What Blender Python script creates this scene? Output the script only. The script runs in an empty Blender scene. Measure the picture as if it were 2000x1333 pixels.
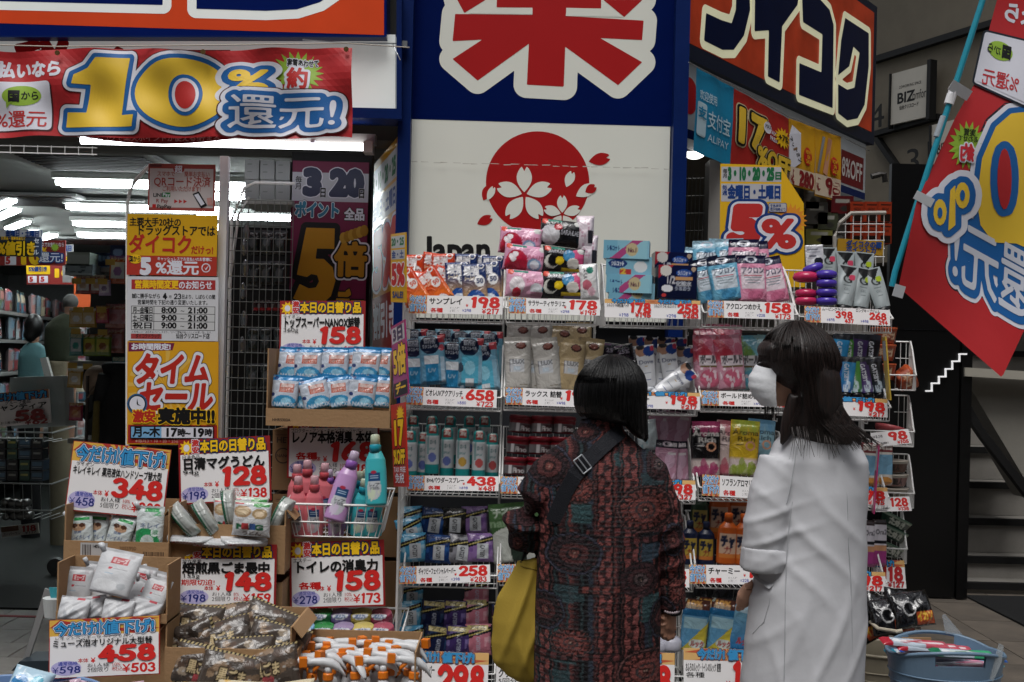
import bpy, math, random
import numpy as np
from mathutils import Vector, Matrix
random.seed(7); rs = np.random.RandomState(7)
SC = bpy.context.scene; COL = SC.collection
F = 2222.0; CH = 1.5; RO = 0.024; HOR = 700.0
# ---------------- camera, world, sun, exposure ----------------
cr, sr = math.cos(RO), math.sin(RO)
cd = bpy.data.cameras.new('camera'); cam = bpy.data.objects.new('camera', cd); COL.objects.link(cam)
cam.matrix_world = Matrix(((cr, -sr, 0, 0), (0, 0, -1, 0), (sr, cr, 0, CH), (0, 0, 0, 1)))
cd.sensor_width = 36; cd.lens = 36 * F / 2000; cd.shift_y = (HOR - 666.5) / 2000; cd.clip_end = 400; cd.clip_start = .05
SC.camera = cam
wd = bpy.data.worlds.new('World'); SC.world = wd; wd.use_nodes = True
nt = wd.node_tree; sky = nt.nodes.new('ShaderNodeTexSky'); sky.sky_type = 'NISHITA'; sky.sun_disc = False
SUN_EL, SUN_AZ = math.radians(66), math.radians(196)     # azimuth clockwise from +Y: the light comes from behind the camera
sky.sun_elevation = SUN_EL; sky.sun_rotation = SUN_AZ; sky.dust_density = 4; sky.air_density = 1.0
hs = nt.nodes.new('ShaderNodeHueSaturation'); hs.inputs['Saturation'].default_value = .3
nt.links.new(sky.outputs[0], hs.inputs['Color']); nt.links.new(hs.outputs[0], nt.nodes['Background'].inputs[0])
nt.nodes['Background'].inputs[1].default_value = 0.1
sl = bpy.data.lights.new('sun', 'SUN'); sl.energy = 1.5; sl.angle = math.radians(28); sl.color = (1, .985, .97)
so = bpy.data.objects.new('sun', sl); COL.objects.link(so)
sd = Vector((math.sin(SUN_AZ) * math.cos(SUN_EL), math.cos(SUN_AZ) * math.cos(SUN_EL), math.sin(SUN_EL)))
so.rotation_euler = sd.to_track_quat('Z', 'Y').to_euler(); so.location = (0, -5, 12)
SC.view_settings.view_transform = 'Standard'; SC.view_settings.look = 'None'; SC.view_settings.gamma = 1
SC.view_settings.exposure = 0.3
SC.cycles.use_denoising = True
SC.cycles.max_bounces = 6
# ---------------- helpers ----------------
RV = Vector((cr, 0, sr)); UV = Vector((-sr, 0, cr)); CP = Vector((0, 0, CH))
def ray(px, py): return RV * ((px - 1000) / F) + UV * ((HOR - py) / F) + Vector((0, 1, 0))
def P(px, py, Y): return CP + ray(px, py) * Y
def lin(c):
    if not isinstance(c, str): return tuple(c)
    v = [int(c[i:i + 2], 16) / 255 for i in (0, 2, 4)]
    return tuple(x / 12.92 if x <= .04045 else ((x + .055) / 1.055) ** 2.4 for x in v)
_m = {}
def M(c, rough=.55, metal=0, em=0, var=.05, bump=.0, bs=60, spec=.4, name=None, sheen=0, tr=0, alpha=1):
    key = (c, rough, metal, em, var, bump, bs, spec, tr, alpha)
    if key in _m: return _m[key]
    m = bpy.data.materials.new(name or ('paint_' + str(c)[:6])); m.use_nodes = True; n = m.node_tree; b = n.nodes['Principled BSDF']; L = n.links
    col = lin(c); b.inputs['Roughness'].default_value = rough; b.inputs['Metallic'].default_value = metal
    b.inputs['Specular IOR Level'].default_value = spec
    tc = n.nodes.new('ShaderNodeTexCoord'); nz = n.nodes.new('ShaderNodeTexNoise'); nz.inputs['Scale'].default_value = 7; nz.inputs['Detail'].default_value = 5
    L.new(tc.outputs['Object'], nz.inputs['Vector'])
    mx = n.nodes.new('ShaderNodeMix'); mx.data_type = 'RGBA'; L.new(nz.outputs['Fac'], mx.inputs['Factor'])
    mx.inputs['A'].default_value = (*[max(0, x * (1 - 2 * var)) for x in col], 1); mx.inputs['B'].default_value = (*[min(1, x * (1 + 2 * var)) for x in col], 1)
    L.new(mx.outputs['Result'], b.inputs['Base Color'])
    if em: L.new(mx.outputs['Result'], b.inputs['Emission Color']); b.inputs['Emission Strength'].default_value = em
    if bump:
        n2 = n.nodes.new('ShaderNodeTexNoise'); n2.inputs['Scale'].default_value = bs; n2.inputs['Detail'].default_value = 4; L.new(tc.outputs['Object'], n2.inputs['Vector'])
        bp = n.nodes.new('ShaderNodeBump'); bp.inputs['Strength'].default_value = bump; bp.inputs['Distance'].default_value = .01
        L.new(n2.outputs['Fac'], bp.inputs['Height']); L.new(bp.outputs['Normal'], b.inputs['Normal'])
    if tr: b.inputs['Transmission Weight'].default_value = tr; b.inputs['IOR'].default_value = 1.4
    if alpha < 1: b.inputs['Alpha'].default_value = alpha
    _m[key] = m; return m
def MC(rough=.35, bump=.15, bs=25, spec=.5, coat=0, name='printed_film'):
    key = ('mc', rough, bump, bs, spec, coat)
    if key in _m: return _m[key]
    m = bpy.data.materials.new(name); m.use_nodes = True; n = m.node_tree; b = n.nodes['Principled BSDF']; L = n.links
    a = n.nodes.new('ShaderNodeAttribute'); a.attribute_name = 'Col'; L.new(a.outputs['Color'], b.inputs['Base Color'])
    b.inputs['Roughness'].default_value = rough; b.inputs['Specular IOR Level'].default_value = spec; b.inputs['Coat Weight'].default_value = coat
    if bump:
        tc = n.nodes.new('ShaderNodeTexCoord'); n2 = n.nodes.new('ShaderNodeTexNoise'); n2.inputs['Scale'].default_value = bs; n2.inputs['Detail'].default_value = 3; n2.inputs['Distortion'].default_value = 1.5
        L.new(tc.outputs['Object'], n2.inputs['Vector']); bp = n.nodes.new('ShaderNodeBump'); bp.inputs['Strength'].default_value = bump; bp.inputs['Distance'].default_value = .02
        L.new(n2.outputs['Fac'], bp.inputs['Height']); L.new(bp.outputs['Normal'], b.inputs['Normal'])
    _m[key] = m; return m
def tag(o, label=None, cat=None, group=None, kind=None):
    if label: o['label'] = label
    if cat: o['category'] = cat
    if group: o['group'] = group
    if kind: o['kind'] = kind
    return o
def link(name, me, parent=None, mw=None):
    o = bpy.data.objects.new(name, me); COL.objects.link(o)
    if parent is not None: o.parent = parent
    if mw is not None: o.matrix_local = mw
    return o
def empty(name, loc=(0, 0, 0), mw=None):
    o = bpy.data.objects.new(name, None); COL.objects.link(o); o.empty_display_size = .05
    o.location = loc
    if mw is not None: o.matrix_local = mw
    return o
def fastmesh(name, V, sizes, idx, mats, mi=None, smooth=False, col=None):
    me = bpy.data.meshes.new(name); V = np.asarray(V, dtype=np.float32); sizes = np.asarray(sizes, dtype=np.int32); idx = np.asarray(idx, dtype=np.int32)
    me.vertices.add(len(V)); me.vertices.foreach_set('co', V.ravel())
    me.loops.add(len(idx)); me.loops.foreach_set('vertex_index', idx)
    me.polygons.add(len(sizes)); st = np.concatenate(([0], np.cumsum(sizes)[:-1])).astype(np.int32)
    me.polygons.foreach_set('loop_start', st)
    try: me.polygons.foreach_set('loop_total', sizes)
    except Exception: pass
    for m in mats: me.materials.append(m)
    if mi is not None: me.polygons.foreach_set('material_index', np.asarray(mi, dtype=np.int32))
    me.update(calc_edges=True)
    me.polygons.foreach_set('use_smooth', np.full(len(sizes), bool(smooth)))
    if col is not None:
        a = me.color_attributes.new('Col', 'FLOAT_COLOR', 'POINT'); c4 = np.ones((len(V), 4), dtype=np.float32); c4[:, :3] = col; a.data.foreach_set('color', c4.ravel())
    return me
class MB:                      # mesh builder: boxes, prisms, tubes, lathes
    def __init__(s): s.v = []; s.f = []; s.m = []; s.mats = []
    def mi(s, m):
        if m not in s.mats: s.mats.append(m)
        return s.mats.index(m)
    def add(s, vs, fs, m):
        n = len(s.v); k = s.mi(m); s.v += [tuple(v) for v in vs]; s.f += [tuple(i + n for i in f) for f in fs]; s.m += [k] * len(fs); return s
    def box(s, x0, y0, z0, x1, y1, z1, m, ch=0):
        if ch:
            c = ch; pts = [(x0 + c, z0), (x1 - c, z0), (x1, z0 + c), (x1, z1 - c), (x1 - c, z1), (x0 + c, z1), (x0, z1 - c), (x0, z0 + c)]
            return s.prism(pts, y0, y1, m)
        v = [(x0, y0, z0), (x1, y0, z0), (x1, y1, z0), (x0, y1, z0), (x0, y0, z1), (x1, y0, z1), (x1, y1, z1), (x0, y1, z1)]
        return s.add(v, [(0, 1, 5, 4), (1, 2, 6, 5), (2, 3, 7, 6), (3, 0, 4, 7), (4, 5, 6, 7), (3, 2, 1, 0)], m)
    def prism(s, pts, y0, y1, m):     # pts (x,z)
        n = len(pts); v = [(p[0], y0, p[1]) for p in pts] + [(p[0], y1, p[1]) for p in pts]
        return s.add(v, [tuple(range(n)), tuple(range(2 * n - 1, n - 1, -1))] + [(i, i + n, (i + 1) % n + n, (i + 1) % n) for i in range(n)], m)
    def prismz(s, pts, z0, z1, m):
        n = len(pts); v = [(p[0], p[1], z0) for p in pts] + [(p[0], p[1], z1) for p in pts]
        return s.add(v, [tuple(range(n - 1, -1, -1)), tuple(range(n, 2 * n))] + [(i, (i + 1) % n, (i + 1) % n + n, i + n) for i in range(n)], m)
    def tube(s, pts, r, m, n=5, cap=True):
        pts = [Vector(p) for p in pts]; rr = r if isinstance(r, (list, tuple)) else [r] * len(pts); vs = []; fs = []
        for i, p in enumerate(pts):
            d = (pts[min(i + 1, len(pts) - 1)] - pts[max(i - 1, 0)]).normalized()
            a = d.cross(Vector((0, 0, 1)) if abs(d.z) < .9 else Vector((1, 0, 0))).normalized(); b = d.cross(a)
            for k in range(n):
                t = 2 * math.pi * k / n; vs.append(p + (a * math.cos(t) + b * math.sin(t)) * rr[i])
        for i in range(len(pts) - 1):
            for k in range(n): fs.append((i * n + k, i * n + (k + 1) % n, (i + 1) * n + (k + 1) % n, (i + 1) * n + k))
        if cap: fs += [tuple(range(n - 1, -1, -1)), tuple(range((len(pts) - 1) * n, len(pts) * n))]
        return s.add(vs, fs, m)
    def lathe(s, prof, m, n=20, ox=0, oy=0, oz=0, sy=1.0, ax='z'):
        vs = []; fs = []
        for r, z in prof:
            for k in range(n):
                t = 2 * math.pi * k / n; x, y = r * math.cos(t), r * math.sin(t) * sy
                vs.append((ox + x, oy + y, oz + z) if ax == 'z' else (ox + x, oy + z, oz + y))
        for i in range(len(prof) - 1):
            for k in range(n): fs.append((i * n + k, i * n + (k + 1) % n, (i + 1) * n + (k + 1) % n, (i + 1) * n + k))
        fs += [tuple(range(n - 1, -1, -1)), tuple(range((len(prof) - 1) * n, len(prof) * n))]
        return s.add(vs, fs, m)
    def mesh(s, name, smooth=False):
        me = bpy.data.meshes.new(name); me.from_pydata(s.v, [], s.f)
        for m in s.mats: me.materials.append(m)
        me.polygons.foreach_set('material_index', s.m); me.polygons.foreach_set('use_smooth', [smooth] * len(s.f)); me.update(); return me
    def build(s, name, parent=None, mw=None, smooth=False): return link(name, s.mesh(name, smooth), parent, mw)
def kids(o): return [c for c in bpy.data.objects if c.parent == o]
class Proto:                   # a thing built once; copies share its mesh data
    def __init__(s, root): s.root = root; s.ch = [(c, [(g) for g in kids(c)]) for c in kids(root)]; s.used = False
    def new(s):
        if not s.used: s.used = True; return s.root
        r = s.root.copy(); COL.objects.link(r)
        for k in list(r.keys()):
            if k in ('label', 'group'): del r[k]
        for c, gs in s.ch:
            d = c.copy(); COL.objects.link(d); d.parent = r
            for g in gs:
                e = g.copy(); COL.objects.link(e); e.parent = d
        return r
def place(o, px, py, Y, tilt=0, lean=0, yaw=0, s=1.0):
    """stand o (front -Y, origin at base) at pixel px,py, distance Y; tilt = clockwise in the picture, lean = top away"""
    o.location = P(px, py, Y)
    R = Matrix.Rotation(math.radians(tilt), 4, 'Y') @ Matrix.Rotation(math.radians(-lean), 4, 'X') @ Matrix.Rotation(math.radians(yaw), 4, 'Z')
    o.rotation_euler = R.to_euler(); o.scale = (s, s, s) if not isinstance(s, tuple) else s
    return o
# ---------------- glyph distance fields ----------------
GS = 40; PD = 10; GY0 = -.30; GH = int(1.55 * GS)
_g = {}
def seg_sdf(pts, A, B):
    out = np.full(len(pts), 9e9)
    for k in range(0, len(A), 64):
        a = A[k:k + 64]; b = B[k:k + 64]; ab = b - a; L = (ab ** 2).sum(1) + 1e-12
        ap = pts[:, None, :] - a[None]; t = np.clip((ap * ab[None]).sum(2) / L, 0, 1)
        d = ap - t[..., None] * ab[None]; out = np.minimum(out, (d ** 2).sum(2).min(1))
    return np.sqrt(out)
def text_raw(s):
    cu = bpy.data.curves.new('g', 'FONT'); cu.body = s; cu.resolution_u = 3
    o = bpy.data.objects.new('g', cu); me = o.to_mesh(); V = np.array([v.co[:2] for v in me.vertices]).reshape(-1, 2)
    me.calc_loop_triangles(); T = np.array([t.vertices[:] for t in me.loop_triangles]).reshape(-1, 3)
    cnt = {}
    for p in me.polygons:
        for e in p.edge_keys: cnt[e] = cnt.get(e, 0) + 1
    E = np.array([e for e, c in cnt.items() if c == 1]).reshape(-1, 2)
    o.to_mesh_clear(); bpy.data.objects.remove(o); bpy.data.curves.remove(cu); return V, T, E
_ref = text_raw('国')[0]; RB, RT = _ref[:, 1].min(), _ref[:, 1].max(); KS = .90 / (RT - RB); _lx = text_raw('l')[0][:, 0].max()
def arcp(cx, cy, rx, ry, a0, a1, n=12): return [(cx + rx * math.cos(math.radians(a0 + (a1 - a0) * i / n)), cy + ry * math.sin(math.radians(a0 + (a1 - a0) * i / n))) for i in range(n + 1)]
DG = {'0': [arcp(.3, .5, .2, .38, 0, 360, 20)], '1': [[(.14, .8), (.26, .9), (.2, .1)]], '2': [arcp(.3, .66, .2, .22, 165, -35) + [(.1, .13), (.52, .13)]],
      '3': [arcp(.27, .69, .19, .19, 150, -75, 10) + arcp(.27, .31, .22, .2, 80, -150, 12)], '4': [[(.36, .9), (.08, .36), (.56, .36)], [(.42, .62), (.38, .1)]],
      '5': [[(.5, .88), (.18, .86), (.14, .52)] + arcp(.27, .34, .22, .22, 110, -150, 12)], '6': [[(.42, .9), (.2, .62)] + arcp(.3, .32, .2, .2, 160, -200, 16)],
      '7': [[(.08, .86), (.5, .86), (.26, .1)]], '8': [arcp(.3, .7, .16, .18, 0, 360, 16), arcp(.3, .31, .2, .2, 0, 360, 18)],
      '9': [arcp(.29, .68, .19, .2, 0, 360, 16), [(.48, .68), (.36, .1)]], '¥': [[(.08, .85), (.3, .5), (.52, .85)], [(.3, .5), (.3, .12)], [(.1, .46), (.5, .46)], [(.1, .3), (.5, .3)]]}
def glyph(ch, hand=False):
    key = (ch, hand)
    if key in _g: return _g[key]
    if ch in ' \u3000': r = (None, .35 if ch == ' ' else 1.0)
    else:
        if hand and ch in DG:
            A = []; B = []
            for pl in DG[ch]: A += pl[:-1]; B += pl[1:]
            A = np.array(A); B = np.array(B); adv = .62 if ch != '1' else .42; rad = .088 if ch != '¥' else .05; T = None
        else:
            V, T, E = text_raw(ch); V2 = (V - [0, RB]) * KS
            if ord(ch) > 0x2e80 and ord(ch) < 0xff60: adv = 1.0; V2 = V2 + [(1.0 - (_ref[:, 0].max() + _ref[:, 0].min()) * KS) / 2, .05]
            else: W = text_raw(ch + 'l')[0][:, 0].max() - _lx; adv = W * KS; V2 = V2 + [0, .05]
            A = V2[E[:, 0]]; B = V2[E[:, 1]]; rad = 0
        nx = int(adv * GS) + 2 * PD + 1
        gx, gy = np.meshgrid((np.arange(nx) - PD) / GS, GY0 + np.arange(GH) / GS); pts = np.stack([gx.ravel(), gy.ravel()], 1)
        d = seg_sdf(pts, A, B)
        if T is None: S = d - rad
        else:
            ins = np.zeros(len(pts), bool)
            for t in T:
                a, b, c = V2[t[0]], V2[t[1]], V2[t[2]]
                lo = np.minimum(np.minimum(a, b), c); hi = np.maximum(np.maximum(a, b), c)
                w = np.where((pts[:, 0] >= lo[0]) & (pts[:, 0] <= hi[0]) & (pts[:, 1] >= lo[1]) & (pts[:, 1] <= hi[1]))[0]
                if len(w) == 0: continue
                q = pts[w]; cr_ = lambda p0, p1: (p1[0] - p0[0]) * (q[:, 1] - p0[1]) - (p1[1] - p0[1]) * (q[:, 0] - p0[0])
                s0, s1, s2 = cr_(a, b), cr_(b, c), cr_(c, a)
                ins[w] |= ((s0 >= 0) & (s1 >= 0) & (s2 >= 0)) | ((s0 <= 0) & (s1 <= 0) & (s2 <= 0))
            S = np.where(ins, -d, d)
        r = (S.reshape(GH, nx), adv)
    _g[key] = r; return r
_ts = {}
def tsdf(s, hand=False, sp=1.0):
    key = (s, hand, sp)
    if key in _ts: return _ts[key]
    gl = [glyph(c, hand) for c in s]; W = sum(g[1] * sp for g in gl); nx = int(W * GS) + 2 * PD + 4
    S = np.full((GH, nx), .4); x = 0
    for g, a in gl:
        if g is not None:
            j = int(round(x * GS)); w = min(g.shape[1], nx - j); S[:, j:j + w] = np.minimum(S[:, j:j + w], g[:, :w])
        x += a * sp
    S = np.minimum(S, .4); _ts[key] = (S, W); return _ts[key]
def march(S, L, mr=60):
    I = S < L; ny, nx = S.shape; out = []
    c = I[:-1, :-1] * 1 + I[:-1, 1:] * 2 + I[1:, 1:] * 4 + I[1:, :-1] * 8
    CO = [(0, 0), (0, 1), (1, 1), (1, 0)]
    for case in range(1, 15):
        ys, xs = np.where(c == case)
        if len(ys) == 0: continue
        pts = []
        for i in range(4):
            j = (i + 1) % 4; ii = case >> i & 1; ij = case >> j & 1
            if ii: pts.append(np.stack([xs + CO[i][1], ys + CO[i][0]], 1).astype(float))
            if ii != ij:
                a = S[ys + CO[i][0], xs + CO[i][1]]; b = S[ys + CO[j][0], xs + CO[j][1]]; t = ((L - a) / (b - a + 1e-12))[:, None]
                pa = np.stack([xs + CO[i][1], ys + CO[i][0]], 1); pb = np.stack([xs + CO[j][1], ys + CO[j][0]], 1); pts.append(pa + (pb - pa) * t)
        out.append(np.stack(pts, 1))
    q = []
    full = np.pad((c == 15).astype(int), ((0, 0), (1, 1))); df = np.diff(full, axis=1)
    for y in np.where((c == 15).any(1))[0]:
        st = np.where(df[y] == 1)[0]; en = np.where(df[y] == -1)[0]
        for a, b in zip(st, en):
            while a < b:
                e = min(b, a + mr); q.append([(a, y), (e, y), (e, y + 1), (a, y + 1)]); a = e
    if q: out.append(np.array(q, float))
    return out
# ---------------- printed layers on a surface ----------------
class Pr:
    def __init__(s, dz=.00022): s.el = []; s.dz = dz; s.bb = []; s.mats = []
    def _lay(s, bb, n=1, minl=1):
        l = minl
        for b, t in s.bb:
            if b[0] < bb[2] and b[2] > bb[0] and b[1] < bb[3] and b[3] > bb[1]: l = max(l, t + 1)
        s.bb.append((bb, l + n - 1)); return l
    def add(s, arrs, m, lay):
        if m not in s.mats: s.mats.append(m)
        s.el.append((arrs, s.mats.index(m), lay))
    def poly(s, pts, m, l=None):
        a = np.array(pts, float); bb = (a[:, 0].min(), a[:, 1].min(), a[:, 0].max(), a[:, 1].max())
        lay = s._lay(bb) if l is None else l
        s.add([a[None]], m, lay); return s
    def rect(s, x0, y0, x1, y1, m, nx=1, ny=1):
        lay = s._lay((x0, y0, x1, y1)); q = []
        for i in range(nx):
            for j in range(ny):
                a, b = x0 + (x1 - x0) * i / nx, x0 + (x1 - x0) * (i + 1) / nx; c, d = y0 + (y1 - y0) * j / ny, y0 + (y1 - y0) * (j + 1) / ny
                q.append([(a, c), (b, c), (b, d), (a, d)])
        s.add([np.array(q, float)], m, lay); return s
    def rr(s, x0, y0, x1, y1, r, m):
        pts = []
        for cx, cy, a in ((x1 - r, y0 + r, -90), (x1 - r, y1 - r, 0), (x0 + r, y1 - r, 90), (x0 + r, y0 + r, 180)): pts += arcp(cx, cy, r, r, a, a + 90, 5)
        return s.poly(pts, m)
    def rrw(s, x0, y0, x1, y1, r, m):
        pts = []
        for cx, cy, a in ((x1 - r, y0 + r, -90), (x1 - r, y1 - r, 0), (x0 + r, y1 - r, 90), (x0 + r, y0 + r, 180)): pts += arcp(cx, cy, r, r, a, a + 90, 5)
        return s.shape([pts], m, gs=2, mr=5)
    def ell(s, cx, cy, rx, ry, m, n=24): return s.poly(arcp(cx, cy, rx, ry, 0, 360 - 360 / n, n - 1), m)
    def star(s, cx, cy, ro, ri, n, m, sy=1.0, wavy=0):
        pts = []
        for i in range(n):
            a0 = 2 * math.pi * i / n; a1 = a0 + math.pi / n; pts.append((cx + ro * math.cos(a0), cy + sy * ro * math.sin(a0))); pts.append((cx + ri * math.cos(a1), cy + sy * ri * math.sin(a1)))
        if wavy: return s.shape([pts], m, gs=1.3, mr=5)
        q = [[(cx, cy), pts[i - 1], pts[i], pts[(i + 1) % len(pts)]] for i in range(0, len(pts), 2)]
        lay = s._lay((cx - ro, cy - ro * sy, cx + ro, cy + ro * sy)); s.add([np.array(q, float)], m, lay); return s
    def field(s, S, lv, x, y, k, ky=None, mr=60, x0=0, y0=0, sk=0):   # S rows go up; lower left cell at (x,y)
        pass
    def text(s, t, x, y, h, m, w=None, b=.014, ol=(), hand=False, sp=1.0, sk=0, res=1, rot=0, mr=60, w2=None):
        """x,y top-left of the em box, h em height, w total width; ol = ((offset, material), ...) from outermost in"""
        if rot == 'v':
            for i, c in enumerate(t): s.text(c, x, y + i * h * 1.02, h, m, w=w, b=b, ol=ol, res=res)
            return s
        S, W = tsdf(t, hand, sp); S = S[::res, ::res]; kx = (w / W if w else h) ; n = 1 + len(ol)
        mo = max([b] + [o for o, _ in ol])
        lay = s._lay((x - mo * h, y - mo * h, x + W * kx + mo * h, y + h * 1.0 + mo * h), n)
        for i, (off, mm) in enumerate(list(ol) + [(b, m)]):
            arrs = []
            for a in march(S, off, mr):
                gx = (a[..., 0] * res - PD) / GS; gy = a[..., 1] * res / GS + GY0
                X = gx * kx + (gy - .5) * sk * h; Y = h - gy * h
                if rot: c_, s_ = math.cos(math.radians(rot)), math.sin(math.radians(rot)); Yc = Y; X, Y = X * c_ - Yc * s_, X * s_ + Yc * c_
                arrs.append(np.stack([x + X, y + Y], -1))
            s.add(arrs, mm, lay + i)
        return s
    def shape(s, polys, m, ol=(), gs=1.5, mr=60, grow=0, inside_fix=None):
        """traced polygons united; ol = ((px offset, material),...) rounded outlines"""
        A = []; B = []
        for p in polys: A += p; B += p[1:] + p[:1]
        A = np.array(A, float); B = np.array(B, float); mo = max([0] + [o for o, _ in ol]) + 2 * gs
        x0, y0 = A.min(0) - mo; x1, y1 = A.max(0) + mo; nx = int((x1 - x0) / gs) + 2; ny = int((y1 - y0) / gs) + 2
        gx, gy = np.meshgrid(x0 + np.arange(nx) * gs, y0 + np.arange(ny) * gs); pts = np.stack([gx.ravel(), gy.ravel()], 1)
        S = None
        for p in polys:
            a = np.array(p, float); b = np.roll(a, -1, 0); d = seg_sdf(pts, a, b); ins = np.zeros(len(pts), bool)
            for (ax, ay), (bx, by) in zip(a, b):
                cnd = (ay > pts[:, 1]) != (by > pts[:, 1]); xx = (bx - ax) * (pts[:, 1] - ay) / ((by - ay) if by != ay else 1e-9) + ax; ins ^= cnd & (pts[:, 0] < xx)
            d = np.where(ins, -d, d); S = d if S is None else np.minimum(S, d)
        S = S.reshape(ny, nx); lay = s._lay((x0, y0, x1, y1), 1 + len(ol))
        for i, (off, mm) in enumerate(list(ol) + [(grow, m)]): s.add([np.stack([x0 + a[..., 0] * gs, y0 + a[..., 1] * gs], -1) for a in march(S, off, mr)], mm, lay + i)
        return s
    def build(s, name, fn, parent, mw=None):
        """fn(X,Y,h)->(n,3) local"""
        Vs = []; sz = []; mi = []; n = 0
        for arrs, m, lay in s.el:
            for a in arrs:
                k, q = a.shape[0], a.shape[1]; Vs.append(fn(a[..., 0].ravel(), a[..., 1].ravel(), lay * s.dz)); sz.append(np.full(k, q)); mi.append(np.full(k, m)); n += k * q
        V = np.concatenate(Vs); me = fastmesh(name, V, np.concatenate(sz), np.arange(n), s.mats, np.concatenate(mi))
        return link(name, me, parent, mw)
class Sur:                     # flat surface frame: canvas (x right, y down) -> local x, -z ; viewer side -y
    def __init__(s, o, U, V, kx, ky):
        s.o = Vector(o); s.U = Vector(U).normalized(); s.N = s.U.cross(Vector(V)).normalized()
        s.V = s.N.cross(s.U).normalized(); s.N = s.V.cross(s.U).normalized()
        s.kx = kx; s.ky = ky; yv = -s.N
        s.mw = Matrix(((s.U.x, yv.x, -s.V.x, s.o.x), (s.U.y, yv.y, -s.V.y, s.o.y), (s.U.z, yv.z, -s.V.z, s.o.z), (0, 0, 0, 1)))
    def fn(s, X, Y, h): return np.stack([X * s.kx, np.full(len(X), -h), -Y * s.ky], 1)
    def c(s, px, py):          # photograph pixel -> canvas
        r = ray(px, py); t = (s.o - CP).dot(s.N) / r.dot(s.N); p = CP + r * t - s.o; return (p.dot(s.U) / s.kx, p.dot(s.V) / s.ky)
    def pts(s, l): return [s.c(*p) for p in l]
def spx(ox, oy, Y): return Sur(P(ox, oy, Y), RV, -UV, Y / F, Y / F)
def sq(tl, tr, bl, w, h):      # tl.. = (px,py,Y)
    a, b, c = P(*tl), P(*tr), P(*bl); return Sur(a, b - a, c - a, (b - a).length / w, (c - a).length / h)
def board(name, S, w, h, th, m, edge=None, pts=None):
    """a slab whose front carries the print; returns the object in the surface's frame"""
    b = MB(); pp = pts or [(0, 0), (w, 0), (w, h), (0, h)]
    b.prism([(x * S.kx, -y * S.ky) for x, y in pp][::-1], 0, th, m); return b.build(name, None, S.mw)
ORD = ['leftmost', 'second from left', 'third from left', 'fourth from left', 'fifth from left', 'sixth from left', 'seventh from left', 'eighth from left', 'ninth from left', 'tenth from left', 'eleventh from left', 'twelfth from left']
def ordn(i, n):
    if n == 1: return 'only one'
    if i == n - 1: return 'rightmost'
    if i == n // 2 and n == 3: return 'middle one'
    return ORD[i]
# ---------------- palette ----------------
WHT = M('e8e8ea', .5); PAPER = M('eceaea', .45, var=.02); BLK = M('0c0c0e', .5); RED = M('c8201e', .45); DRED = M('8e1b1d', .5)
YEL = M('f0c01c', .45); BLU = M('123a7c', .45); CYA = M('2a8cc8', .45); NAVY = M('0c1b46', .4); GRN = M('14683c', .5); PNK = M('b03a78', .5); LIL = M('b9b2dc', .5)
ORG = M('e8861e', .5); GRY = M('8a8c90', .5); MAG = M('761a44', .5); PURP = M('3c4aa8', .5); CARD = M('a1805c', .75, bump=.15, bs=90, var=.07); DCARD = M('7a5c3e', .8, var=.08)
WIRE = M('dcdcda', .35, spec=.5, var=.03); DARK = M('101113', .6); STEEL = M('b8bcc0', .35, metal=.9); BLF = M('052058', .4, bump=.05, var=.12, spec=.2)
BNR = M('b8282c', .5, bump=.06, bs=30); BNY = M('eec63c', .5); BNB = M('1c62a6', .5); BNW = M('dfe0ea', .5); LGRN = M('94b83c', .5); CRD = M('c23230', .45)
# ---------------- structure: ground, interior, facade ----------------
def struct(o): o['kind'] = 'structure'; return o
def procm(name, fn, rough=.6):
    m = bpy.data.materials.new(name); m.use_nodes = True; n = m.node_tree; b = n.nodes['Principled BSDF']; b.inputs['Roughness'].default_value = rough
    tc = n.nodes.new('ShaderNodeTexCoord'); fn(n, n.links, b, tc.outputs['Object']); return m
def concrete(n, L, b, v, c0=(.20, .19, .175), c1=(.075, .07, .065), sc=1.3):
    a = n.nodes.new('ShaderNodeTexNoise'); a.inputs['Scale'].default_value = sc; a.inputs['Detail'].default_value = 9; a.inputs['Roughness'].default_value = .65; L.new(v, a.inputs['Vector'])
    r = n.nodes.new('ShaderNodeValToRGB'); r.color_ramp.elements[0].position = .35; r.color_ramp.elements[1].position = .7; r.color_ramp.elements[0].color = (*c1, 1); r.color_ramp.elements[1].color = (*c0, 1)
    L.new(a.outputs['Fac'], r.inputs[0]); L.new(r.outputs[0], b.inputs['Base Color'])
    a2 = n.nodes.new('ShaderNodeTexNoise'); a2.inputs['Scale'].default_value = 90; L.new(v, a2.inputs['Vector']); bp = n.nodes.new('ShaderNodeBump'); bp.inputs['Strength'].default_value = .3; bp.inputs['Distance'].default_value = .004; L.new(a2.outputs['Fac'], bp.inputs['Height']); L.new(bp.outputs['Normal'], b.inputs['Normal'])
GRD = procm('street_concrete', concrete, .75)
struct(MB().box(-40, -40, -.3, 40, 60, -.012, GRD).build('ground'))
pv = procm('paving_tile', lambda n, L, b, v: concrete(n, L, b, v, (.42, .40, .37), (.25, .24, .22), 3), .6)
pvd = procm('paving_tile_brown', lambda n, L, b, v: concrete(n, L, b, v, (.15, .125, .10), (.07, .06, .05), 3), .6)
pvr = M('8e1c20', .6)
pav = struct(empty('pavement', (0, 0, 0)))
tl_ = {}
def tile(x, y, w, d, m, name='paving_tile'):
    k = (round(w, 3), round(d, 3), id(m))
    if k not in tl_: tl_[k] = MB().prismz([(.003, .003), (w - .003, .003), (w - .003, d - .003), (.003, d - .003)], -.01, 0, m).mesh(name)
    o = link(name, tl_[k], pav); o.location = (x, y, random.uniform(-.0015, .0005)); return o
for j in range(11):
    for i in range(9): tile(-3.7 + i * .3 + (j % 2) * .1, 3.6 + j * .27, .3, .27, pv)
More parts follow.
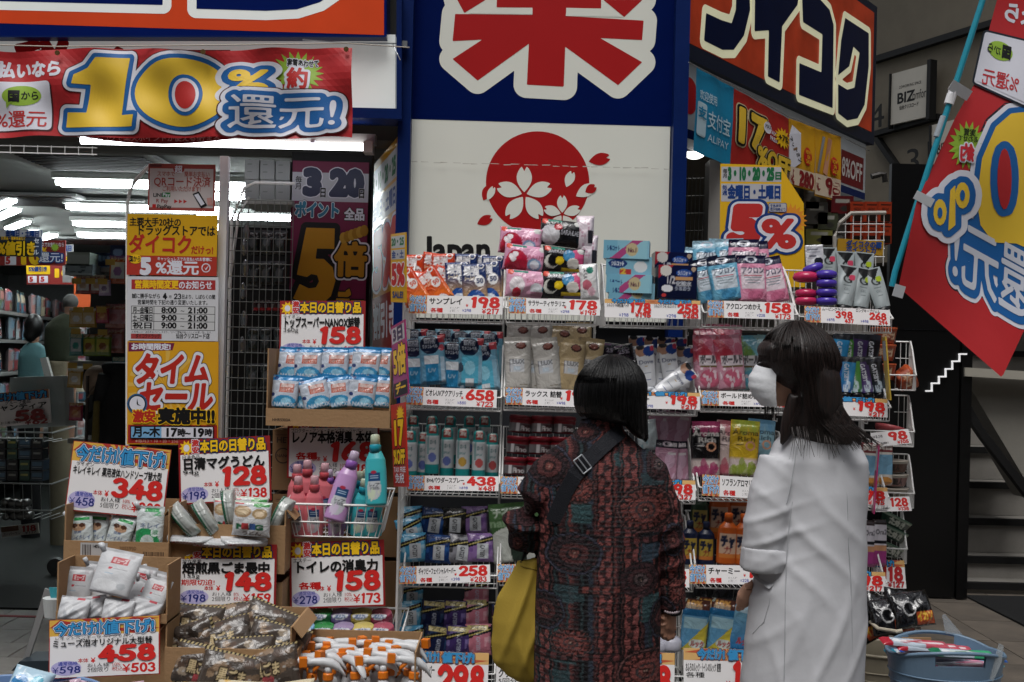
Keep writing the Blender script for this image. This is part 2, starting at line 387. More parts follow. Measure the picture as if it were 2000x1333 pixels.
for i in range(5): tile(-3.72 + i * .42, 6.30, .36 if i % 2 == 0 else .3, .04, pvr, 'red_tile').location.z = .003
for j in range(9):
    for i in range(8): tile(1.2 + i * .5 , 3.3 + j * .5, .5, .5, pvd if j > 1 else pv)
# manhole with ring and slots
t = empty('manhole_cover', P(1955, 1302, 4.0)); t.location.z = .004; tag(t, 'round dark iron manhole cover in the paving beside the blue tub', 'manhole cover')
MB().lathe([(.155, 0), (.155, .006), (.135, .006), (.135, .004)], M('2a2a2a', .5, metal=.6), 32).build('rim', t)
b = MB()
for i in range(-3, 4):
    hw = math.sqrt(max(0, .13 ** 2 - (i * .033) ** 2)); b.box(-hw, i * .033 - .012, .0005, hw, i * .033 + .012, .007, M('1e1e20', .5, metal=.6))
b.build('grating', t)
# interior shell of the shop
INW = M('a0a4a4', .7); ICE = M('9a9e9a', .8); IFL = M('0b120f', .8, bump=.3, bs=200)
struct(MB().box(-8, 6.48, -.008, .3, 18, .012, IFL).build('shop_floor'))
struct(MB().box(-8, 4.35, 2.62, .6, 18, 2.75, ICE).build('shop_ceiling'))
struct(MB().box(-8.1, 4.35, 0, -8, 18, 2.62, INW).build('shop_side_wall'))
struct(MB().box(-8.1, 18, 0, .6, 18.1, 2.75, INW).build('shop_back_wall'))
struct(MB().box(-.42, 4.95, 0, -.36, 18, 2.62, M('3a3b3c', .7)).build('shop_partition_wall'))
struct(MB().box(-8.3, 4.24, 2.30, -.36, 4.42, 2.62, M('3c3733', .6)).build('shop_lintel'))
struct(MB().box(-8.3, 4.22, 2.62, -.36, 5.6, 6, M('4a4a48', .7)).build('facade_upper_left'))
OPP = M('4c4a48', .8, var=.15)
ob = MB().box(-30, -9.2, -.02, 30, -9, 13, OPP); [ob.box(-28 + i * 4, -9, 3 + j * 3, -26 + i * 4, -8.95, 4.6 + j * 3, M('15181c', .2)) for i in range(14) for j in range(3)]
struct(ob.build('opposite_sky_blocker'))  # unseen building across the street, added to block low sky light
# pillar
PX0, PX1 = 0, 1
def column_box(name, x0, x1, y0, y1, z0, z1, m): return struct(MB().box(x0, y0, z0, x1, y1, z1, m).build(name))
pl = P(783, 900, 4.12).x; pr_ = P(1325, 500, 4.12).x
column_box('corner_pillar', pl, pr_, 4.16, 4.9, 0, 6, M('23252a', .7, var=.1))
# right side wall of the drugstore, running away from the corner at 37 degrees off the view axis
RD = Vector((.605, .796, 0)).normalized(); RP0 = P(1338, 108, 4.12); RP0.z = 0
RN = Vector((RD.y, -RD.x, 0))
def rp(t, off, z): return Vector((RP0.x, RP0.y, 0)) + RD * t + RN * off + Vector((0, 0, z))
def rbox(name, t0, t1, o0, o1, z0, z1, m, parent=None, mb=None):
    b = mb or MB(); v = [rp(t, o, z) for z in (z0, z1) for (t, o) in ((t0, o0), (t1, o0), (t1, o1), (t0, o1))]
    b.add(v, [(0, 1, 2, 3), (4, 7, 6, 5), (0, 4, 5, 1), (1, 5, 6, 2), (2, 6, 7, 3), (3, 7, 4, 0)], m)
    return b if mb else b.build(name, parent)
struct(rbox('side_wall_upper', -.1, 2.12, -1.5, -.12, 2.34, 6, M('5c5850', .7)))
struct(rbox('side_shop_back', .0, 2.4, -1.3, -1.25, 0, 2.34, M('2c2d2e', .7)))
struct(rbox('side_shop_end', 2.05, 2.12, -1.24, -.1, .0, 2.34, M('9a9690', .7)))
# beige wall, black door panel and staircase on the right
BEI = M('6e675a', .8, bump=.1, bs=20, var=.08)
WA = Vector((3.05, 9.16, 0)); WD = Vector((.457, -.889, 0)).normalized(); WN = Vector((WD.y, -WD.x, 0)) * 1.0
if WN.y > 0: WN = -WN
def onw(px, py, off=.04): r = ray(px, py); t_ = (WA + WN * off - CP).dot(WN) / r.dot(WN); return CP + r * t_
b = MB(); p0 = WA - WD * 1.6; p1 = WA + WD * 2.6; b.prismz([(p0.x, p0.y), (p1.x, p1.y), (p1.x - WN.x * .2, p1.y - WN.y * .2), (p0.x - WN.x * .2, p0.y - WN.y * .2)], 2.35, 8, BEI); struct(b.build('entrance_back_wall'))
struct(MB().box(1.9, 10.4, 0, 6.2, 10.6, 8, M('3c3a36', .8)).build('entrance_rear_wall'))
struct(MB().box(6.2, 3, 0, 6.4, 10, 8, BEI).build('entrance_side_wall'))
struct(MB().box(1.5, 6.8, 7.9, 8, 10, 8.1, M('3a3834', .8)).build('entrance_shade_slab'))  # unseen slab overhead, added to keep the stair entrance dark
# black door panel with the stair emblem
dl = P(1722, 1163, 7.4); dr = P(1886, 1167, 7.4); BK = M('050506', .35, spec=.4, var=.1)
o = tag(empty('door_panel', (dl.x, 7.4, 0)), 'tall black door panel with a white zigzag stair emblem', 'door'); DW = dr.x - dl.x; DH = P(1840, 322, 7.4).z
q = .86 * DW
MB().box(.0, 0, .01, q, .05, DH, BK).build('leaf', o); MB().box(q + .008, -.02, .01, DW, .05, DH, BK).build('edge_post', o)
b = MB(); b.box(.02, -.006, .62 * DH - .004, q - .02, 0, .62 * DH, M('15161a', .3)); b.build('joint', o)
S = spx(1700, 680, 7.39); zz = [(1808, 764), (1808, 751), (1821, 751), (1821, 736), (1835, 736), (1835, 723), (1848, 723), (1848, 708), (1862, 708), (1862, 693), (1887, 693)]
pts = [(1808, 764), (1819, 764), (1819, 749), (1833, 749), (1833, 736), (1846, 736), (1846, 721), (1859, 721), (1859, 706), (1873, 706), (1873, 692), (1886, 692)]
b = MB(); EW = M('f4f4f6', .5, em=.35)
for (x0, y0), (x1, y1) in zip(pts[:-1], pts[1:]):
    if x0 == x1: b.box((x0 - 1.5 - 1700) * S.kx, -.012, -(y0 + .0 - 680) * S.kx, (x0 + 1.5 - 1700) * S.kx, 0, -(y1 - 680) * S.kx, EW)
    else: b.box((x0 - 1.5 - 1700) * S.kx, -.013, -(y0 + 1.5 - 680) * S.kx, (x1 + 1.5 - 1700) * S.kx, -.001, -(y0 - 1.5 - 680) * S.kx, EW)
e = b.build('stair_emblem', o); e.matrix_local = Matrix.Translation(o.location).inverted() @ S.mw
# floor line behind: dark mat, stairs
STB = dr.x + .01
mt_ = tag(MB().prismz([(STB + .05, 6.1), (6, 5.2), (6, 7.55), (STB + .02, 7.5)], 0, .012, M('0d0e10', .9, bump=.6, bs=300)).build('door_mat'), 'dark ribbed doormat before the stairs', 'doormat')
st = tag(empty('staircase', (STB, 7.6, 0)), 'pale stone staircase with black nosings going up to the right', 'stairs')
SM = procm('stair_stone', lambda n, L, b, v: concrete(n, L, b, v, (.28, .265, .24), (.19, .18, .165), 2.2), .5); SN = M('0b0b0c', .6)
rr_ = .215; run = .17; N_ = 9
trm = MB().box(0, 0, 0, 2.6, run, -.03, SM).mesh('tread'); rim_ = MB().box(0, 0, 0, 2.6, .03, .20, SM).mesh('riser'); nom = MB().box(0, 0, 0, 2.6, .05, -.045, SN).mesh('nosing')
for i in range(N_):
    z = .074 if i == 0 else .22 + (i - 1) * .238; y = i * run
    a = link('riser', rim_, st); a.location = (0, y + .02, z - .235)
    a = link('nosing', nom, st); a.location = (0, y - .004, z + .001)
    a = link('tread', trm, st); a.location = (0, y + .047, z)
# stringer wall (grey parapet descending to the left)
pp = [P(1888, 700, 7.58), P(2060, 690, 7.58), P(2080, 985, 7.58), P(1888, 768, 7.58)]
o = tag(MB().prism([(p.x, p.z) for p in [P(1884, 765, 7.5), P(1902, 765, 7.5), P(2030, 980, 7.5), P(2030, 945, 7.5), P(2030, 740, 7.5), P(1884, 735, 7.5)]], 7.52, 7.9, M('8a877f', .8, bump=.1)).build('stair_parapet'), 'grey rendered stair parapet to the right of the black door', 'wall')
o = tag(MB().prism([(p.x, p.z) for p in [P(1884, 762, 7.4), P(1884, 800, 7.4), P(1925, 860, 7.4), P(2040, 1010, 7.4), P(2040, 985, 7.4), P(1925, 835, 7.4)]], 7.44, 7.51, SN).build('skirting_board'), 'black sloping skirting along the foot of the stair parapet', 'skirting')
o = tag(MB().prism([(p.x, p.z) for p in [P(1880, 735, 7.4), P(2040, 745, 7.4), P(2040, 728, 7.4), P(1880, 718, 7.4)]], 7.36, 7.5, M('a5a196', .6)).build('parapet_coping'), 'pale coping on top of the grey stair parapet', 'coping')
# wall signage: floor letters, boards, rails on the beige wall (Y 9.1)
YW = 9.12
def wall_bar(pts, w, name, label, cat):
    b = MB(); n = len(pts); b.add([onw(x, y, .06) for x, y in pts] + [onw(x, y, .06) - WN * .07 for x, y in pts], [tuple(range(n)), tuple(range(2 * n - 1, n - 1, -1))] + [(i, i + n, (i + 1) % n + n, (i + 1) % n) for i in range(n)], SN); tag(b.build(name), label, cat)
wall_bar([(1700, 112), (2000, 18), (2000, 30), (1700, 124)], 0, 'wall_rail', 'upper black rail slanting up the beige wall', 'rail')
wall_bar([(1700, 258), (1830, 222), (1830, 232), (1700, 268)], 0, 'wall_rail', 'black rail under the white square wall sign', 'rail')
wall_bar([(1704, 272), (1712, 268), (1752, 325), (1744, 330)], 0, 'wall_rail', 'short black brace slanting down to the black door panel', 'rail')
def wsign(tl, tr, bl, th, lab):
    a, b_, c_ = onw(*tl, .1), onw(*tr, .1), onw(*bl, .1); S = Sur(a, b_ - a, c_ - a, (b_ - a).length / 80, (c_ - a).length / 90); o = board('wall_sign', S, 80, 90, .03, M('b4b0a6', .6)); tag(o, lab, 'sign')
    fr = MB(); fr.box(-.01, -.02, -90 * S.ky - .03, 0, .03, .0, SN); fr.build('frame', o); fr = MB(); fr.box(80 * S.kx, -.04, -90 * S.ky - .03, 80 * S.kx + .035, .03, .02, SN); fr.build('frame', o)
    return S, o
S, o = wsign((1742, 145), (1818, 124), (1741, 244), 0, 'square grey sign lettered BIZcomfort on the beige wall')
p = Pr(.001); p.text('BIZ', 12, 34, 25, SN, b=.03).text('comfort', 40, 36, 22, SN, w=36, b=.0).text('COWORKING SPACE', 16, 24, 7, SN, w=46, res=4).text('仙台クリスロード', 18, 60, 8, SN, w=40, res=2, b=.03); p.build('lettering', S.fn, o)
S, o = wsign((1820, 245), (1900, 225), (1819, 350), 0, 'second square grey sign on the beige wall, half behind the blue pole')
p = Pr(.001); p.text('BIZcomfort', 10, 30, 24, SN, w=66, b=.02); p.build('lettering', S.fn, o)
for tx, x, y, h, lab in (('4F', 1700, 200, 66, 'black 4F floor letters on the beige wall'), ('3F', 1770, 285, 66, 'black 3F floor letters above the black door'), ('2F', 1640, 0, 10, None)):
    if not lab: continue
    a = onw(x, y, .06); b_ = onw(x + 40, y - 11, .06); S = Sur(a, b_ - a, (0, 0, -1), (b_ - a).length / 41, 9.0 / F); t = tag(empty('floor_letters', mw=S.mw), lab, 'floor letters')
    for k_ in (0, 1): p = Pr(.02); p.text(tx[k_], k_ * h * .62, -6 * k_, h, SN, b=.0); p.build('letter', S.fn, t)
b = MB(); q = [P(1702, 345, 6.9), P(1718, 341, 6.9), P(1727, 341, 6.9), P(1729, 356, 6.9)]; b.tube(q, .018, M('3c3a38', .4, metal=.5), 8); tag(b.build('handrail'), 'short dark metal handrail end beside the black door', 'handrail')
# ---------------- nobori flag (nearest, seen from its back so the print is mirrored) ----------------
FY = 3.15
t = tag(empty('banner_flag', P(1745, 530, FY)), 'tall red sale flag with mirrored yellow and blue print at right', 'flag')
pole = [P(1955, -110, FY + .02), P(1924, 0, FY + .02), P(1838, 262, FY + .02), P(1748, 532, FY + .02), P(1560, 1090, FY + .02)]
inv = Matrix.Translation(t.location).inverted()
def wb(b, name, par, **k): return b.build(name, par, Matrix.Translation(par.location).inverted(), **k)
pm = M('1c8aa0', .4); b = MB(); b.tube([pole[0], pole[3], P(1742, 560, FY + .02)], .0085, pm, 10); wb(b, 'pole', t, smooth=False)
b = MB(); b.tube([P(1859, 185, FY + .02), P(1853, 204, FY + .02)], .0135, WHT, 12); b.tube([P(1861, 170, FY + .02), P(1859, 185, FY + .02)], .011, WHT, 12); wb(b, 'pole_joint', t)
b = MB(); b.tube([P(1843, 228, FY + .02), P(1829, 268, FY + .02)], .0092, M('9aa4ac', .4), 12); wb(b, 'pole_sticker', t)
flag = [(1985, -140), (1903, 165), (1880, 205), (1865, 232), (1790, 395), (1755, 561), (1957, 738), (2045, 550), (2180, 200), (2260, -60)]
def fy(px, py): return FY + .0 + (px - 1750) * .00055 + .02 * math.sin((px * .6 + py) * .012) + .008 * math.sin(px * .03 - py * .011)
S = spx(0, 0, 1.0)
class FlagS:
    def fn(s, X, Y, h):
        out = np.empty((len(X), 3))
        for i, (x, y) in enumerate(zip(X, Y)): out[i] = P(x, y, fy(x, y) - h)
        return out
ff = FlagS()
def inside(poly, x, y):
    r = False
    for (ax, ay), (bx, by) in zip(poly, poly[1:] + poly[:1]):
        if (ay > y) != (by > y) and x < (by and (y - ay) / (by - ay) * (bx - ax) + ax): r = not r
    return r
def flag_layer(p, polys, m, ol=(), gs=2.0): p.shape(polys, m, ol, gs=gs, mr=6)
p = Pr(.0012); p.shape([flag], BNR, gs=5, mr=3); p.build('cloth', ff.fn, t, inv)
p = Pr(.0012); p.bb.append(((0, -500, 4000, 4000), 0))
# affine frame for mirrored lettering: (1,0) of the text runs left-down in the picture
class AP:                       # lettering drawn in its own frame then laid on the flag
    def __init__(s, p, o, ux, uy): s.p = p; s.o = np.array(o, float); s.ux = np.array(ux, float); s.uy = np.array(uy, float)
    def put(s, q, lay0):
        for arrs, m, lay in q.el:
            for a in arrs:
                b_ = s.o + a[..., :1] * s.ux + a[..., 1:] * s.uy; s.p.add([b_], q.mats[m], lay0 + lay)
q = Pr(); q.text('還元!', 0, 0, 100, M('cfd3de', .5), b=.01, w=290, ol=((.21, M('16202c', .6)), (.185, BNW), (.125, BNB)), mr=8, w2=1)
AP(p, (2030, 505), (-.58, -.32), (-.08, 1.38)).put(q, 0)
# big 10 and percent
yel = BNY
OUT = [(1972, 215), (2010, 205), (2060, 230), (2060, 480), (2010, 470), (1968, 470), (1925, 462), (1900, 425), (1898, 370), (1912, 300), (1938, 245)]
p.shape([[(1975, 222), (2040, 215), (2080, 260), (2080, 470), (2040, 500), (1985, 476), (1940, 474), (1915, 440), (1908, 390), (1918, 310), (1945, 248)]], BNY, ol=((24, M('16202c', .6)), (20, BNW), (11, BNB)), gs=2, mr=6)
p.shape([arcp(1962, 350, 14, 60, 0, 345, 14)], BNR, ol=((14, BNB),), gs=1.5, mr=6)
p.shape([arcp(1836, 415, 13, 26, 0, 345, 12), arcp(1880, 382, 14, 26, 0, 345, 12), [(1856, 372), (1866, 362), (1866, 440), (1852, 452)]], BNY, ol=((24, BNW), (12, BNB)), gs=1.5, mr=6)
p.shape([arcp(1836, 416, 5, 11, 0, 345, 10), arcp(1880, 382, 5, 11, 0, 345, 10)], BNB, gs=1.2, mr=6)
q = Pr(); q.star(0, 0, 38, 26, 18, LGRN); q.text('実質', -14, -26, 12, BLK, b=.02).text('あわせて', -20, -15, 10, BLK, b=.02).text('約', -14, -2, 28, M('c8303a', .5), b=.04, ol=((.12, BNW),))
AP(p, (1890, 284), (-1, -.1), (-.1, 1.25)).put(q, 1)
p.shape([[(1928, 68), (2060, 100), (2060, 215), (2000, 200), (1908, 158)]], BNW, ol=((9, M('16202c', .6)), (5, BNW)), gs=1.5, mr=6)
q = Pr(); q.ell(28, 14, 34, 18, LGRN).text('国', -2, 0, 26, BLK, b=.05).text('から', 26, 4, 20, BLK, b=.02); AP(p, (1975, 92), (-.7, -.22), (-.1, 1)).put(q, 7)
q = Pr(); q.text('%還元', 0, 0, 34, M('c23038', .5), b=.01, w=72); AP(p, (1992, 150), (-1, -.26), (-.1, 1)).put(q, 7)
q = Pr(); q.text('5', 0, 0, 90, M('c23038', .5), b=.08); AP(p, (2050, 115), (-.75, -.2), (-.08, 1)).put(q, 7)
q = Pr(); q.text('払いなら', 0, 0, 40, BNW, b=.04); AP(p, (2100, 45), (-.85, -.28), (-.2, 1)).put(q, 1)
p.build('print', ff.fn, t, inv)
for (a, b_, c) in (((1857, 165), (1894, 188), 11), ((1788, 380), (1822, 398), 9), ((1746, 566), (1766, 572), 12)):
    o = MB(); pts = []
    d = Vector((b_[0] - a[0], b_[1] - a[1])).normalized(); nrm = Vector((-d.y, d.x)) * c
    f = [P(a[0] - nrm.x, a[1] - nrm.y, FY - .012), P(b_[0] - nrm.x, b_[1] - nrm.y, fy(*b_) - .012), P(b_[0] + nrm.x, b_[1] + nrm.y, fy(*b_) - .012), P(a[0] + nrm.x, a[1] + nrm.y, FY - .012)]
    g = [v + Vector((0, .002, 0)) for v in f]; o.add(f + g, [(0, 1, 2, 3), (7, 6, 5, 4), (0, 4, 5, 1), (1, 5, 6, 2), (2, 6, 7, 3), (3, 7, 4, 0)], M('d8dce0', .4)); wb(o, 'tape_strap', t)
# ---------------- fascia signs ----------------
LW = M('dfe4e0', .35, em=.2, var=.03); LO = M('cc4622', .35, em=.12, var=.06, spec=.2); LB = M('041a5c', .3, em=.02, spec=.15); PW = M('d8d9cf', .35, em=.07, var=.02); PB = M('01144c', .3, em=.02, var=.06, spec=.15); PR = M('a81a1c', .35, em=.04, var=.03)
# upper left lightbox
S = spx(-60, -330, 4.02); c = S.c
o = board('lightbox_sign', S, 815, 403, .12, LB); tag(o, 'large orange fascia lightbox with blue white-edged letters at top left', 'sign')
p = Pr(); p.rect(0, 0, 812, 374, LO)
p.poly([(0, 374 + 2), (812, 396), (812, 398), (0, 380)], LO, l=0)
p = Pr(.0006)
p.poly(S.pts([(-60, -300), (750, -280), (750, 69), (-60, 44)]), LO)
def trap(x0, y0, x1, y1, r0=18): return [(x0, y0), (x1, y0 + (x1 - x0) * .024), (x1, y1 + (x1 - x0) * .024), (x0, y1)]
p.shape([[tuple(v) for v in S.pts(trap(-40, -210, 318, 2))]], LB, ol=((17, LW),), gs=2)
sh = [(384, -200), (700, -192), (700, -70), (668, -25), (625, 5), (580, 19), (520, 22), (384, 18)]
p.shape([[tuple(v) for v in S.pts(sh)]], LB, ol=((18, LW),), gs=2)
p.build('letters', S.fn, o)
MB().box(0, -.02, -403 * S.ky - .006, 815 * S.kx, .12, -403 * S.ky, BLF).build('frame', o)
# white lightbox below it
S = spx(-60, 68, 4.05); o = board('lightbox_sign', S, 832, 148, .1, LW); tag(o, 'long white lightbox with mostly hidden red characters behind the red banner', 'sign')
p = Pr(.0006); p.text('税', 90, 14, 110, PR, b=.06).text('・', 190, 20, 110, PR, b=.06); p.rect(415, 30, 510, 44, PR); p.text('金', 240, 30, 100, PR, b=.06)
p.build('letters', S.fn, o)
b = MB(); k = S.kx; b.prism([(x * k, -y * k) for x, y in [(0, 128), (836, 148), (836, 168), (0, 148)]][::-1], -.03, .1, BLF); b.prism([(x * k, -y * k) for x, y in [(836, -80), (846, -80), (846, 168), (836, 168)]][::-1], -.03, .1, BLF); b.build('frame', o)
# posts of the centre sign
def post(x0, x1, yb, lab, Y=4.06):
    a = P(x0, 460, Y).x; b_ = P(x1, 460, Y).x; o = MB().box(a, Y, .3, b_, Y + .12, 5, BLF).build('sign_post'); tag(o, lab, 'post')
post(772, 797, 0, 'blue metal post on the left edge of the tall centre sign'); post(1310, 1338, 0, 'blue metal post on the right edge of the tall centre sign')
# centre sign
S = spx(797, -420, 4.11); wz = 518
o = board('pillar_sign', S, wz, 1010, .05, PW, pts=[(6, 0), (wz + 8, 12), (wz - 14, 1050), (-14, 1040)]); tag(o, 'tall centre sign, blue above white, with a red character and a red blossom disc', 'sign')
p = Pr(.0006); p.poly(S.pts([(806, -380), (1327, -368), (1314, 248), (800, 233)]), PB)
X = lambda l: [tuple(v) for v in S.pts(l)]
body = [(889, 28), (1040, 30), (1040, -60), (1108, -60), (1106, 32), (1257, 41), (1254, 79), (1172, 75), (1254, 122), (1207, 167), (1104, 92), (1101, 170), (1029, 166), (1033, 86), (933, 158), (884, 116), (942, 78), (884, 81)]
l1 = [(893, -10), (950, -4), (905, 27)]; l1 = [(890, -12), (949, 0), (907, 26), (893, 0)]; r1 = [(1178, 0), (1255, 0), (1219, 34)]
mid = [(972, -60), (1174, -60), (1174, 17), (970, 15)]
p.shape([X(body), X(l1), X(r1), X(mid)], PR, ol=((26, PW),), gs=1.6)
for g_ in ([(972, 16), (1040, 16), (1040, 29), (910, 27)], [(1106, 16), (1174, 18), (1219, 34), (1105, 32)]): p.poly(X(g_), PW)
# disc and blossoms
DC = (1050, 357); p.ell(*S.c(*DC), 101, 100, PR, n=64)
def petal(cx, cy, ang, L, W, notch=.18):
    pts = []; 
    for t in np.linspace(0, 1, 12): pts.append((t * L, W * math.sin(math.pi * min(1, t ** .9 * .93 + .0)) * .5))
    up = [(t * L, W * .5 * math.sin(math.pi * t * .88) ** .9 if t > 0 else 0) for t in np.linspace(0, .93, 10)]
    pts = up + [(L, W * .16), (L * (1 - notch), 0), (L, -W * .16)] + [(x, -y) for x, y in up[::-1]][:-1]
    a = math.radians(ang); return [(cx + x * math.cos(a) - y * math.sin(a), cy + x * math.sin(a) + y * math.cos(a)) for x, y in pts]
def pt(cx, cy, ang, L, W, m): x, y = S.c(cx, cy); p.shape([petal(x, y, ang, L, W)], m, gs=1.0)
for k in range(5): pt(1024 + 5 * math.cos(math.radians(-90 + 72 * k)), 381 + 5 * math.sin(math.radians(-90 + 72 * k)), -90 + 72 * k, 50, 30, PW)
for k in range(5): pt(1098 + 3 * math.cos(math.radians(-90 + 72 * k)), 419 + 3 * math.sin(math.radians(-90 + 72 * k)), -90 + 72 * k, 34, 20, PW)
pt(1106, 366, -68, 33, 19, PW); pt(1125, 384, -30, 42, 24, PW); pt(1143, 376, -30, 24, 18, PR); pt(1150, 316, -12, 42, 24, PR); pt(932, 438, -25, 32, 19, PR); pt(944, 392, -65, 32, 20, PR); pt(952, 392, -65, 30, 14, PW)
x, y = S.c(845, 457); p.text('Japan', x - 14, y - 4, 66, BLK, w=128, b=.035)
p.build('print', S.fn, o)
b = MB()      # scuffed tape seam across the panel
for i in range(26): 
    x0 = 800 + i * 19.6 + random.uniform(0, 8); yy = 316 + i * .55 + random.uniform(-1, 1); q = [P(x0, yy, 4.10), P(x0 + random.uniform(8, 19), yy + random.uniform(-.5, 1), 4.10), P(x0 + 15, yy + 1.6, 4.10), P(x0 + 1, yy + random.uniform(1, 2.4), 4.10)]
    b.add([v - Vector((0, .0045, 0)) for v in q], [(0, 1, 2, 3)], M('bdbab0', .6, var=.1))
b.build('tape_seam', o, S.mw.inverted())
# hook and wires on the left post
b = MB(); b.box(0, 0, 0, .022, .02, .022, STEEL); b.tube([(0, 0, .012), (-.1, -.02, .005), (-.2, -.05, -.004), (-.33, -.1, -.01)], .0025, STEEL); b.tube([(-.03, 0, .01), (-.01, -.01, -.03), (.0, -.01, -.05)], .002, STEEL)
h_ = b.build('wire_hook'); h_.location = P(783, 92, 4.03); tag(h_, 'small steel hook with twisted wire on the left blue post', 'hook')
# ------------- red 10% banner -------------
BY = 3.86
class Wav:
    def __init__(s, Y, o, amp=.012): s.Y = Y; s.S = spx(o[0], o[1], Y); s.amp = amp; s.mw = s.S.mw; s.kx = s.S.kx
    def fn(s, X, Y, h):
        xx = X * s.kx; yy = Y * s.kx; w = s.amp * (np.sin(xx * 19 + yy * 9) + .7 * np.sin(xx * 31 - yy * 22 + 1) + .5 * np.sin(yy * 30 + xx * 7)); return np.stack([xx, w - h, -yy], 1)
W_ = Wav(BY, (0, 95), .010); t = empty('sale_banner', mw=W_.mw); tag(t, 'wide red 10% banner with yellow numerals hung across the shop entrance', 'banner')
p = Pr(.0008)
n = 60
edge_t = [(-80 + i * 12.8, 2 + 3 * math.sin(i * .21) - (i > 50) * (i - 50) * .3) for i in range(n + 1)]; 
p2 = []
for i in range(n):
    for j in range(14):
        a = j / 14; b_ = (j + 1) / 14; xa, ta = edge_t[i]; xb, tb = edge_t[i + 1]; ba = 172 + 8 * (xa + 80) / 768 * .5 + 2 * math.sin(i * .3); bb = 172 + 8 * (xb + 80) / 768 * .5 + 2 * math.sin((i + 1) * .3)
        p2.append([(xa, ta + (ba - ta) * a), (xb, tb + (bb - tb) * a), (xb, tb + (bb - tb) * b_), (xa, ta + (ba - ta) * b_)])
p.add([np.array(p2, float)], BNR, 0); p.build('cloth', W_.fn, t)
p = Pr(.0008); DKS = M('4a1216', .6)
p.text('支払いなら', -40, 25, 33, BNW, b=.05, mr=5, w=165)
p.rrw(-30, 67, 104, 163, 8, DKS).rrw(-30, 65, 101, 160, 8, BNW).shape([arcp(43, 93, 39, 20, 0, 350, 30)], LGRN, gs=1.5, mr=5).text('国', 16, 82, 24, BLK, b=.045, mr=5).text('から', 42, 84, 18, BLK, b=.02, mr=5)
p.poly([(12, 106), (26, 104), (12, 117)], LGRN); p.text('%還元', -15, 122, 34, CRD, b=.01, mr=5, w=108)
p.star(581, 48, 53, 34, 20, LGRN, sy=.85, wavy=1).text('実質あわせて', 561, 20, 15, BLK, w=60, b=.03, ol=((.14, BNW),), mr=5, res=1).text('約', 560, 38, 42, CRD, b=.035, ol=((.15, BNW),), mr=5)
tn = [(188, 18), (253, 18), (239, 131), (264, 131), (260, 154), (128, 154), (132, 125), (168, 125), (176, 70), (142, 70), (146, 52), (172, 38)]
oo = arcp(356, 86, 91, 66, 0, 354, 40)
W9 = ((24, DKS), (20, BNW), (8, BNB))
p.shape([tn, [(x, y) for x, y in oo]], BNY, ol=((17, DKS), (15, BNW), (8.5, BNB)), gs=1.3, mr=5)
p.shape([[(x, y) for x, y in arcp(362, 91, 20, 27, 0, 350, 24)]], CRD, ol=((13, BNB), (6, BNW)), gs=1.2, mr=5)
p.text('%', 445, 34, 64, BNY, w=82, b=.035, ol=((.27, BNW), (.16, BNB)), sk=.15, mr=5)
p.text('還元!', 446, 92, 68, BNW, w=218, b=.008, ol=((.27, DKS), (.24, BNW), (.14, BNB)), mr=5, sk=.06)
p.build('print', W_.fn, t)
for x, y in ((117, 12), (400, 10), (678, 5)): b = MB(); b.lathe([(.0085, 0), (.0085, -.004), (.004, -.004)], M('9a7c50', .3, metal=.8), 14, x * W_.kx, -.02, -y * W_.kx, ax='y'); b.build('grommet', t)
b = MB(); b.tube([(-.15, -.02, .01), (.2, -.022, .0), (.68, -.02, .005), (1.18, -.02, .012), (1.38, .1, .03)], .0022, M('b8b0a4', .7)); tag(b.build('rope', None, W_.mw), 'thin pale cord holding the red 10% banner along its top', 'cord')
# dark red under-banner
S = spx(150, 255, 3.9); o = empty('lower_banner', mw=S.mw); tag(o, 'dark red strip banner with small text below the 10% banner', 'banner')
p = Pr(); p.add([np.array([[(i * 24, 0), (i * 24 + 24, 0), (i * 24 + 24, 27 - (i + 1 - 7) ** 2 * .35), (i * 24, 27 - (i - 7) ** 2 * .35)] for i in range(15)], float)], M('7e1a20', .6), 0); p.build('cloth', S.fn, o)
p = Pr(); p.text('ダイコクで楽天ポイントが使える!貯まる', 20, 9, 13, M('c9a0a0', .6), w=260, b=.02, res=2); p.build('lettering', S.fn, o)
# fluorescent tube fixture
TUB = M('f6f8ff', .3, em=5.5, var=0); a = P(385, 290, 4.1); b_ = P(716, 292, 4.1); L_ = 1.0
t = empty('fluorescent_lamp', P(716, 289, 4.12)); tag(t, 'lit fluorescent tube under the entrance lintel', 'lamp')
MB().box(-1.05, .0, .015, .03, .05, .05, M('b8b4ac', .5)).build('housing', t)
b = MB(); b.tube([(-1.03, -.01, 0), (-.01, -.01, 0)], .0135, TUB, 12); b.build('tube', t)
b = MB(); b.box(-.008, -.03, -.022, .025, .03, .02, M('c8c4bc', .5)); b.box(-.2, -.02, .005, -.185, .01, .02, WHT); b.build('socket', t)
# hanging wire grid at top left
t = empty('hanging_wire_grid', P(0, 285, 3.75)); tag(t, 'white wire shelf edge hanging below the banner at far left', 'wire rack')
b = MB(); k = 3.75 / F
for z in (0, .0, -.022): b.tube([(-.3, 0, z), (190 * k, 0, z)], .002, WIRE, 5)
for i in range(14): b.tube([(-.28 + i * .045, -.002, .004), (-.28 + i * .045, -.002, -.024), (-.272 + i * .045, -.012, -.026)], .0015, WIRE, 4)
b.build('wire_grid', t)
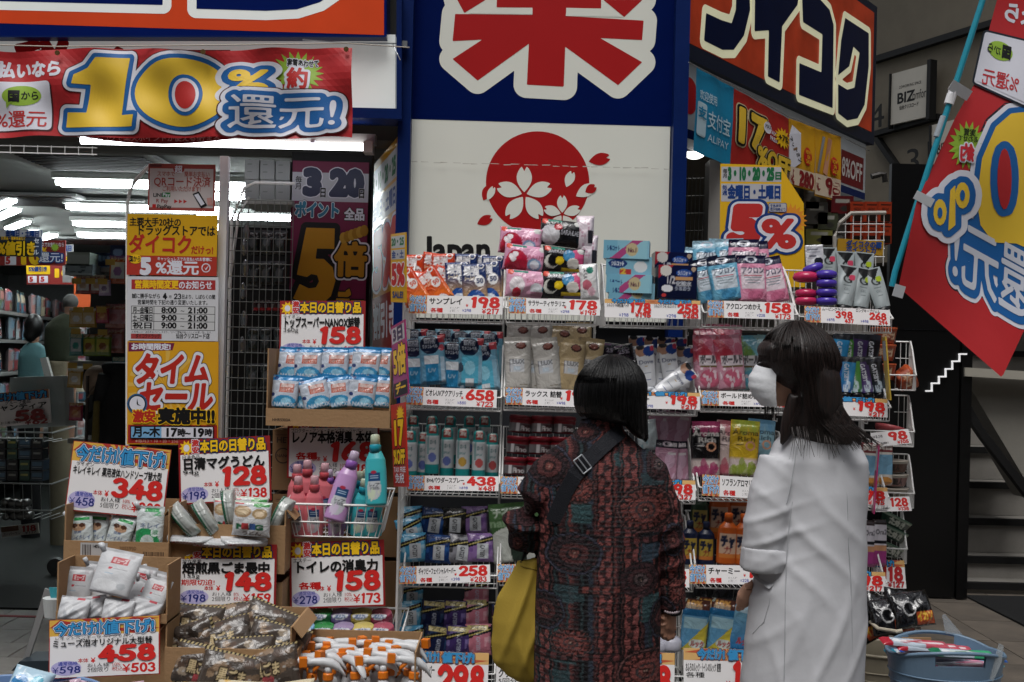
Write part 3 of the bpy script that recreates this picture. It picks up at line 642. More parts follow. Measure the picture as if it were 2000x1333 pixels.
# ------------- right lightbox (receding) -------------
def rs(t, off, z, w_t, h_z, w, h):   # surface on the side wall
    o_ = rp(t, off, z); return Sur(o_, RD, Vector((0, 0, -1)), w_t / w, h_z / h)
zb = 2.605; S = rs(0, 0, 5.0, 1.9, 5.0 - zb, 400, 500)
B0 = S.c(1341, 108); B1 = S.c(1707, 285); T1 = S.c(1714, 15)
DO = M('a83a20', .35, em=.12, var=.3, spec=.2); CR = M('d8d6b4', .35, em=.28, var=.1); DB = M('041236', .3, em=.02, var=.1, spec=.15)
wR = B1[0]; T1 = (B1[0], T1[1])
o = board('lightbox_sign', S, 400, 500, .1, M('0c1830', .4), pts=[(0, T1[1]), T1, (B1[0], 500), (0, 500)]); tag(o, 'receding orange lightbox with big dark blue katakana at right', 'sign')
p = Pr(.0008); fr = S.pts([(1346, -120), (1700, 28), (1694, 264), (1346, 96)]); p.poly([(4, T1[1] + 8), (B1[0] - 9, T1[1] + 8), (B1[0] - 9, 488), (4, 488)], DO)
X = lambda l: [tuple(v) for v in S.pts(l)]
ta = [(1376, 18), (1392, 22), (1424, 42), (1440, 0), (1445, -60), (1456, -70), (1470, 20), (1452, 70), (1426, 98), (1400, 98), (1375, 80)]
ta = [(1378, 26), (1408, 40), (1428, 46), (1436, 20), (1438, -40), (1462, -40), (1464, 20), (1452, 70), (1432, 98), (1410, 98), (1374, 80)]
i_ = [(1473, -20), (1560, -20), (1556, 10), (1526, 52), (1521, 162), (1498, 150), (1500, 60), (1472, 62)]
ko = [(1564, -10), (1600, 0), (1618, 20), (1626, 50), (1624, 212), (1558, 186), (1559, 124), (1602, 142), (1604, 68), (1566, 44)]
ku = [(1648, 36), (1694, 66), (1694, 130), (1686, 205), (1672, 232), (1652, 236), (1634, 222), (1634, 165), (1652, 176), (1666, 172), (1676, 104), (1664, 92), (1656, 130), (1634, 148), (1640, 80)]
for l in (ta, i_, ko, ku): p.shape([X(l)], DB, ol=((6.5, CR),), gs=1.2)
p.build('letters', S.fn, o)
# lower white box with logo and OFF print
S = rs(0, -.02, zb - .005, 1.9, .275, 400, 105); o = board('lightbox_sign', S, 398, 105, .1, M('9aa0a4', .4, em=.06)); tag(o, 'pale lower lightbox under the receding katakana sign', 'sign')
p = Pr(.0008); p.rect(0, 92, 398, 105, BLF).ell(16, 45, 13, 26, PR); x, y = S.c(1640, 315); p.rect(330, 28, 392, 88, M('6e161c', .5)); p.text('8%OFF', 332, 34, 46, M('c8c4c0', .5), w=56, b=.02); p.build('print', S.fn, o)
# flags hung in front of it
class RW:
    def __init__(s, tl, tr, off, hpx, w, h, amp=.0022):
        # tl,tr pixels on the offset plane; hpx = bottom-left pixel
        pl0 = rp(0, off, 0); s.off = off
        def on(px, py): r = ray(px, py); t_ = (pl0 - CP).dot(RN) / r.dot(RN); return CP + r * t_
        a, b, c = on(*tl), on(*tr), on(*hpx); s.S = Sur(a, b - a, c - a, (b - a).length / w, (c - a).length / h); s.mw = s.S.mw; s.amp = amp; s.kx = s.S.kx; s.ky = s.S.ky
    def fn(s, X, Y, h): v = s.S.fn(X, Y, h); v[:, 1] += s.amp * np.sin(v[:, 0] * 38 + v[:, 2] * 6) + s.amp * .6 * np.sin(v[:, 2] * 25 + 2); return v
def hflag(name, tl, tr, bl, off, w, h, col, lab, cat, draw):
    R_ = RW(tl, tr, off, bl, w, h); t = empty(name, mw=R_.mw); tag(t, lab, cat); p = Pr(.0006)
    p.add([np.array([[(w * i / 16, h * j / 10), (w * (i + 1) / 16, h * j / 10), (w * (i + 1) / 16, h * (j + 1) / 10), (w * i / 16, h * (j + 1) / 10)] for i in range(16) for j in range(10)], float)], col, 0)
    p.build('cloth', R_.fn, t); p = Pr(.0022); draw(p); p.build('print', R_.fn, t); return t
ABL = M('0f84ae', .55); ABW = M('bcd8e4', .55)
def da(p):
    p.text('欢迎使用', 15, 55, 30, ABW, w=62, b=.01, mr=6).rr(6, 92, 42, 190, 8, ABW).text('支', 8, 105, 34, ABL, b=.03, w=32, mr=6).text('支付宝', 46, 105, 52, ABW, w=86, b=.01, mr=6).text('ALIPAY', 50, 168, 30, ABW, w=80, b=.0, mr=6)
hflag('payment_flag', (1361, 132), (1433, 172), (1358, 296), .05, 140, 240, ABL, 'bright blue hanging payment flag with white Chinese lettering', 'flag', da)
def d17(p):
    p.text('17', 2, 25, 120, BNY, w=105, b=.05, ol=((.13, M('d8c8a0', .5)), (.10, BLK)), mr=8); p.text('%OFF', 80, 112, 66, BNY, w=118, b=.05, ol=((.13, M('d8c8a0', .5)), (.10, BLK)), mr=8)
    p.ell(112, 60, 13, 16, BNW).text('MAX', 102, 50, 15, BLK, w=20, res=2).text('TAX-', 126, 55, 16, BNW, w=30, b=.03, res=2).text('FREE', 126, 72, 16, BNW, w=30, b=.03, res=2).star(172, 66, 30, 19, 14, YEL).text('+7%', 156, 54, 24, BLK, w=34, b=.03)
hflag('sale_banner', (1433, 172), (1543, 234), (1431, 322), .05, 200, 200, M('b0241e', .55), 'red hanging banner with yellow 17%OFF beside the blue flag', 'banner', d17)
def dn(price, y0, art):
    def f(p):
        if art == 'box': p.poly([(18, 20), (60, 40), (60, 150), (0, 190), (0, 60)], BNW).text('アリナミン', 12, 60, 20, BLK, rot=55, b=.04, res=2).poly([(20, 105), (40, 95), (42, 103), (22, 113)], M('8a6a4a', .5))
        else: p.poly([(10, 150), (40, 20), (52, 22), (22, 155)], GRY).poly([(40, 150), (66, 20), (90, 24), (60, 160)], M('c89070', .5))
        p.ell(98, 118, 24, 34, RED).text('NOW', 82, 92, 19, YEL, w=32, b=.03, res=2).text('ON', 88, 110, 19, YEL, w=20, b=.03, res=2).text('SALE!', 79, 128, 19, YEL, w=38, b=.03, res=2)
        p.rect(0, y0, 140, 234, M('e4d2b8', .5)).text(price, 14, y0 + 4, 60, M('8c1a20', .5), w=120, hand=True, b=.03).text('¥', 2, y0 + 30, 26, M('8c1a20', .5), hand=True)
    return f
hflag('sale_banner', (1541, 231), (1592, 250), (1541, 362), .05, 140, 240, M('d8a018', .55), 'yellow hanging banner with a carton and the price 5280', 'banner', dn('5280', 172, 'box'))
hflag('sale_banner', (1592, 250), (1642, 268), (1592, 383), .052, 140, 240, M('d8a018', .55), 'yellow hanging banner with a finger photo and the price 398', 'banner', dn('398', 160, 'tube'))
def onside(px, py, off): r = ray(px, py); t_ = (rp(0, off, 0) - CP).dot(RN) / r.dot(RN); return CP + r * t_
b = MB(); b.tube([onside(1345, 122, .055), onside(1440, 172, .055), onside(1540, 228, .055), onside(1645, 268, .055), onside(1700, 296, .055)], .002, STEEL); tag(b.build('cable'), 'steel cable carrying the flags under the receding sign', 'cable')
# recessed round lamp
t = empty('downlight', P(1356, 300, 4.5)); tag(t, 'lit round lamp under the blue flag beside the right post', 'lamp')
b = MB(); b.lathe([(.055, 0), (.062, .006), (.06, .02), (.045, .05), (.035, .07)], M('9c9c98', .4), 28); b.build('reflector', t)
MB().lathe([(.043, .0), (.036, -.012), (.02, -.02), (.004, -.022)], M('fffdf4', .4, em=3.2), 24).build('bulb', t)
b = MB(); b.box(-.02, .0, .07, .02, .05, .2, DARK); b.build('bracket', t)
# ---------------- poster column ----------------
GLZ = M('c9cacb', .45, bump=.08, bs=8)
t = empty('display_frame', P(345, 1100, 3.98)); tag(t, 'white wire and board display frame carrying the four stacked posters', 'display frame')
b = MB(); q0 = P(424, 320, 4.0); q1 = P(440, 870, 4.0)
bx = MB().box(P(425, 500, 4.0).x, 4.0, .2, P(441, 500, 4.0).x, 4.03, P(430, 305, 4.0).z, WHT); wb(bx, 'post', t)
b = MB(); y_ = 3.99; b.tube([P(249, 880, y_), P(249, 600, y_), P(249, 395, y_), P(262, 355, y_), P(286, 330, y_), P(292, 325, y_)], .007, WIRE, 8)
b.tube([P(247, 400, y_ + .04), P(253, 372, y_ + .04), P(275, 345, y_ + .04)], .004, WIRE, 6); wb(b, 'bent_rail', t)
def poster(tl, tr, bl, w, h, m, lab, Y=3.96, name='poster', cat='poster', th=.002, pts=None):
    S = sq((*tl, Y), (*tr, Y), (*bl, Y), w, h); o = board(name, S, w, h, th, m, pts=pts); tag(o, lab, cat); return S, o
PKR = M('b06a62', .5); PB_ = M('b9b9bd', .4)
S, o = poster((290, 320), (421, 322), (288, 412), 132, 92, M('c9bfbd', .45), 'pale pink mobile payment poster, topmost on the display column')
p = Pr(); p.rect(0, 0, 132, 92, M('a24c44', .5)).rect(3, 9, 128, 85, M('c9bfbd', .45)); p.poly([(2, 1), (26, 1), (26, 6), (2, 6)], M('6a3434', .5))
p.ell(60, 10, 11, 8, M('a03a32', .5)).text('超', 52, 3, 15, BNW, b=.03).text('スマホで', 17, 14, 11, PKR, w=36, b=.02, res=2).text('簡単お支払い', 71, 14, 11, PKR, w=50, b=.02, res=2)
p.text('QRコード決済', 11, 24, 21, M('a8463c', .5), w=112, b=.012).text('ご利用いただけます!', 28, 43, 11, PKR, w=76, b=.02, res=2)
p.text('LINE', 10, 56, 10, BLK, b=.03, res=2).rect(28, 56, 44, 65, M('1c7a34', .5)).text('Pay', 29, 55, 10, BNW, b=.02, res=2).text('R Pay', 16, 67, 10, M('8a2a2a', .5), b=.02, res=2).text('PayPay', 18, 78, 10, BLK, b=.03, res=2).rect(9, 79, 16, 86, RED)
for i in range(3): p.poly([(52 + i * 9, 69), (59 + i * 9, 73), (52 + i * 9, 77)], CRD)
p.poly([(88, 58), (100, 53), (117, 80), (105, 86)], BLK).poly([(91, 60), (99, 57), (112, 77), (105, 81)], BNW).poly([(116, 66), (126, 64), (128, 80), (118, 80)], M('c9948c', .5)); p.build('print', S.fn, o)
S, o = poster((249, 418), (425, 421), (249, 537), 177, 119, M('d6a418', .45, var=.03), 'yellow and red 5% cashback poster, second from the top of the column')
p = Pr(); TR_ = M('b5281c', .5)
p.text('主要大手20社の', 4, 7, 17, BLK, w=102, b=.03).text('ドラッグストアでは', 18, 21, 21, BLK, w=155, b=.03).text('ダイコク', 3, 40, 38, TR_, w=126, b=.03).text('だけっ!', 126, 60, 17, TR_, w=44, b=.03)
p.rect(0, 81, 177, 119, M('b03426', .5)).ell(17, 88, 13, 9, YEL).text('国から', 5, 82, 12, BLK, w=23, b=.03, res=2).text('5', 27, 80, 42, BNW, b=.07).text('%還元', 57, 90, 28, BNW, w=85, b=.03).text('キャッシュレスでお支払いのお客様に', 60, 83, 7.5, BNW, w=108, b=.02, res=2)
p.ell(156, 103, 9, 9, BNW).ell(156, 103, 7, 7, M('b03426', .5)).poly([(152, 101), (155, 105), (163, 96), (156, 108)], BNW); p.build('print', S.fn, o)
S, o = poster((249, 540), (427, 542), (250, 665), 178, 124, M('cfd0d4', .45, var=.02), 'white opening hours notice, third from the top of the column')
p = Pr(); p.rect(8, 6, 172, 25, M('a82c2e', .5)).text('営業時間変更', 14, 7, 17, YEL, w=86, b=.04).text('のお知らせ', 100, 8, 16, BNW, w=66, b=.03)
p.text('誠に勝手ながら', 9, 33, 10, BLK, w=56, b=.02, res=2).text('4', 70, 32, 12, BLK, b=.05, hand=True).text('月', 81, 36, 6, BLK, res=2).text('23', 91, 32, 12, BLK, b=.0, hand=True).text('日より、しばらくの間', 106, 34, 9, BLK, w=66, b=.02, res=2)
p.text('営業時間を下記の通り変更いたします。', 20, 45, 10, BLK, w=142, b=.015, res=2)
p.rect(8, 57, 172, 104, BLK).rect(9, 58, 171, 71.5, GLZ).rect(9, 72.5, 171, 86.5, GLZ).rect(9, 87.5, 171, 103, GLZ)
for i, (d, a) in enumerate((('月~金曜日', '8:00'), ('土~日曜日', '9:00'), ('祝日', '9:00'))):
    y = 58 + i * 14.8; p.text(d, 11, y + 1, 13, BLK, w=40, b=.03).text(a, 67, y - 1, 15, BLK, w=30, b=.04).text('~', 104, y, 14, BLK, b=.0).text('21:00', 119, y - 1, 15, BLK, w=38, b=.04)
p.rect(52, 58, 53, 103, BLK)
p.text('お客様にはご迷惑をおかけしますが、何卒ご理解の程よろしくお願い致します。', 9, 105, 5, BLK, w=160, b=0, res=4).rect(8, 111, 68, 121, M('a23a3a', .5)).text('ダイコクドラッグ', 17, 111, 9, BLK, w=48, b=.02, res=2).text('仙台クリスロード店', 96, 109, 11, BLK, w=66, b=.02, res=2); p.build('print', S.fn, o)
S, o = poster((249, 667), (427, 668), (251, 868), 178, 201, M('d99c18', .45, var=.04), 'yellow time sale poster with big red katakana, lowest on the column')
p = Pr(); p.rect(2, 2, 176, 199, M('dba01c', .45))
for k in range(20):
    a = math.radians(k * 18); a2 = a + .12; p.poly([(75 + 5 * math.cos(a), 88 + 5 * math.sin(a)), (75 + 74 * math.cos(a), 88 + 70 * math.sin(a)), (75 + 74 * math.cos(a2), 88 + 70 * math.sin(a2))], M('dfb450', .45), l=2)
p.poly([(2, 2), (92, 3), (88, 17), (2, 20)], MAG).text('お時間限定!', 7, 4, 13, BNW, w=78, b=.04)
R2 = M('b8281e', .45)
p.text('タイム', 14, 24, 62, R2, w=148, b=.05, ol=((.17, BLK), (.15, BNW)), sk=.1).text('セール', 24, 78, 62, R2, w=144, b=.05, ol=((.17, BLK), (.15, BNW)), sk=.1)
p.ell(20, 122, 20, 20, M('2c5c88', .5)).ell(20, 122, 17, 17, BLK).ell(20, 122, 15, 15, BNW).poly([(19, 122), (20, 111), (22, 122)], BLK).poly([(20, 121), (28, 126), (20, 124)], BLK)
p.rect(2, 163, 176, 199, M('a8241e', .5)).text('激安', 12, 135, 24, R2, w=44, b=.05, ol=((.12, YEL),)).text('実施中!!', 61, 130, 32, BLK, w=112, b=.055, ol=((.1, YEL),))
p.rect(7, 165, 170, 190, BLK).rect(9, 167, 168, 188, BNW).rect(9, 167, 68, 188, M('7ab0d8', .5)).text('月~木', 12, 166, 21, BLK, w=53, b=.04).text('17', 74, 166, 22, BLK, w=24, b=.05).text('時~', 99, 170, 16, BLK, b=.04).text('19', 127, 166, 22, BLK, w=24, b=.05).text('時', 152, 170, 15, BLK, b=.04)
p.text('※毎月3・10・20・25日・毎週金・土', 16, 191, 7, M('d8a090', .5), w=140, res=2); p.build('print', S.fn, o)
# 3/20 day poster in the recess
S, o = poster((572, 314), (721, 318), (570, 640), 150, 325, MAG, 'magenta poster with large dark 3 and 20 and golden 5 in the recess', Y=4.5)
p = Pr(); p.rect(0, 22, 150, 78, M('b9bac4', .3)).text('毎月', 6, 30, 13, BLK, rot='v', b=.02)
N3 = M('0d1c48', .4); p.text('3', 22, 8, 64, N3, w=36, b=.09, ol=((.12, BNW),)).text('日', 54, 51, 20, BLK, w=14, b=.04, ol=((.07, BNW),)).text('20', 76, 8, 64, N3, w=62, b=.09, ol=((.12, BNW),)).text('日', 130, 51, 20, BLK, w=14, b=.04, ol=((.07, BNW),))
p.text('ポイント', 7, 80, 31, M('2b7c9c', .5), w=88, b=.06, ol=((.14, BLK), (.11, BNW))).text('全品', 104, 90, 24, BNW, w=40, b=.04, ol=((.1, BLK),))
G5 = M('c08a20', .4); five = [(32, 130), (82, 130), (84, 166), (44, 166), (42, 196), (52, 190)] + arcp(55, 232, 34, 44, -80, 125, 18) + [(12, 262), (28, 236)] + arcp(50, 238, 12, 12, 150, -110, 8)[:-2] + [(42, 222), (18, 214)]
five = [(30, 130), (86, 130), (86, 170), (52, 170), (50, 190), (66, 190), (84, 206), (90, 232), (82, 262), (62, 280), (34, 282), (8, 268), (20, 240), (38, 248), (52, 246), (58, 234), (54, 222), (42, 220), (34, 226), (14, 222)]
p.shape([five], G5, ol=((11, BLK), (7, BLK)), gs=1.5); p.shape([five], G5, gs=1.5)
p.text('倍', 88, 158, 66, G5, w=62, b=.05, ol=((.15, BNW), (.10, BLK))).text('デー', 92, 250, 50, G5, w=56, b=.06, ol=((.11, BLK),))
for i in range(6): p.ell(104 + i * 8, 148 - i * 3, 8, 11, M('a87c20' if i % 2 else 'c09838', .4))
p.build('print', S.fn, o)
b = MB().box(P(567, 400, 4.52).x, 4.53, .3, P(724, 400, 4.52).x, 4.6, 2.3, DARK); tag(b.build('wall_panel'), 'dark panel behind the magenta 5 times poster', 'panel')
# receding yellow poster on the pillar flank
a_, b2, c_ = P(727, 326, 4.75), P(776, 268, 4.18), P(727, 700, 4.75)
S = Sur(a_, b2 - a_, c_ - a_, (b2 - a_).length / 150, (c_ - a_).length / 340); o = board('poster', S, 150, 340, .003, M('c08c1a', .3)); tag(o, 'yellow 5% poster turned edge-on beside the left blue post', 'poster')
p = Pr(); p.rect(0, 14, 150, 60, PB_).rect(0, 66, 150, 110, PB_).text('3・10・20・25', 6, 20, 36, GRN, w=136, b=.06).text('金曜日・土曜日', 6, 72, 30, BLU, w=136, b=.05).text('5%', 6, 110, 120, CRD, w=140, b=.08, ol=((.13, BNW), (.09, BLU))).rect(0, 236, 150, 340, M('8c2a26', .5)).text('割引き', 6, 250, 60, BNW, w=136, b=.04); p.build('print', S.fn, o)
# yellow 5% poster at right (cut corner)
S, o = poster((1407, 320), (1530, 321), (1405, 560), 125, 240, M('e3b21e', .45), 'yellow 5% poster with a cut corner standing behind the racks', Y=4.0, pts=[(0, 0), (118, 3), (166, 76), (170, 240), (0, 240)])
p = Pr(); p.rect(2, 6, 121, 35, PB_).rect(2, 39, 121, 74, PB_).text('毎月', 5, 10, 9, BLK, rot='v', b=.02, res=2).text('3・10・20・25', 15, 4, 30, GRN, w=92, b=.085).text('日', 107, 15, 16, GRN, b=.04).text('毎週', 4, 42, 10, BLU, rot='v', b=.02, res=2).text('金曜日・土曜日', 15, 42, 27, BLU, w=106, b=.05)
p.star(140, 110, 34, 24, 20, M('e0902a', .5)); p.text('5', 20, 70, 100, CRD, w=62, b=.09, ol=((.18, BLU), (.13, BNW)), sk=.12).text('%', 84, 98, 74, CRD, w=66, b=.045, ol=((.19, BLU), (.13, BNW))).rr(96, 76, 132, 94, 3, BLU).rr(97, 77, 131, 93, 3, PB_).text('全品本体', 99, 78, 7, BLU, w=22, res=4).text('表示価格より', 99, 85, 7, BLU, w=31, res=4); p.build('print', S.fn, o)
b = MB().box(P(1383, 450, 4.3).x, 4.3, .3, P(1407, 450, 4.3).x, 4.4, P(1395, 312, 4.3).z, M('9a9894', .5)); tag(b.build('metal_pillar'), 'pale metal pillar left of the cut-corner 5% poster', 'pillar')
# ---------------- POP cards ----------------
def rays(p, x0, y0, x1, y1, cx, cy, m1, m2, n=16):
    p.rect(x0, y0, x1, y1, m1); L = p.bb[-1][1]; rx = max(x1 - cx, cx - x0); 
    def clip(px_, py_):
        dx, dy = px_ - cx, py_ - cy; t = 1e9
        if dx > 0: t = min(t, (x1 - cx) / dx)
        if dx < 0: t = min(t, (x0 - cx) / dx)
        if dy > 0: t = min(t, (y1 - cy) / dy)
        if dy < 0: t = min(t, (y0 - cy) / dy)
        return (cx + dx * t, cy + dy * t)
    for k in range(n):
        a = 2 * math.pi * (k + .1) / n; a2 = a + math.pi / n; p.poly([(cx, cy), clip(cx + math.cos(a), cy + math.sin(a)), clip(cx + math.cos(a2), cy + math.sin(a2))], m2, l=L + 1)
    p.bb.append(((x0, y0, x1, y1), L + 1))
RY1, RY2 = M('d8a838', .5), M('c23a2c', .5); CY1 = M('3a94cc', .45); PRC = M('d42a26', .45)
def pop_red(tl, tr, bl, Y, maker, name_, qty, price, taxp, normal, lab, red2=None, lim='2個限り', vari=False, nw=None, tax='10%'):
    S = sq((*tl, Y), (*tr, Y), (*bl, Y - .02), 190, 128); o = board('price_sign', S, 190, 128, .0025, DRED); tag(o, lab, 'price sign')
    p = Pr(); p.rect(4, 30, 186, 125, PAPER); p.star(17, 17, 16, 10, 10, YEL).ell(17, 17, 6, 7, BNW).text('激安', 28, 1, 14, CRD, rot='v', b=.05, ol=((.13, BNW),), w=15)
    p.text('本日の日替り品', 45, 3, 25, YEL, w=136, b=.045, ol=((.15, BLU), (.11, BLK)))
    p.text(maker, 7, 31, 9, BLK, w=min(150, 9.5 * len(maker)), b=.0, res=2).text(name_, 8, 37, 24, BLK, w=nw or 170, b=.04)
    if qty: p.text(qty, 8, 59, 12, BLK, w=34, b=0, res=2)
    if red2: p.text(red2, 6, 73, 13, RED, w=66, b=.02, res=2)
    if vari: p.text('各種', 18, 78, 14, RED, w=44, b=.04)
    p.text(price, 88 if len(price) > 2 else 110, 57, 40, PRC, w=94, hand=True, b=.018).text('¥', 74, 84, 14, PRC, hand=True).text('本体', 51, 86, 10, CRD, w=18, b=.02, res=2)
    p.ell(32, 109, 28, 15, LIL).text('通常価格', 17, 95, 9, PURP, w=34, b=0, res=2).text('¥' + normal, 6, 103, 17, M('1c2c7c', .5), w=50, hand=True, b=-.015)
    p.text('お1人様', 66, 99, 9, BLK, w=38, b=0, res=2).text(lim, 66, 108, 11, BLK, w=38, b=0, res=2).text(tax, 108, 99, 9, CRD, b=0, res=2).text('税込', 108, 108, 10, CRD, b=.0, res=2).text('¥' + taxp, 126, 101, 21, PRC, w=56, hand=True, b=.0)
    p.build('print', S.fn, o); return o
def pop_blue(tl, tr, bl, Y, maker, name_, price, taxp, normal, lab, lim='5個限り', nw=None, w=190, h=128, dY=-.02, body=True):
    S = sq((*tl, Y), (*tr, Y), (*bl, Y + dY), w, h); o = board('price_sign', S, w, h, .0025, M('a8322c', .5)); tag(o, lab, 'price sign')
    p = Pr(); rays(p, 1, 1, w - 1, 40, 95, 22, M('dcae4a', .5), M('b4382e', .5), 14); p.star(88, 20, 30, 16, 12, M('5a9cc8', .5), sy=.6); p.rect(2, 36, w - 2, h - 2, PAPER)
    p.text('今だけ!', 9, 7, 30, CY1, w=78, b=.03, ol=((.15, NAVY), (.12, BNW), (.07, NAVY))).text('値下げ!', 94, 7, 30, CY1, w=88, b=.03, ol=((.15, NAVY), (.12, BNW), (.07, NAVY)))
    p.text(maker, 10, 37, 8, BLK, w=min(150, 9 * len(maker)), b=0, res=2).text(name_, 6, 44, 17, BLK, w=nw or 172, b=.02)
    p.text(price, 86, 59, 38, PRC, w=98, hand=True, b=.018).text('¥', 72, 84, 14, PRC, hand=True).text('本体', 50, 86, 10, CRD, w=18, res=2)
    p.ell(30, 106, 26, 16, LIL).text('通常価格', 16, 92, 9, PURP, w=34, res=2).text('¥' + normal, 6, 101, 17, M('1c2c7c', .5), w=50, hand=True, b=-.015)
    p.text('お1人様', 66, 97, 9, BLK, w=38, b=0, res=2).text(lim, 66, 107, 11, BLK, w=38, b=0, res=2).text('10%', 108, 97, 9, CRD, b=0, res=2).text('税込', 108, 107, 10, CRD, b=.0, res=2).text('¥' + taxp, 126, 100, 22, PRC, w=58, hand=True, b=.0)
    p.build('print', S.fn, o); return o
pop_red((547, 588), (714, 588), (549, 700), 3.84, 'ライオン', 'トップスーパーNANOX詰替', '360g', '158', '173', '198', 'red bordered 158 sign above the box of blue and white pouches')
pop_red((562, 807), (741, 806), (564, 934), 3.72, 'プロクター・アンド・ギャンブル・ジャパン', 'レノア本格消臭 本体', None, '168', '184', '298', 'red bordered 168 sign behind the basket of softener bottles', vari=True)
pop_red((348, 860), (527, 851), (356, 986), 3.56, '日清食品', '日清マグうどん', '94g', '128', '138', '198', 'red bordered 128 sign above the instant noodle packs')
pop_red((350, 1064), (541, 1064), (348, 1184), 3.40, '足立産業', '焙煎黒ごま最中', '155g', '148', '159', '198', 'red bordered 148 sign above the brown snack bags', red2='期限切迫!', tax='8%')
pop_red((565, 1060), (750, 1054), (566, 1190), 3.52, 'エステー', 'トイレの消臭力', None, '158', '173', '278', 'red bordered 158 sign between the bottles and the cup basket', vari=True)
pop_blue((144, 861), (335, 879), (132, 997), 3.44, 'ライオン', 'キレイキレイ 薬用液体ハンドソープ替大型', '348', '382', '458', 'white 348 sign with blue slogan above the hand soap pouches')
pop_blue((96, 1212), (312, 1202), (83, 1327), 2.88, 'レキットベンキーザー・ジャパン', 'ミューズ泡オリジナル大型替', '458', '503', '598', 'white 458 sign with blue slogan in front of the lowest soap box', lim='2個限り')
# shelf-edge cards of the racks
def shelf_card(tl, tr, bl, Y, name_, price, taxp, normal, lab, vari=True, head='sq', nw=None, w=180, h=42, qty=None, maker=None, lim=True, pr_x=118, seen=None):
    S = sq((*tl, Y + .012), (*tr, Y + .012), (*bl, Y), w, h); o = board('price_card', S, w, h, .0015, PAPER); tag(o, lab, 'price card', 'price cards along the rack shelves')
    p = Pr(.0003); x0 = 2
    if head == 'sq':
        rays(p, 0, 0, 34, h, 17, h / 2, M('dcb070', .5), M('c45a3a', .5), 14); p.text('今だけ', 1, 1, 18, CY1, w=31, b=.02, ol=((.11, NAVY), (.08, BNW))).text('値下げ!', 1, h - 22, 18, CY1, w=32, b=.02, ol=((.11, NAVY), (.08, BNW))); x0 = 38; y0 = 0
    elif head == 'top':
        rays(p, 0, 0, w, 9, w / 2, 5, M('dcb070', .5), M('c45a3a', .5), 12); p.text('今だけ! 値下げ!', 14, -1, 11, CY1, w=w - 40, b=.05, ol=((.12, NAVY),)); y0 = 7
    else: y0 = 0
    hh = h - y0
    if name_: p.text(name_, x0, y0 + 1 + (hh * .1), hh * .38, BLK, w=nw or min(74, 13 * len(name_)), b=.03)
    if maker: p.text(maker, x0 + 2, y0, 6, BLK, w=30, res=4, b=0)
    if vari: p.text('各種', x0 + 3, y0 + hh * .68, hh * .26, RED, w=24, b=.03, res=2)
    if lim: p.text('お1人様', x0 + 40, y0 + hh * .6, 5.5, BLK, w=19, b=-.01, res=4).text('2個限り', x0 + 40, y0 + hh * .76, 6.5, BLK, w=19, b=-.01, res=4)
    if normal: p.text('¥' + normal, x0 + 64, y0 + hh * .7, 8, PURP, w=18, b=-.02, hand=True)
    pw = w - pr_x - 5
    if price: p.text(price, pr_x, y0 + hh * .02, hh * .64, PRC, w=pw * min(1, len(price) / 3), hand=True, b=.02).text('¥', pr_x - 9, y0 + hh * .42, 8, PRC, hand=True)
    if taxp: p.text('¥' + taxp, pr_x + pw * .38, y0 + hh * .66, hh * .33, PRC, w=pw * .6, hand=True, b=0)
    p.build('print', S.fn, o); return o
YF = 3.56
sc_ = shelf_card
sc_((800, 577), (982, 580), (803, 612), YF, 'サンプレイ', '198', '217', '398', 'price card 198 under the orange and blue sunscreen packs')
sc_((994, 582), (1172, 587), (992, 612), YF, 'サラサーティサラリエ', '178', '195', '298', 'price card 178 under the pink and black sheet packs')
sc_((1180, 584), (1368, 592), (1183, 620), YF, 'アクロンつめかえ', '158', '173', '228', 'tmp') if 0 else None
def double_card(tl, tr, bl, Y, a, b_, lab, head):
    S = sq((*tl, Y + .012), (*tr, Y + .012), (*bl, Y), 190, 44); o = board('price_card', S, 190, 44, .0015, PAPER); tag(o, lab, 'price card', 'price cards along the rack shelves'); p = Pr(.0003)
    if head == 'top': rays(p, 0, 0, 190, 10, 95, 5, M('dcb070', .5), M('c45a3a', .5), 16); p.text('今だけ!値下げ!', 14, -1, 11, CY1, w=66, b=.05, ol=((.12, NAVY),)).text('今だけ!値下げ!', 106, -1, 11, CY1, w=66, b=.05, ol=((.12, NAVY),)); xs = (4, 98); y0 = 10; wd_ = 90
    else: rays(p, 0, 0, 36, 44, 18, 22, M('dcb070', .5), M('c45a3a', .5), 14); p.text('今だけ', 2, 2, 18, CY1, w=31, b=.02, ol=((.11, NAVY), (.08, BNW))).text('値下げ!', 2, 21, 18, CY1, w=32, b=.02, ol=((.11, NAVY), (.08, BNW))); xs = (39, 114); y0 = 1; wd_ = 73
    for x, (nm, pr, tx, no) in zip(xs, (a, b_)):
        if head == 'top': p.text(nm, x, y0, 9, BLK, w=44, b=.02, res=2).text(pr, x + 46, y0 - 3, 25, PRC, w=42, hand=True, b=.02).text('¥' + tx, x + 56, y0 + 20, 13, PRC, w=32, hand=True).text('¥' + no, x + 24, y0 + 23, 9, PURP, w=20, b=-.02, hand=True)
        else: p.text(nm, x, y0, 10, BLK, w=54, b=.02, res=2).text(pr, x + 30, y0 + 8, 21, PRC, w=38, hand=True, b=.02).text(tx, x + 50, y0 + 29, 12, PRC, w=20, hand=True).text('¥' + no, x + 10, y0 + 29, 9, PURP, w=18, b=-.02, hand=True)
    p.build('print', S.fn, o)
double_card((1181, 584), (1368, 588), (1181, 620), YF, ('シルコット82枚2個パック', '178', '195', '198'), ('シルコットうるうるコットン', '258', '283', '298'), 'double price card 178 and 258 under the light blue and navy boxes', 'top')
sc_((1382, 587), (1550, 592), (1384, 620), YF, 'アクロンつめかえ', '158', '173', '228', 'price card 158 under the light blue and pink pouches')
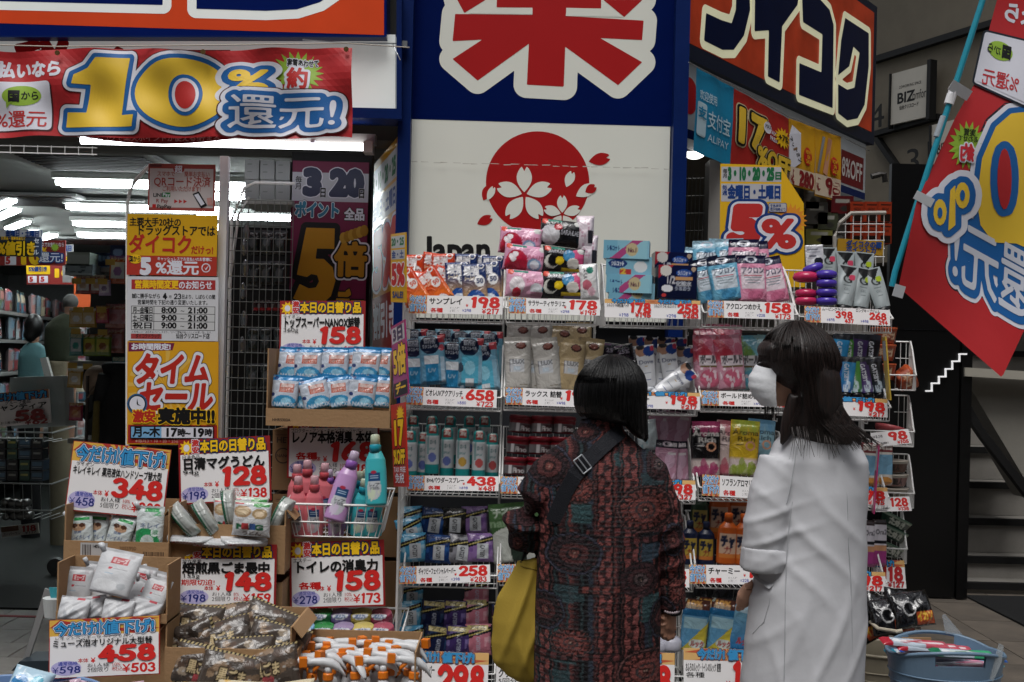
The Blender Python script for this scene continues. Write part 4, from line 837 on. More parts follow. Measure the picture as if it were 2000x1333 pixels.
double_card((1571, 598), (1738, 606), (1576, 629), YF, ('ムーピングラバー', '398', '437', '698'), ('ロングキープジェル', '268', '294', '498'), 'double price card 398 and 268 under the purple tins and grey tubes', 'sq')
sc_((794, 755), (971, 762), (795, 790), YF, 'ビオレUVアクアリッチ', '658', '723', '880', 'price card 658 under the pale blue sunscreen bottles')
sc_((988, 757), (1164, 764), (991, 790), YF, 'ラックス 詰替', '198', '217', '498', 'price card under the white and gold shampoo pouches')
sc_((1196, 764), (1367, 768), (1196, 797), YF, 'ダヴ ビューティモイスチャー', '198', '217', '398', 'price card 198 under the white face wash tubes', head='top', vari=False)
sc_((1370, 763), (1548, 768), (1372, 792), YF, 'ボールド詰め替', '398', '437', '498', 'price card under the pink detergent pouches beside the masked woman')
sc_((1562, 772), (1733, 780), (1562, 808), YF, 'ギャツビーフェイシャルウォッシュ', '198', '217', '298', 'price card 198 under the two rows of men face wash tubes', head='top', vari=False)
sc_((796, 929), (974, 931), (795, 958), YF, '8×4パウダースプレー', '438', '481', '698', 'price card 438 under the turquoise spray cans')
sc_((978, 931), (1156, 934), (977, 964), YF, 'フィーノ', '598', '657', '698', 'price card under the dark red jars, half behind the patterned coat')
sc_((1178, 936), (1358, 939), (1178, 974), YF, 'ビオレ', '298', '327', '498', 'price card 298 just right of the patterned coat', head='top')
sc_((1372, 927), (1552, 938), (1372, 968), YF, 'ソフランアロマリッチ', '278', '305', '398', 'price card under the aroma softener pouches beside the white coat')
sc_((1556, 948), (1733, 953), (1556, 983), YF, 'トイレ', '178', '195', '298', 'price card 178 at the right edge of the white coat', head='top')
sc_((780, 1107), (957, 1103), (780, 1141), YF, 'ギャツビーフェイシャルペーパー', '258', '283', '398', 'price card 258 under the upper rows of men wipes')
sc_((972, 1102), (1150, 1104), (972, 1137), YF, 'ナイーブ', '298', '327', '398', 'price card beside the top of the yellow bag')
sc_((1166, 1108), (1346, 1112), (1166, 1144), YF, 'シャンプー', '278', '306', '398', 'price card mostly behind the patterned coat above the hand')
sc_((1346, 1103), (1520, 1106), (1345, 1140), YF, 'チャーミー', '178', '195', '228', 'price card under the orange dish soap bottles')
sc_((1540, 1112), (1729, 1118), (1540, 1150), YF, '歯みがき', '198', '217', '298', 'price card 198 low at the right edge of the white coat', head='top')
def big_card(tl, tr, bl, name_, sub, price, lab, w=180, h=76, px0=80):
    S = sq((*tl, YF + .01), (*tr, YF + .01), (*bl, YF - .01), w, h); o = board('price_card', S, w, h, .0015, PAPER); tag(o, lab, 'price card', 'price cards along the rack shelves'); p = Pr(.0003)
    rays(p, 0, 0, w, 22, w / 2, 11, M('dcb070', .5), M('c45a3a', .5), 16); p.text('今だけ!', 28, 1, 20, CY1, w=54, b=.05, ol=((.16, NAVY), (.1, BNW), (.08, NAVY))).text('値下げ!', 88, 1, 20, CY1, w=64, b=.05, ol=((.16, NAVY), (.1, BNW), (.08, NAVY)))
    p.text(name_, 4, 27, 17, BLK, w=70, b=.03).text(sub, 4, 44, 11, BLK, w=38, b=0, res=2).text(price, px0, 22, 58, PRC, w=w - px0 - 6, hand=True, b=.02).text('¥', px0 - 12, 58, 14, PRC, hand=True); p.build('print', S.fn, o)
big_card((778, 1270), (955, 1276), (775, 1350), 'ギャツビーボディペーパー', '30枚入り', '298', 'large price card 298 beside the white trigger sprays')
big_card((970, 1278), (1148, 1282), (966, 1358), 'クリアターン', '5回分', '398', 'large price card under the yellow bag')
big_card((1150, 1270), (1318, 1276), (1150, 1350), 'メイク落とし', '本体', '298', 'large price card right below the older hand', px0=70)
big_card((1335, 1266), (1512, 1270), (1333, 1346), 'おふろのルック・トイレのルック 詰替', '各種', '148', 'large price card left of the white coat hem', px0=96)
big_card((1530, 1268), (1695, 1274), (1530, 1350), 'マスク', '各種', '298', 'large price card right of the white coat hem', px0=90)
# ---------------- wire racks ----------------
def basket_proto(name, w, d, hb, hf, n=15, m=WIRE, tilt=.03):
    t = empty(name); b = MB(); w2 = w / 2
    side = [(0, hf), (d * .12, hf + .10 * (hb - hf)), (d * .55, hf + .75 * (hb - hf)), (d * .8, hb), (d, hb)]
    for s in (-1, 1): b.tube([(s * w2, y, z) for y, z in side], .0030, m, 6)
    b.tube([(-w2, 0, hf), (w2, 0, hf)], .0030, m, 6); b.tube([(-w2, d, hb), (w2, d, hb)], .0030, m, 6)
    b.tube([(-w2, .02, -.0), (w2, .02, -.0)], .0026, m, 6); b.tube([(-w2, d, 0), (w2, d, 0)], .0026, m, 6)
    b.build('rim', t)
    b = MB(); r = .00125
    for i in range(n):
        x = -w2 + w * (i + .5) / n; b.tube([(x, 0, hf), (x, .02, 0), (x, d, 0.0), (x, d, hb)], r, m, 4, cap=False)
    ns = 10
    def top(y):
        for (ya, za), (yb, zb_) in zip(side[:-1], side[1:]):
            if ya <= y <= yb: return za + (zb_ - za) * (y - ya) / (yb - ya)
        return hb
    for s in (-1, 1):
        for i in range(ns): y = d * (i + .5) / ns; b.tube([(s * w2, y, 0), (s * w2, y, top(y))], r, m, 4, cap=False)
        for z in (hb * .35, hb * .7): y0 = 0 if z < hf else d * .55 * (z - hf) / (.75 * (hb - hf)); b.tube([(s * w2, y0, z), (s * w2, d, z)], r, m, 4, cap=False)
    for z in (hb * .3, hb * .65): b.tube([(-w2, d, z), (w2, d, z)], r, m, 4, cap=False)
    for y in (d * .35, d * .7): b.tube([(-w2, y, 0), (w2, y, 0)], r, m, 4, cap=False)
    b.build('wire_grid', t)['kind'] = 'stuff'; return t
BW, BD = .296, .27
bp = Proto(basket_proto('wire_basket', BW, BD, .215, .045))
COLX = [P(891, 600, YF).x, P(1081, 600, YF).x, P(1277, 600, YF).x, P(1468, 610, YF).x, P(1655, 620, YF).x]
CN = ['leftmost', 'second', 'middle', 'fourth', 'rightmost']; RNm = ['top', 'second', 'third', 'fourth', 'bottom']
cellY = [[627, 632, 637, 640, 648], [803, 805, 812, 808, 822], [972, 978, 985, 983, 998], [1152, 1150, 1158, 1155, 1166], [1345, 1350, 1350, 1348, 1352]]
cellXp = lambda r, c: 1000 + (COLX[c] / (YF / F)) - (cellY[r][c] - HOR) * RO
BASE = {}
for r in range(5):
    for c in range(5):
        o = bp.new(); z = P(cellXp(r, c), cellY[r][c], YF).z; o.location = (COLX[c], YF + .014, z); o.scale = (1, 1, .98); BASE[(r, c)] = z
        tag(o, f'white wire basket, {RNm[r]} row of the {CN[c]} rack column', 'wire basket', 'wire baskets of the outdoor rack')
# rack uprights between columns
upm = None
xs = [COLX[0] - .152] + [(COLX[i] + COLX[i + 1]) / 2 for i in range(4)] + [COLX[4] + .152]
for i, x in enumerate(xs):
    t = empty('rack_upright', (x, YF + .29, 0)); 
    if upm is None:
        upm = MB(); upm.tube([(-.006, 0, 0), (-.006, 0, 1.72)], .0045, WIRE, 6); upm = upm.mesh('pole'); upm2 = MB()
        for k in range(24): upm2.tube([(-.006, 0, .05 + k * .07), (-.006, -.05, .05 + k * .07), (-.006, -.05, .06 + k * .07)], .002, WIRE, 4)
        upm2 = upm2.mesh('hook')
    link('pole', upm, t); h = link('hooks', upm2, t); h['kind'] = 'stuff'
    tag(t, ['white wire upright at the left end of the racks', 'white rack upright between the first and second columns', 'white rack upright between the second and middle columns', 'white rack upright between the middle and fourth columns', 'white rack upright left of the white coat', 'white rack upright at the right end of the racks'][i], 'rack upright')
# left side grid of the rack and its three hung sale cards
t = empty('rack_side_grid', (xs[0] - .012, YF, 0)); tag(t, 'white wire side panel at the left end of the racks', 'wire panel')
b = MB()
for k in range(9): b.tube([(0, k * .033, .02), (0, k * .033, 1.66)], .0014, WIRE, 4)
for k in range(30): b.tube([(0, 0, .05 + k * .055), (0, .27, .05 + k * .055)], .0014, WIRE, 4)
b.build('wire_grid', t)['kind'] = 'stuff'; b = MB(); b.tube([(0, 0, 0), (0, 0, 1.68), (0, .27, 1.7), (0, .27, 0)], .004, WIRE, 6); b.build('rim', t)
def sidecard(tl, tr, bl, col, lab, f):
    S = sq(tl, tr, bl, 60, 160); o = board('sale_card', S, 60, 160, .004, col); tag(o, lab, 'sale card'); p = Pr(); f(p); p.build('print', S.fn, o)
sidecard((763, 458, 3.56), (792, 454, 3.42), (766, 590, 3.56), M('d8a41c', .4), 'yellow 20・25 sale card hung edge-on at the top left of the racks', lambda p: p.rect(3, 6, 57, 34, PB_).text('20・25', 4, 8, 22, GRN, w=50, b=.06).rect(3, 38, 57, 60, PB_).text('金・土', 5, 40, 18, BLU, w=48, b=.04).text('5%', 4, 62, 64, CRD, w=52, b=.06, ol=((.1, BNW),)).text('SALE!', 8, 132, 20, BLU, w=44, b=.04))
sidecard((763, 640, 3.56), (790, 624, 3.42), (765, 780, 3.56), M('9c2a68', .4), 'magenta 3 and 20 sale card hung edge-on beside the second row of racks', lambda p: p.rect(3, 6, 57, 40, PB_).text('3日', 8, 6, 32, N3, w=44, b=.06).text('5倍', 4, 48, 66, YEL, w=52, b=.05, ol=((.09, BLK),)).rect(2, 128, 58, 158, BLK).text('デー', 8, 130, 24, YEL, w=44, b=.05))
sidecard((763, 792, 3.56), (790, 786, 3.42), (765, 950, 3.56), M('b8281c', .4), 'red 17%OFF sale card hung edge-on beside the third row of racks', lambda p: p.star(40, 20, 18, 10, 12, YEL).text('17', 6, 24, 62, YEL, w=44, b=.06, ol=((.1, BLK),)).text('%OFF', 6, 84, 36, YEL, w=48, b=.05, ol=((.12, BLK),)).text('TAX FREE', 5, 120, 14, BNW, w=50).text('免税', 10, 134, 20, BNW, w=38))
# vertical card standing inside the lower shelf column edge at right (x 1700)
sidecard((1712, 870, 3.60), (1716, 868, 3.45), (1702, 1000, 3.60), M('9a2a5c', .4), 'thin magenta card clipped on the right end of the third rack row', lambda p: p.rect(6, 10, 54, 60, PB_))
sidecard((1722, 660, 3.62), (1729, 658, 3.5), (1731, 780, 3.62), M('d0b048', .4), 'thin yellow card clipped on the right end of the second rack row', lambda p: p.rect(6, 10, 54, 60, PB_))
# side rack of four small baskets
sp_ = Proto(basket_proto('side_basket', .165, .20, .165, .05, 9))
for i, (px, py) in enumerate(((1742, 762), (1738, 872), (1738, 992), (1724, 1100))):
    o = sp_.new(); o.location = P(px - 4, py, 3.78); o.rotation_euler = (0, 0, math.radians(-12))
    tag(o, ['small white wire basket of orange cup noodles, uppermost of the side rack', 'small nearly empty white wire basket, second from the top of the side rack', 'small white wire basket of round bowls above the 128 card', 'small white wire basket of green tubs above the 118 card'][i], 'wire basket', 'baskets of the side rack')
def mini(tl, tr, bl, Y, price, tx, lab, head=False):
    w, h = (105, 50) if not head else (80, 66); S = sq((*tl, Y), (*tr, Y), (*bl, Y - .02), w, h); o = board('price_card', S, w, h, .0015, PAPER); tag(o, lab, 'price card', 'price cards of the side rack'); p = Pr(.0003)
    if head: rays(p, 0, 0, w, 16, w / 2, 8, M('dcb070', .5), M('c45a3a', .5), 10); p.text('値下げ!', 4, 0, 16, CY1, w=50, b=.04, ol=((.12, NAVY),)).text(price, 20, 14, 36, M('b42428', .5), w=54, hand=True, b=.02).text('¥' + tx, 34, 49, 15, M('b42428', .5), w=42, hand=True)
    else: p.text('はるさめ' if price == '98' else 'どん兵衛', 3, 10, 11, BLK, w=28, b=.02, res=2).text(price, 46, 3, 32, PRC, w=52, hand=True, b=.02).text('¥' + tx, 66, 35, 13, PRC, w=32, hand=True).text('お1人様2個限り', 8, 36, 7, BLK, w=36, res=4)
    p.build('print', S.fn, o)
mini((1700, 846), (1774, 838), (1708, 874), 3.68, '98', '105', 'price card 98 on the second side basket'); mini((1706, 972), (1776, 970), (1708, 1000), 3.68, '128', '138', 'price card 128 on the third side basket'); mini((1704, 1095), (1766, 1095), (1708, 1150), 3.7, '118', '127', 'larger price card 118 with slogan on the lowest side basket', True)
# ---------------- printed goods: colours painted on a dense grid, text sampled from the glyph fields ----------------
class Art:
    def __init__(s, nx, ny, bg):
        s.nx = nx; s.ny = ny; s.a = np.empty((ny, nx, 3)); s.a[:] = lin(bg); s.X, s.Y = np.meshgrid((np.arange(nx) + .5) / nx, (np.arange(ny) + .5) / ny)
    def mix(s, mask, col): s.a = s.a * (1 - mask[..., None]) + np.array(lin(col)) * mask[..., None]; return s
    def r(s, x0, y0, x1, y1, col, al=1): return s.mix(((s.X >= x0) & (s.X <= x1) & (s.Y >= y0) & (s.Y <= y1)) * al, col)
    def e(s, cx, cy, rx, ry, col, al=1): return s.mix((((s.X - cx) / rx) ** 2 + ((s.Y - cy) / ry) ** 2 <= 1) * al, col)
    def g(s, y0, y1, col): return s.mix(np.clip((s.Y - y0) / (y1 - y0), 0, 1), col)
    def gx(s, x0, x1, col): return s.mix(np.clip((s.X - x0) / (x1 - x0), 0, 1), col)
    def dia(s, x0, y0, x1, y1, col):   # region right/below of a diagonal
        return s.mix((((s.X - x0) * (y1 - y0) - (s.Y - y0) * (x1 - x0)) < 0) * 1.0, col)
    def sp(s, n, col, rr=.04, box=(0, 0, 1, 1), seed=1, al=.8):
        q = np.random.RandomState(seed)
        for _ in range(n): s.e(box[0] + q.rand() * (box[2] - box[0]), box[1] + q.rand() * (box[3] - box[1]), rr * (.4 + q.rand()), rr * (.4 + q.rand()), col, al)
        return s
    def t(s, txt, x, y, w, h, col, b=.03, rot=0, al=1, hand=False):
        S, W = tsdf(txt, hand)
        if rot == 90: u = (s.Y - y) / h; v = 1 - (s.X - x) / w; v = (s.X - x) / w; v = 1 - v; u, v = (s.Y - y) / h, (s.X - x) / w; v = v
        else: u = (s.X - x) / w; v = 1 - (s.Y - y) / h
        ok = (u > -.02) & (u < 1.02) & (v > -.1) & (v < 1.1); j = np.clip((u * W * GS + PD).astype(int), 0, S.shape[1] - 1); i = np.clip(((v - GY0) * GS).astype(int), 0, S.shape[0] - 1)
        px = 1.0 / (s.ny * (h if rot == 0 else w)) ; d = S[i, j] - b; return s.mix(np.clip(.5 - d / max(px, .02), 0, 1) * ok * al, col)
def wob(seed, n=3):
    q = np.random.RandomState(seed); K = [(q.uniform(2, 9), q.uniform(2, 9), q.uniform(0, 6), q.uniform(.3, 1)) for _ in range(n * 2)]
    return lambda u, v: sum(a * np.sin(kx * u * 2 + ky * v * 2 + ph) for kx, ky, ph, a in K) / n
def pack_mesh(name, w, h, t, art, kind='pouch', seed=0, mat=None, back=None, wr=.0016):
    ny, nx = art.ny, art.nx; uu, vv = np.meshgrid(np.linspace(0, 1, nx), np.linspace(0, 1, ny)); W_ = wob(seed)
    def surf(u, v, sgn):     # v 0 top .. 1 bottom
        c = 2 * u - 1
        if kind == 'pouch': prof = np.clip(v - .08, 0, 1) ** .6 * np.clip(1 - v, 0, 1) ** .16 * 1.12; wd = 1 - .05 * np.clip(v, 0, 1) + .03 * np.sin(v * 3); yy = t / 2 * prof * np.sqrt(np.clip(1 - c ** 4, 0, 1)); 
        elif kind == 'pillow': prof = np.clip(4 * v * (1 - v), 0, 1) ** .45; wd = 1 - .04 * prof; yy = t / 2 * prof * np.sqrt(np.clip(1 - c ** 6, 0, 1))
        elif kind == 'tube': prof = np.clip(v * 1.05, 0, 1) ** .8; wd = 1.12 - .26 * v; yy = t / 2 * prof * np.sqrt(np.clip(1 - c ** 2 * (.35 + .65 * v), 0, 1)) * np.where(v > .02, 1, .5)
        elif kind == 'flat': wd = 1 + 0 * v; yy = t / 2 * np.clip(np.minimum(np.minimum(u, 1 - u), np.minimum(v, 1 - v)) * 14, 0, 1) ** .5
        x = c * w / 2 * wd; z = h * (1 - v)
        w_ = wr * W_(u, v) * np.clip(np.minimum(np.minimum(u, 1 - u), np.minimum(v, 1 - v)) * 8, 0, 1)
        if kind in ('pouch', 'pillow'): z = z + .012 * h / .15 * np.where(v < .02, 0, 0) 
        y = -sgn * (yy + w_)
        return np.stack([x, y, z], -1).reshape(-1, 3)
    Vf = surf(uu, vv, 1); n0 = nx * ny
    i = np.arange(n0).reshape(ny, nx); q = np.stack([i[1:, :-1], i[1:, 1:], i[:-1, 1:], i[:-1, :-1]], -1).reshape(-1, 4)
    bx, by = 8, 8; ub, vb = np.meshgrid(np.linspace(0, 1, bx), np.linspace(0, 1, by)); Vb = surf(ub, vb, -1); j = np.arange(bx * by).reshape(by, bx) + n0
    qb = np.stack([j[1:, :-1], j[:-1, :-1], j[:-1, 1:], j[1:, 1:]], -1).reshape(-1, 4); Q = np.concatenate([q, qb])
    cb = np.tile(np.array(lin(back)) if back else art.a.mean((0, 1)), (bx * by, 1)); C = np.concatenate([art.a.reshape(-1, 3), cb])
    return fastmesh(name, np.concatenate([Vf, Vb]), np.full(len(Q), 4), Q.ravel(), [mat or MC()], smooth=True, col=C)
def box_mesh(name, w, h, d, art, side, top=None, mat=None):
    ny, nx = art.ny, art.nx; uu, vv = np.meshgrid(np.linspace(0, 1, nx), np.linspace(0, 1, ny)); Vf = np.stack([(uu - .5) * w, 0 * uu - d / 2, h * (1 - vv)], -1).reshape(-1, 3); n0 = nx * ny
    i = np.arange(n0).reshape(ny, nx); q = np.stack([i[1:, :-1], i[1:, 1:], i[:-1, 1:], i[:-1, :-1]], -1).reshape(-1, 4)
    x, y0, y1 = w / 2, -d / 2, d / 2; V = []; C = []; Q = []
    for f, col in (([(-x, y1, 0), (x, y1, 0), (x, y1, h), (-x, y1, h)][::-1], side), ([(-x, y0, 0), (-x, y0, h), (-x, y1, h), (-x, y1, 0)], side), ([(x, y0, 0), (x, y1, 0), (x, y1, h), (x, y0, h)], side), ([(-x, y0, h), (x, y0, h), (x, y1, h), (-x, y1, h)], top or side), ([(-x, y0, 0), (-x, y1, 0), (x, y1, 0), (x, y0, 0)], side)):
        Q.append([n0 + len(V) + k for k in range(4)]); V += f; C += [lin(col)] * 4
    Qa = np.concatenate([q, np.array(Q)]); return fastmesh(name, np.concatenate([Vf, np.array(V)]), np.full(len(Qa), 4), Qa.ravel(), [mat or MC(.3, 0)], col=np.concatenate([art.a.reshape(-1, 3), np.array(C)]))
def lathe_mesh(name, prof, art, sy=1.0, mat=None, n2=None):
    """prof: (r,z) bottom to top; art wraps the front half, repeats on the back"""
    ny, nx = art.ny, art.nx; zs = np.array([p[1] for p in prof]); rs_ = np.array([p[0] for p in prof]); L = np.concatenate([[0], np.cumsum(np.hypot(np.diff(zs), np.diff(rs_)))]); s_ = np.linspace(0, L[-1], ny); R_ = np.interp(s_, L, rs_)[::-1]; Z_ = np.interp(s_, L, zs)[::-1]
    m = nx * 2; ang = math.pi + np.arange(m) / m * 2 * math.pi; A, RR = np.meshgrid(ang, R_); ZZ = np.repeat(Z_[:, None], m, 1); V = np.stack([RR * np.cos(A), RR * np.sin(A) * sy, ZZ], -1).reshape(-1, 3)
    u = (1 - np.cos(np.linspace(0, math.pi, nx))) / 2; j = np.clip((u * nx).astype(int), 0, nx - 1); fr = art.a[:, j]; C = np.concatenate([fr, art.a[:, ::-1] * 0 + art.a[:, :1] ], 1).reshape(-1, 3)
    i = np.arange(ny * m).reshape(ny, m); k = np.roll(i, -1, 1); Q = np.stack([i[1:], k[1:], k[:-1], i[:-1]], -1).reshape(-1, 4)
    sizes = np.concatenate([np.full(len(Q), 4), [m, m]]); idx = np.concatenate([Q.ravel(), i[0], i[-1][::-1]])
    return fastmesh(name, V, sizes, idx, [mat or MC(.3, 0)], smooth=True, col=C)
GLOSS = MC(.22, .35, 22, coat=.2, name='glossy_film'); MATT = MC(.45, .1, 30, name='matt_print'); CARDP = MC(.4, 0, name='printed_card'); PLAS = MC(.28, 0, coat=.15, name='printed_plastic')
def th1(name, me): return Proto(link(name, me))
def thn(name, me, extra):
    r = link(name, me)
    for nm, b in extra: b.build(nm, r, smooth=True)
    return Proto(r)
K = {}
def row(key, desc, where, cat, items, Y, group, dY=0, s=1.0, lean=6):
    """items: (px, py_base, tilt[, yaw])"""
    n = len(items)
    for i, it in enumerate(items):
        o = K[key].new(); px, py, ti = it[:3]; yw = it[3] if len(it) > 3 else 0
        place(o, px, py, Y + dY * (i % 2) + random.uniform(-.004, .004), ti + random.uniform(-2.5, 2.5) * (lean > 0), lean, yw + random.uniform(-11, 11), s); l = f'{desc}, {ordn(i, n)} {where}' if n > 1 else f'{desc} {where}'
        if len(l.split()) > 16: print('LONG', l)
        tag(o, l, cat, group)
# --- row 1 col 1: sunscreen
for key, c0, c1, c2 in (('sunO', 'c03a16', 'e06a2a', 'd8d8dc'), ('sunB', '0c2a60', '1c4a90', 'd0d8e4')):
    a = Art(34, 56, c0).g(.35, 1.0, 'd0a868' if key == 'sunB' else 'e08040').e(.5, 1.0, .42, .36, c1).e(.5, .98, .30, .22, c2).t('最強', .08, .1, .6, .22, 'e8e8ea', b=.05).e(.68, .44, .2, .14, 'e4e4e4').t('50', .55, .36, .27, .15, c0, b=.05).e(.76, .08, .14, .08, 'e4e4e4').e(.76, .08, .09, .05, c0).t('シールド', .1, .33, .4, .1, 'd8c8a8', b=.05)
    K[key] = th1('sunscreen_pack', pack_mesh('sunscreen_pack', .098, .172, .03, a, 'flat', 3, GLOSS))
G1 = 'sunscreen packs in the top left basket'
row('sunO', 'orange sunscreen pack', 'in the back row, top left basket', 'sunscreen', [(806, 578, -4), (840, 574, 3), (868, 576, -3)], 3.76, G1, .01, .8)
row('sunB', 'navy sunscreen pack', 'in the back row, top left basket', 'sunscreen', [(908, 576, 2), (938, 578, -3), (962, 580, 2)], 3.77, G1, .01, .8)
row('sunO', 'orange sunscreen pack', 'leaning in the front of the top left basket', 'sunscreen', [(824, 596, -34), (848, 594, 16), (870, 592, -34), (812, 604, 10)], 3.62, G1, .025, .76, 18)
row('sunB', 'navy sunscreen pack', 'in the front of the top left basket', 'sunscreen', [(898, 594, -8), (930, 598, -4), (958, 594, -6)], 3.64, G1, -.02, .82, 14)
# --- row 1 col 2: soft sheet packs (plain flower and moon print)
def sheet(bg, kind):
    a = Art(52, 34, bg)
    if kind == 'flower': a.e(.3, .75, .26, .5, 'b81e3c').e(.18, .5, .07, .1, 'e8e0e4').e(.26, .42, .07, .1, 'e8e0e4').e(.22, .6, .07, .1, 'e8e0e4').e(.72, .72, .16, .22, '88a8c8').e(.72, .72, .11, .15, 'dfe6ee').t('SARA·LI·E', .42, .36, .5, .2, 'a02848', b=.0)
    if kind == 'cake': a.e(.25, .6, .17, .32, 'e8e0e4').e(.25, .85, .1, .16, 'c02840').e(.7, .7, .15, .2, 'dfe0e6').r(.58, .8, .82, .95, 'b07c90').e(.88, .7, .05, .14, '2c7aa0').t('SARA·LI·E', .46, .34, .46, .18, 'a83a58', b=0)
    if kind == 'night': a.e(.2, .6, .16, .26, 'c8c8c0').e(.24, .56, .13, .22, bg).e(.38, .55, .1, .15, 'd8b820').e(.78, .4, .2, .3, 'c84a78').e(.6, .35, .14, .22, '3c84b0').e(.7, .62, .14, .2, 'd8d4cc').r(.45, .8, .95, .92, 'd0b028').r(.5, .92, .95, 1, '6e6aa0').t('SARA·LI·E', .12, .16, .42, .16, 'c8c8d0', b=0)
    if kind == 'bow': a.e(.26, .62, .22, .36, 'dcdce0').e(.42, .32, .1, .12, 'b02030').t('SARA·LI·E', .5, .38, .42, .24, 'c8c8d0', b=.01)
    return a.e(.1, .12, .07, .11, 'cc4a38').r(.18, .07, .5, .16, '2a7a68').e(.88, .14, .09, .1, 'cfd0cc')
for key, bg, kd in (('shP', 'd89ab8', 'flower'), ('shC', 'dca4be', 'cake'), ('shN', '0e0e12', 'night'), ('shK', '0e0e12', 'bow')): K[key] = th1('sheet_pack', pack_mesh('sheet_pack', .142, .088, .05, sheet(bg, kd), 'pillow', hash(key) % 7 if 0 else len(kd), GLOSS))
a = Art(22, 40, 'd8ccd4').sp(12, 'b88ca0', .06, (0, .1, 1, .9), 4).r(.7, .45, .95, .8, '2a2830'); K['shW'] = th1('sheet_pack', pack_mesh('sheet_pack', .06, .12, .05, a, 'pillow', 5, GLOSS))
G2 = 'soft sheet packs in the second top basket'
row('shP', 'pink soft sheet pack with flower print', 'at the top of the pink stack', 'tissue pack', [(1014, 497, 3)], 3.72, G2); row('shP', 'pink soft sheet pack', 'in the middle of the pink stack', 'tissue pack', [(1022, 532, 4)], 3.68, G2)
row('shC', 'pink soft sheet pack with cake print', 'at the front of the pink stack', 'tissue pack', [(1028, 582, 4)], 3.62, G2, lean=8)
row('shK', 'black soft sheet pack with white shape', 'at the top of the black stack', 'tissue pack', [(1092, 482, 4)], 3.74, G2); row('shN', 'black soft sheet pack with moon and star', 'in the middle of the black stack', 'tissue pack', [(1098, 536, 3)], 3.68, G2); row('shN', 'black soft sheet pack', 'at the front of the black stack', 'tissue pack', [(1100, 584, 2)], 3.62, G2, lean=8)
row('shW', 'pale slim sheet pack', 'behind the black stack', 'tissue pack', [(1142, 492, 2), (1148, 530, 3)], 3.74, G2)
a = Art(24, 44, 'dcdcdc').t('SARA LI E', .2, .1, .3, .6, '302830', b=0, rot=90).e(.4, .6, .25, .14, 'c06878').e(.62, .78, .2, .12, 'd8b0bc').e(.6, .2, .2, .1, '2a7a68'); K['shS'] = th1('sheet_pack', pack_mesh('sheet_pack', .058, .115, .03, a, 'pillow', 6, GLOSS))
row('shS', 'slim white sheet pack', 'leaning right of the black stack', 'tissue pack', [(1152, 586, -6)], 3.6, G2)
# --- row 1 col 3: cotton boxes
a = Art(56, 26, '7ab4cc').r(.3, 0, 1, 1, '8cc0d4').r(.55, .0, .95, 1, '9cd0dc', .6).t('シルコット', .08, .3, .28, .3, '1a3c70', b=.05).mix(0 * a.X if 0 else (np.abs((Art(56, 26, '000000').X - .5) * 2.0 + (Art(56, 26, '000000').Y - .5)) < .22) * 1.0, 'b04a80').e(.62, .5, .13, .34, 'c8b890').t('No.1', .53, .38, .2, .3, '603848', b=.05)
K['cot'] = th1('tissue_box', box_mesh('tissue_box', .145, .058, .09, a, '6ba4c0', '8ab8cc'))
a = Art(56, 26, '84b8cc').r(0, 0, .3, 1, '78acc4').e(.26, .4, .2, .24, '1c3c78').t('シルコット', .12, .28, .28, .26, 'dce4ea', b=.04).mix((np.abs(Art(56, 26, '000000').X * 0 + 0) > 1) * 1.0 if 0 else np.zeros((26, 56)), 'c04040').dia(.25, 1, .5, .5, '84b8cc').r(.3, .7, .55, 1, 'b83a3a').t('2', .32, .6, .12, .4, 'd8b848', b=.05).e(.75, .55, .14, .3, 'dce0e2')
K['cot2'] = th1('tissue_box', box_mesh('tissue_box', .145, .058, .09, a, '6ba4c0', '8ab8cc'))
a = Art(50, 40, '0a1440').g(.0, 1, '08102c').mix(((Art(50, 40, '000000').X + Art(50, 40, '000000').Y) < .42) * 1.0, 'a82434').e(.2, .18, .15, .16, 'd8d4cc').e(.66, .24, .2, .11, '1c4c9c').t('シルコット', .5, .17, .32, .14, 'e0e4ea', b=.04).r(.45, .36, .88, .44, 'c89868').t('1/2', .2, .3, .24, .3, 'd8d8dc', b=.02).t('化粧水', .45, .48, .4, .16, 'd8dce4', b=.02).t('うるおう', .42, .64, .42, .12, 'b8c0d0', b=.02).e(.24, .7, .15, .1, 'e0e2e6').e(.9, .12, .06, .07, 'b8a088').e(.16, .9, .06, .05, 'c03c3c')
K['navyb'] = th1('cotton_box', box_mesh('cotton_box', .122, .105, .1, a, '081030', '0c1838'))
G3 = 'boxes in the middle top basket'
for i, (x, y, k, l) in enumerate(((1232, 590, 'cot', 'at the bottom of the stack'), (1230, 574, 'cot', 'second from the bottom of the stack'), (1228, 539, 'cot2', 'second from the top of the stack'), (1224, 508, 'cot', 'at the top of the stack'))): row(k, 'light blue cotton box', l, 'box', [(x, y, 1)], 3.66, G3, lean=0)
row('navyb', 'navy cotton box', 'behind the front one, upper right', 'box', [(1310, 558, 1)], 3.74, G3, lean=0); row('navyb', 'navy cotton box', 'at the front beside the light blue stack', 'box', [(1318, 586, 1)], 3.63, G3, lean=2)
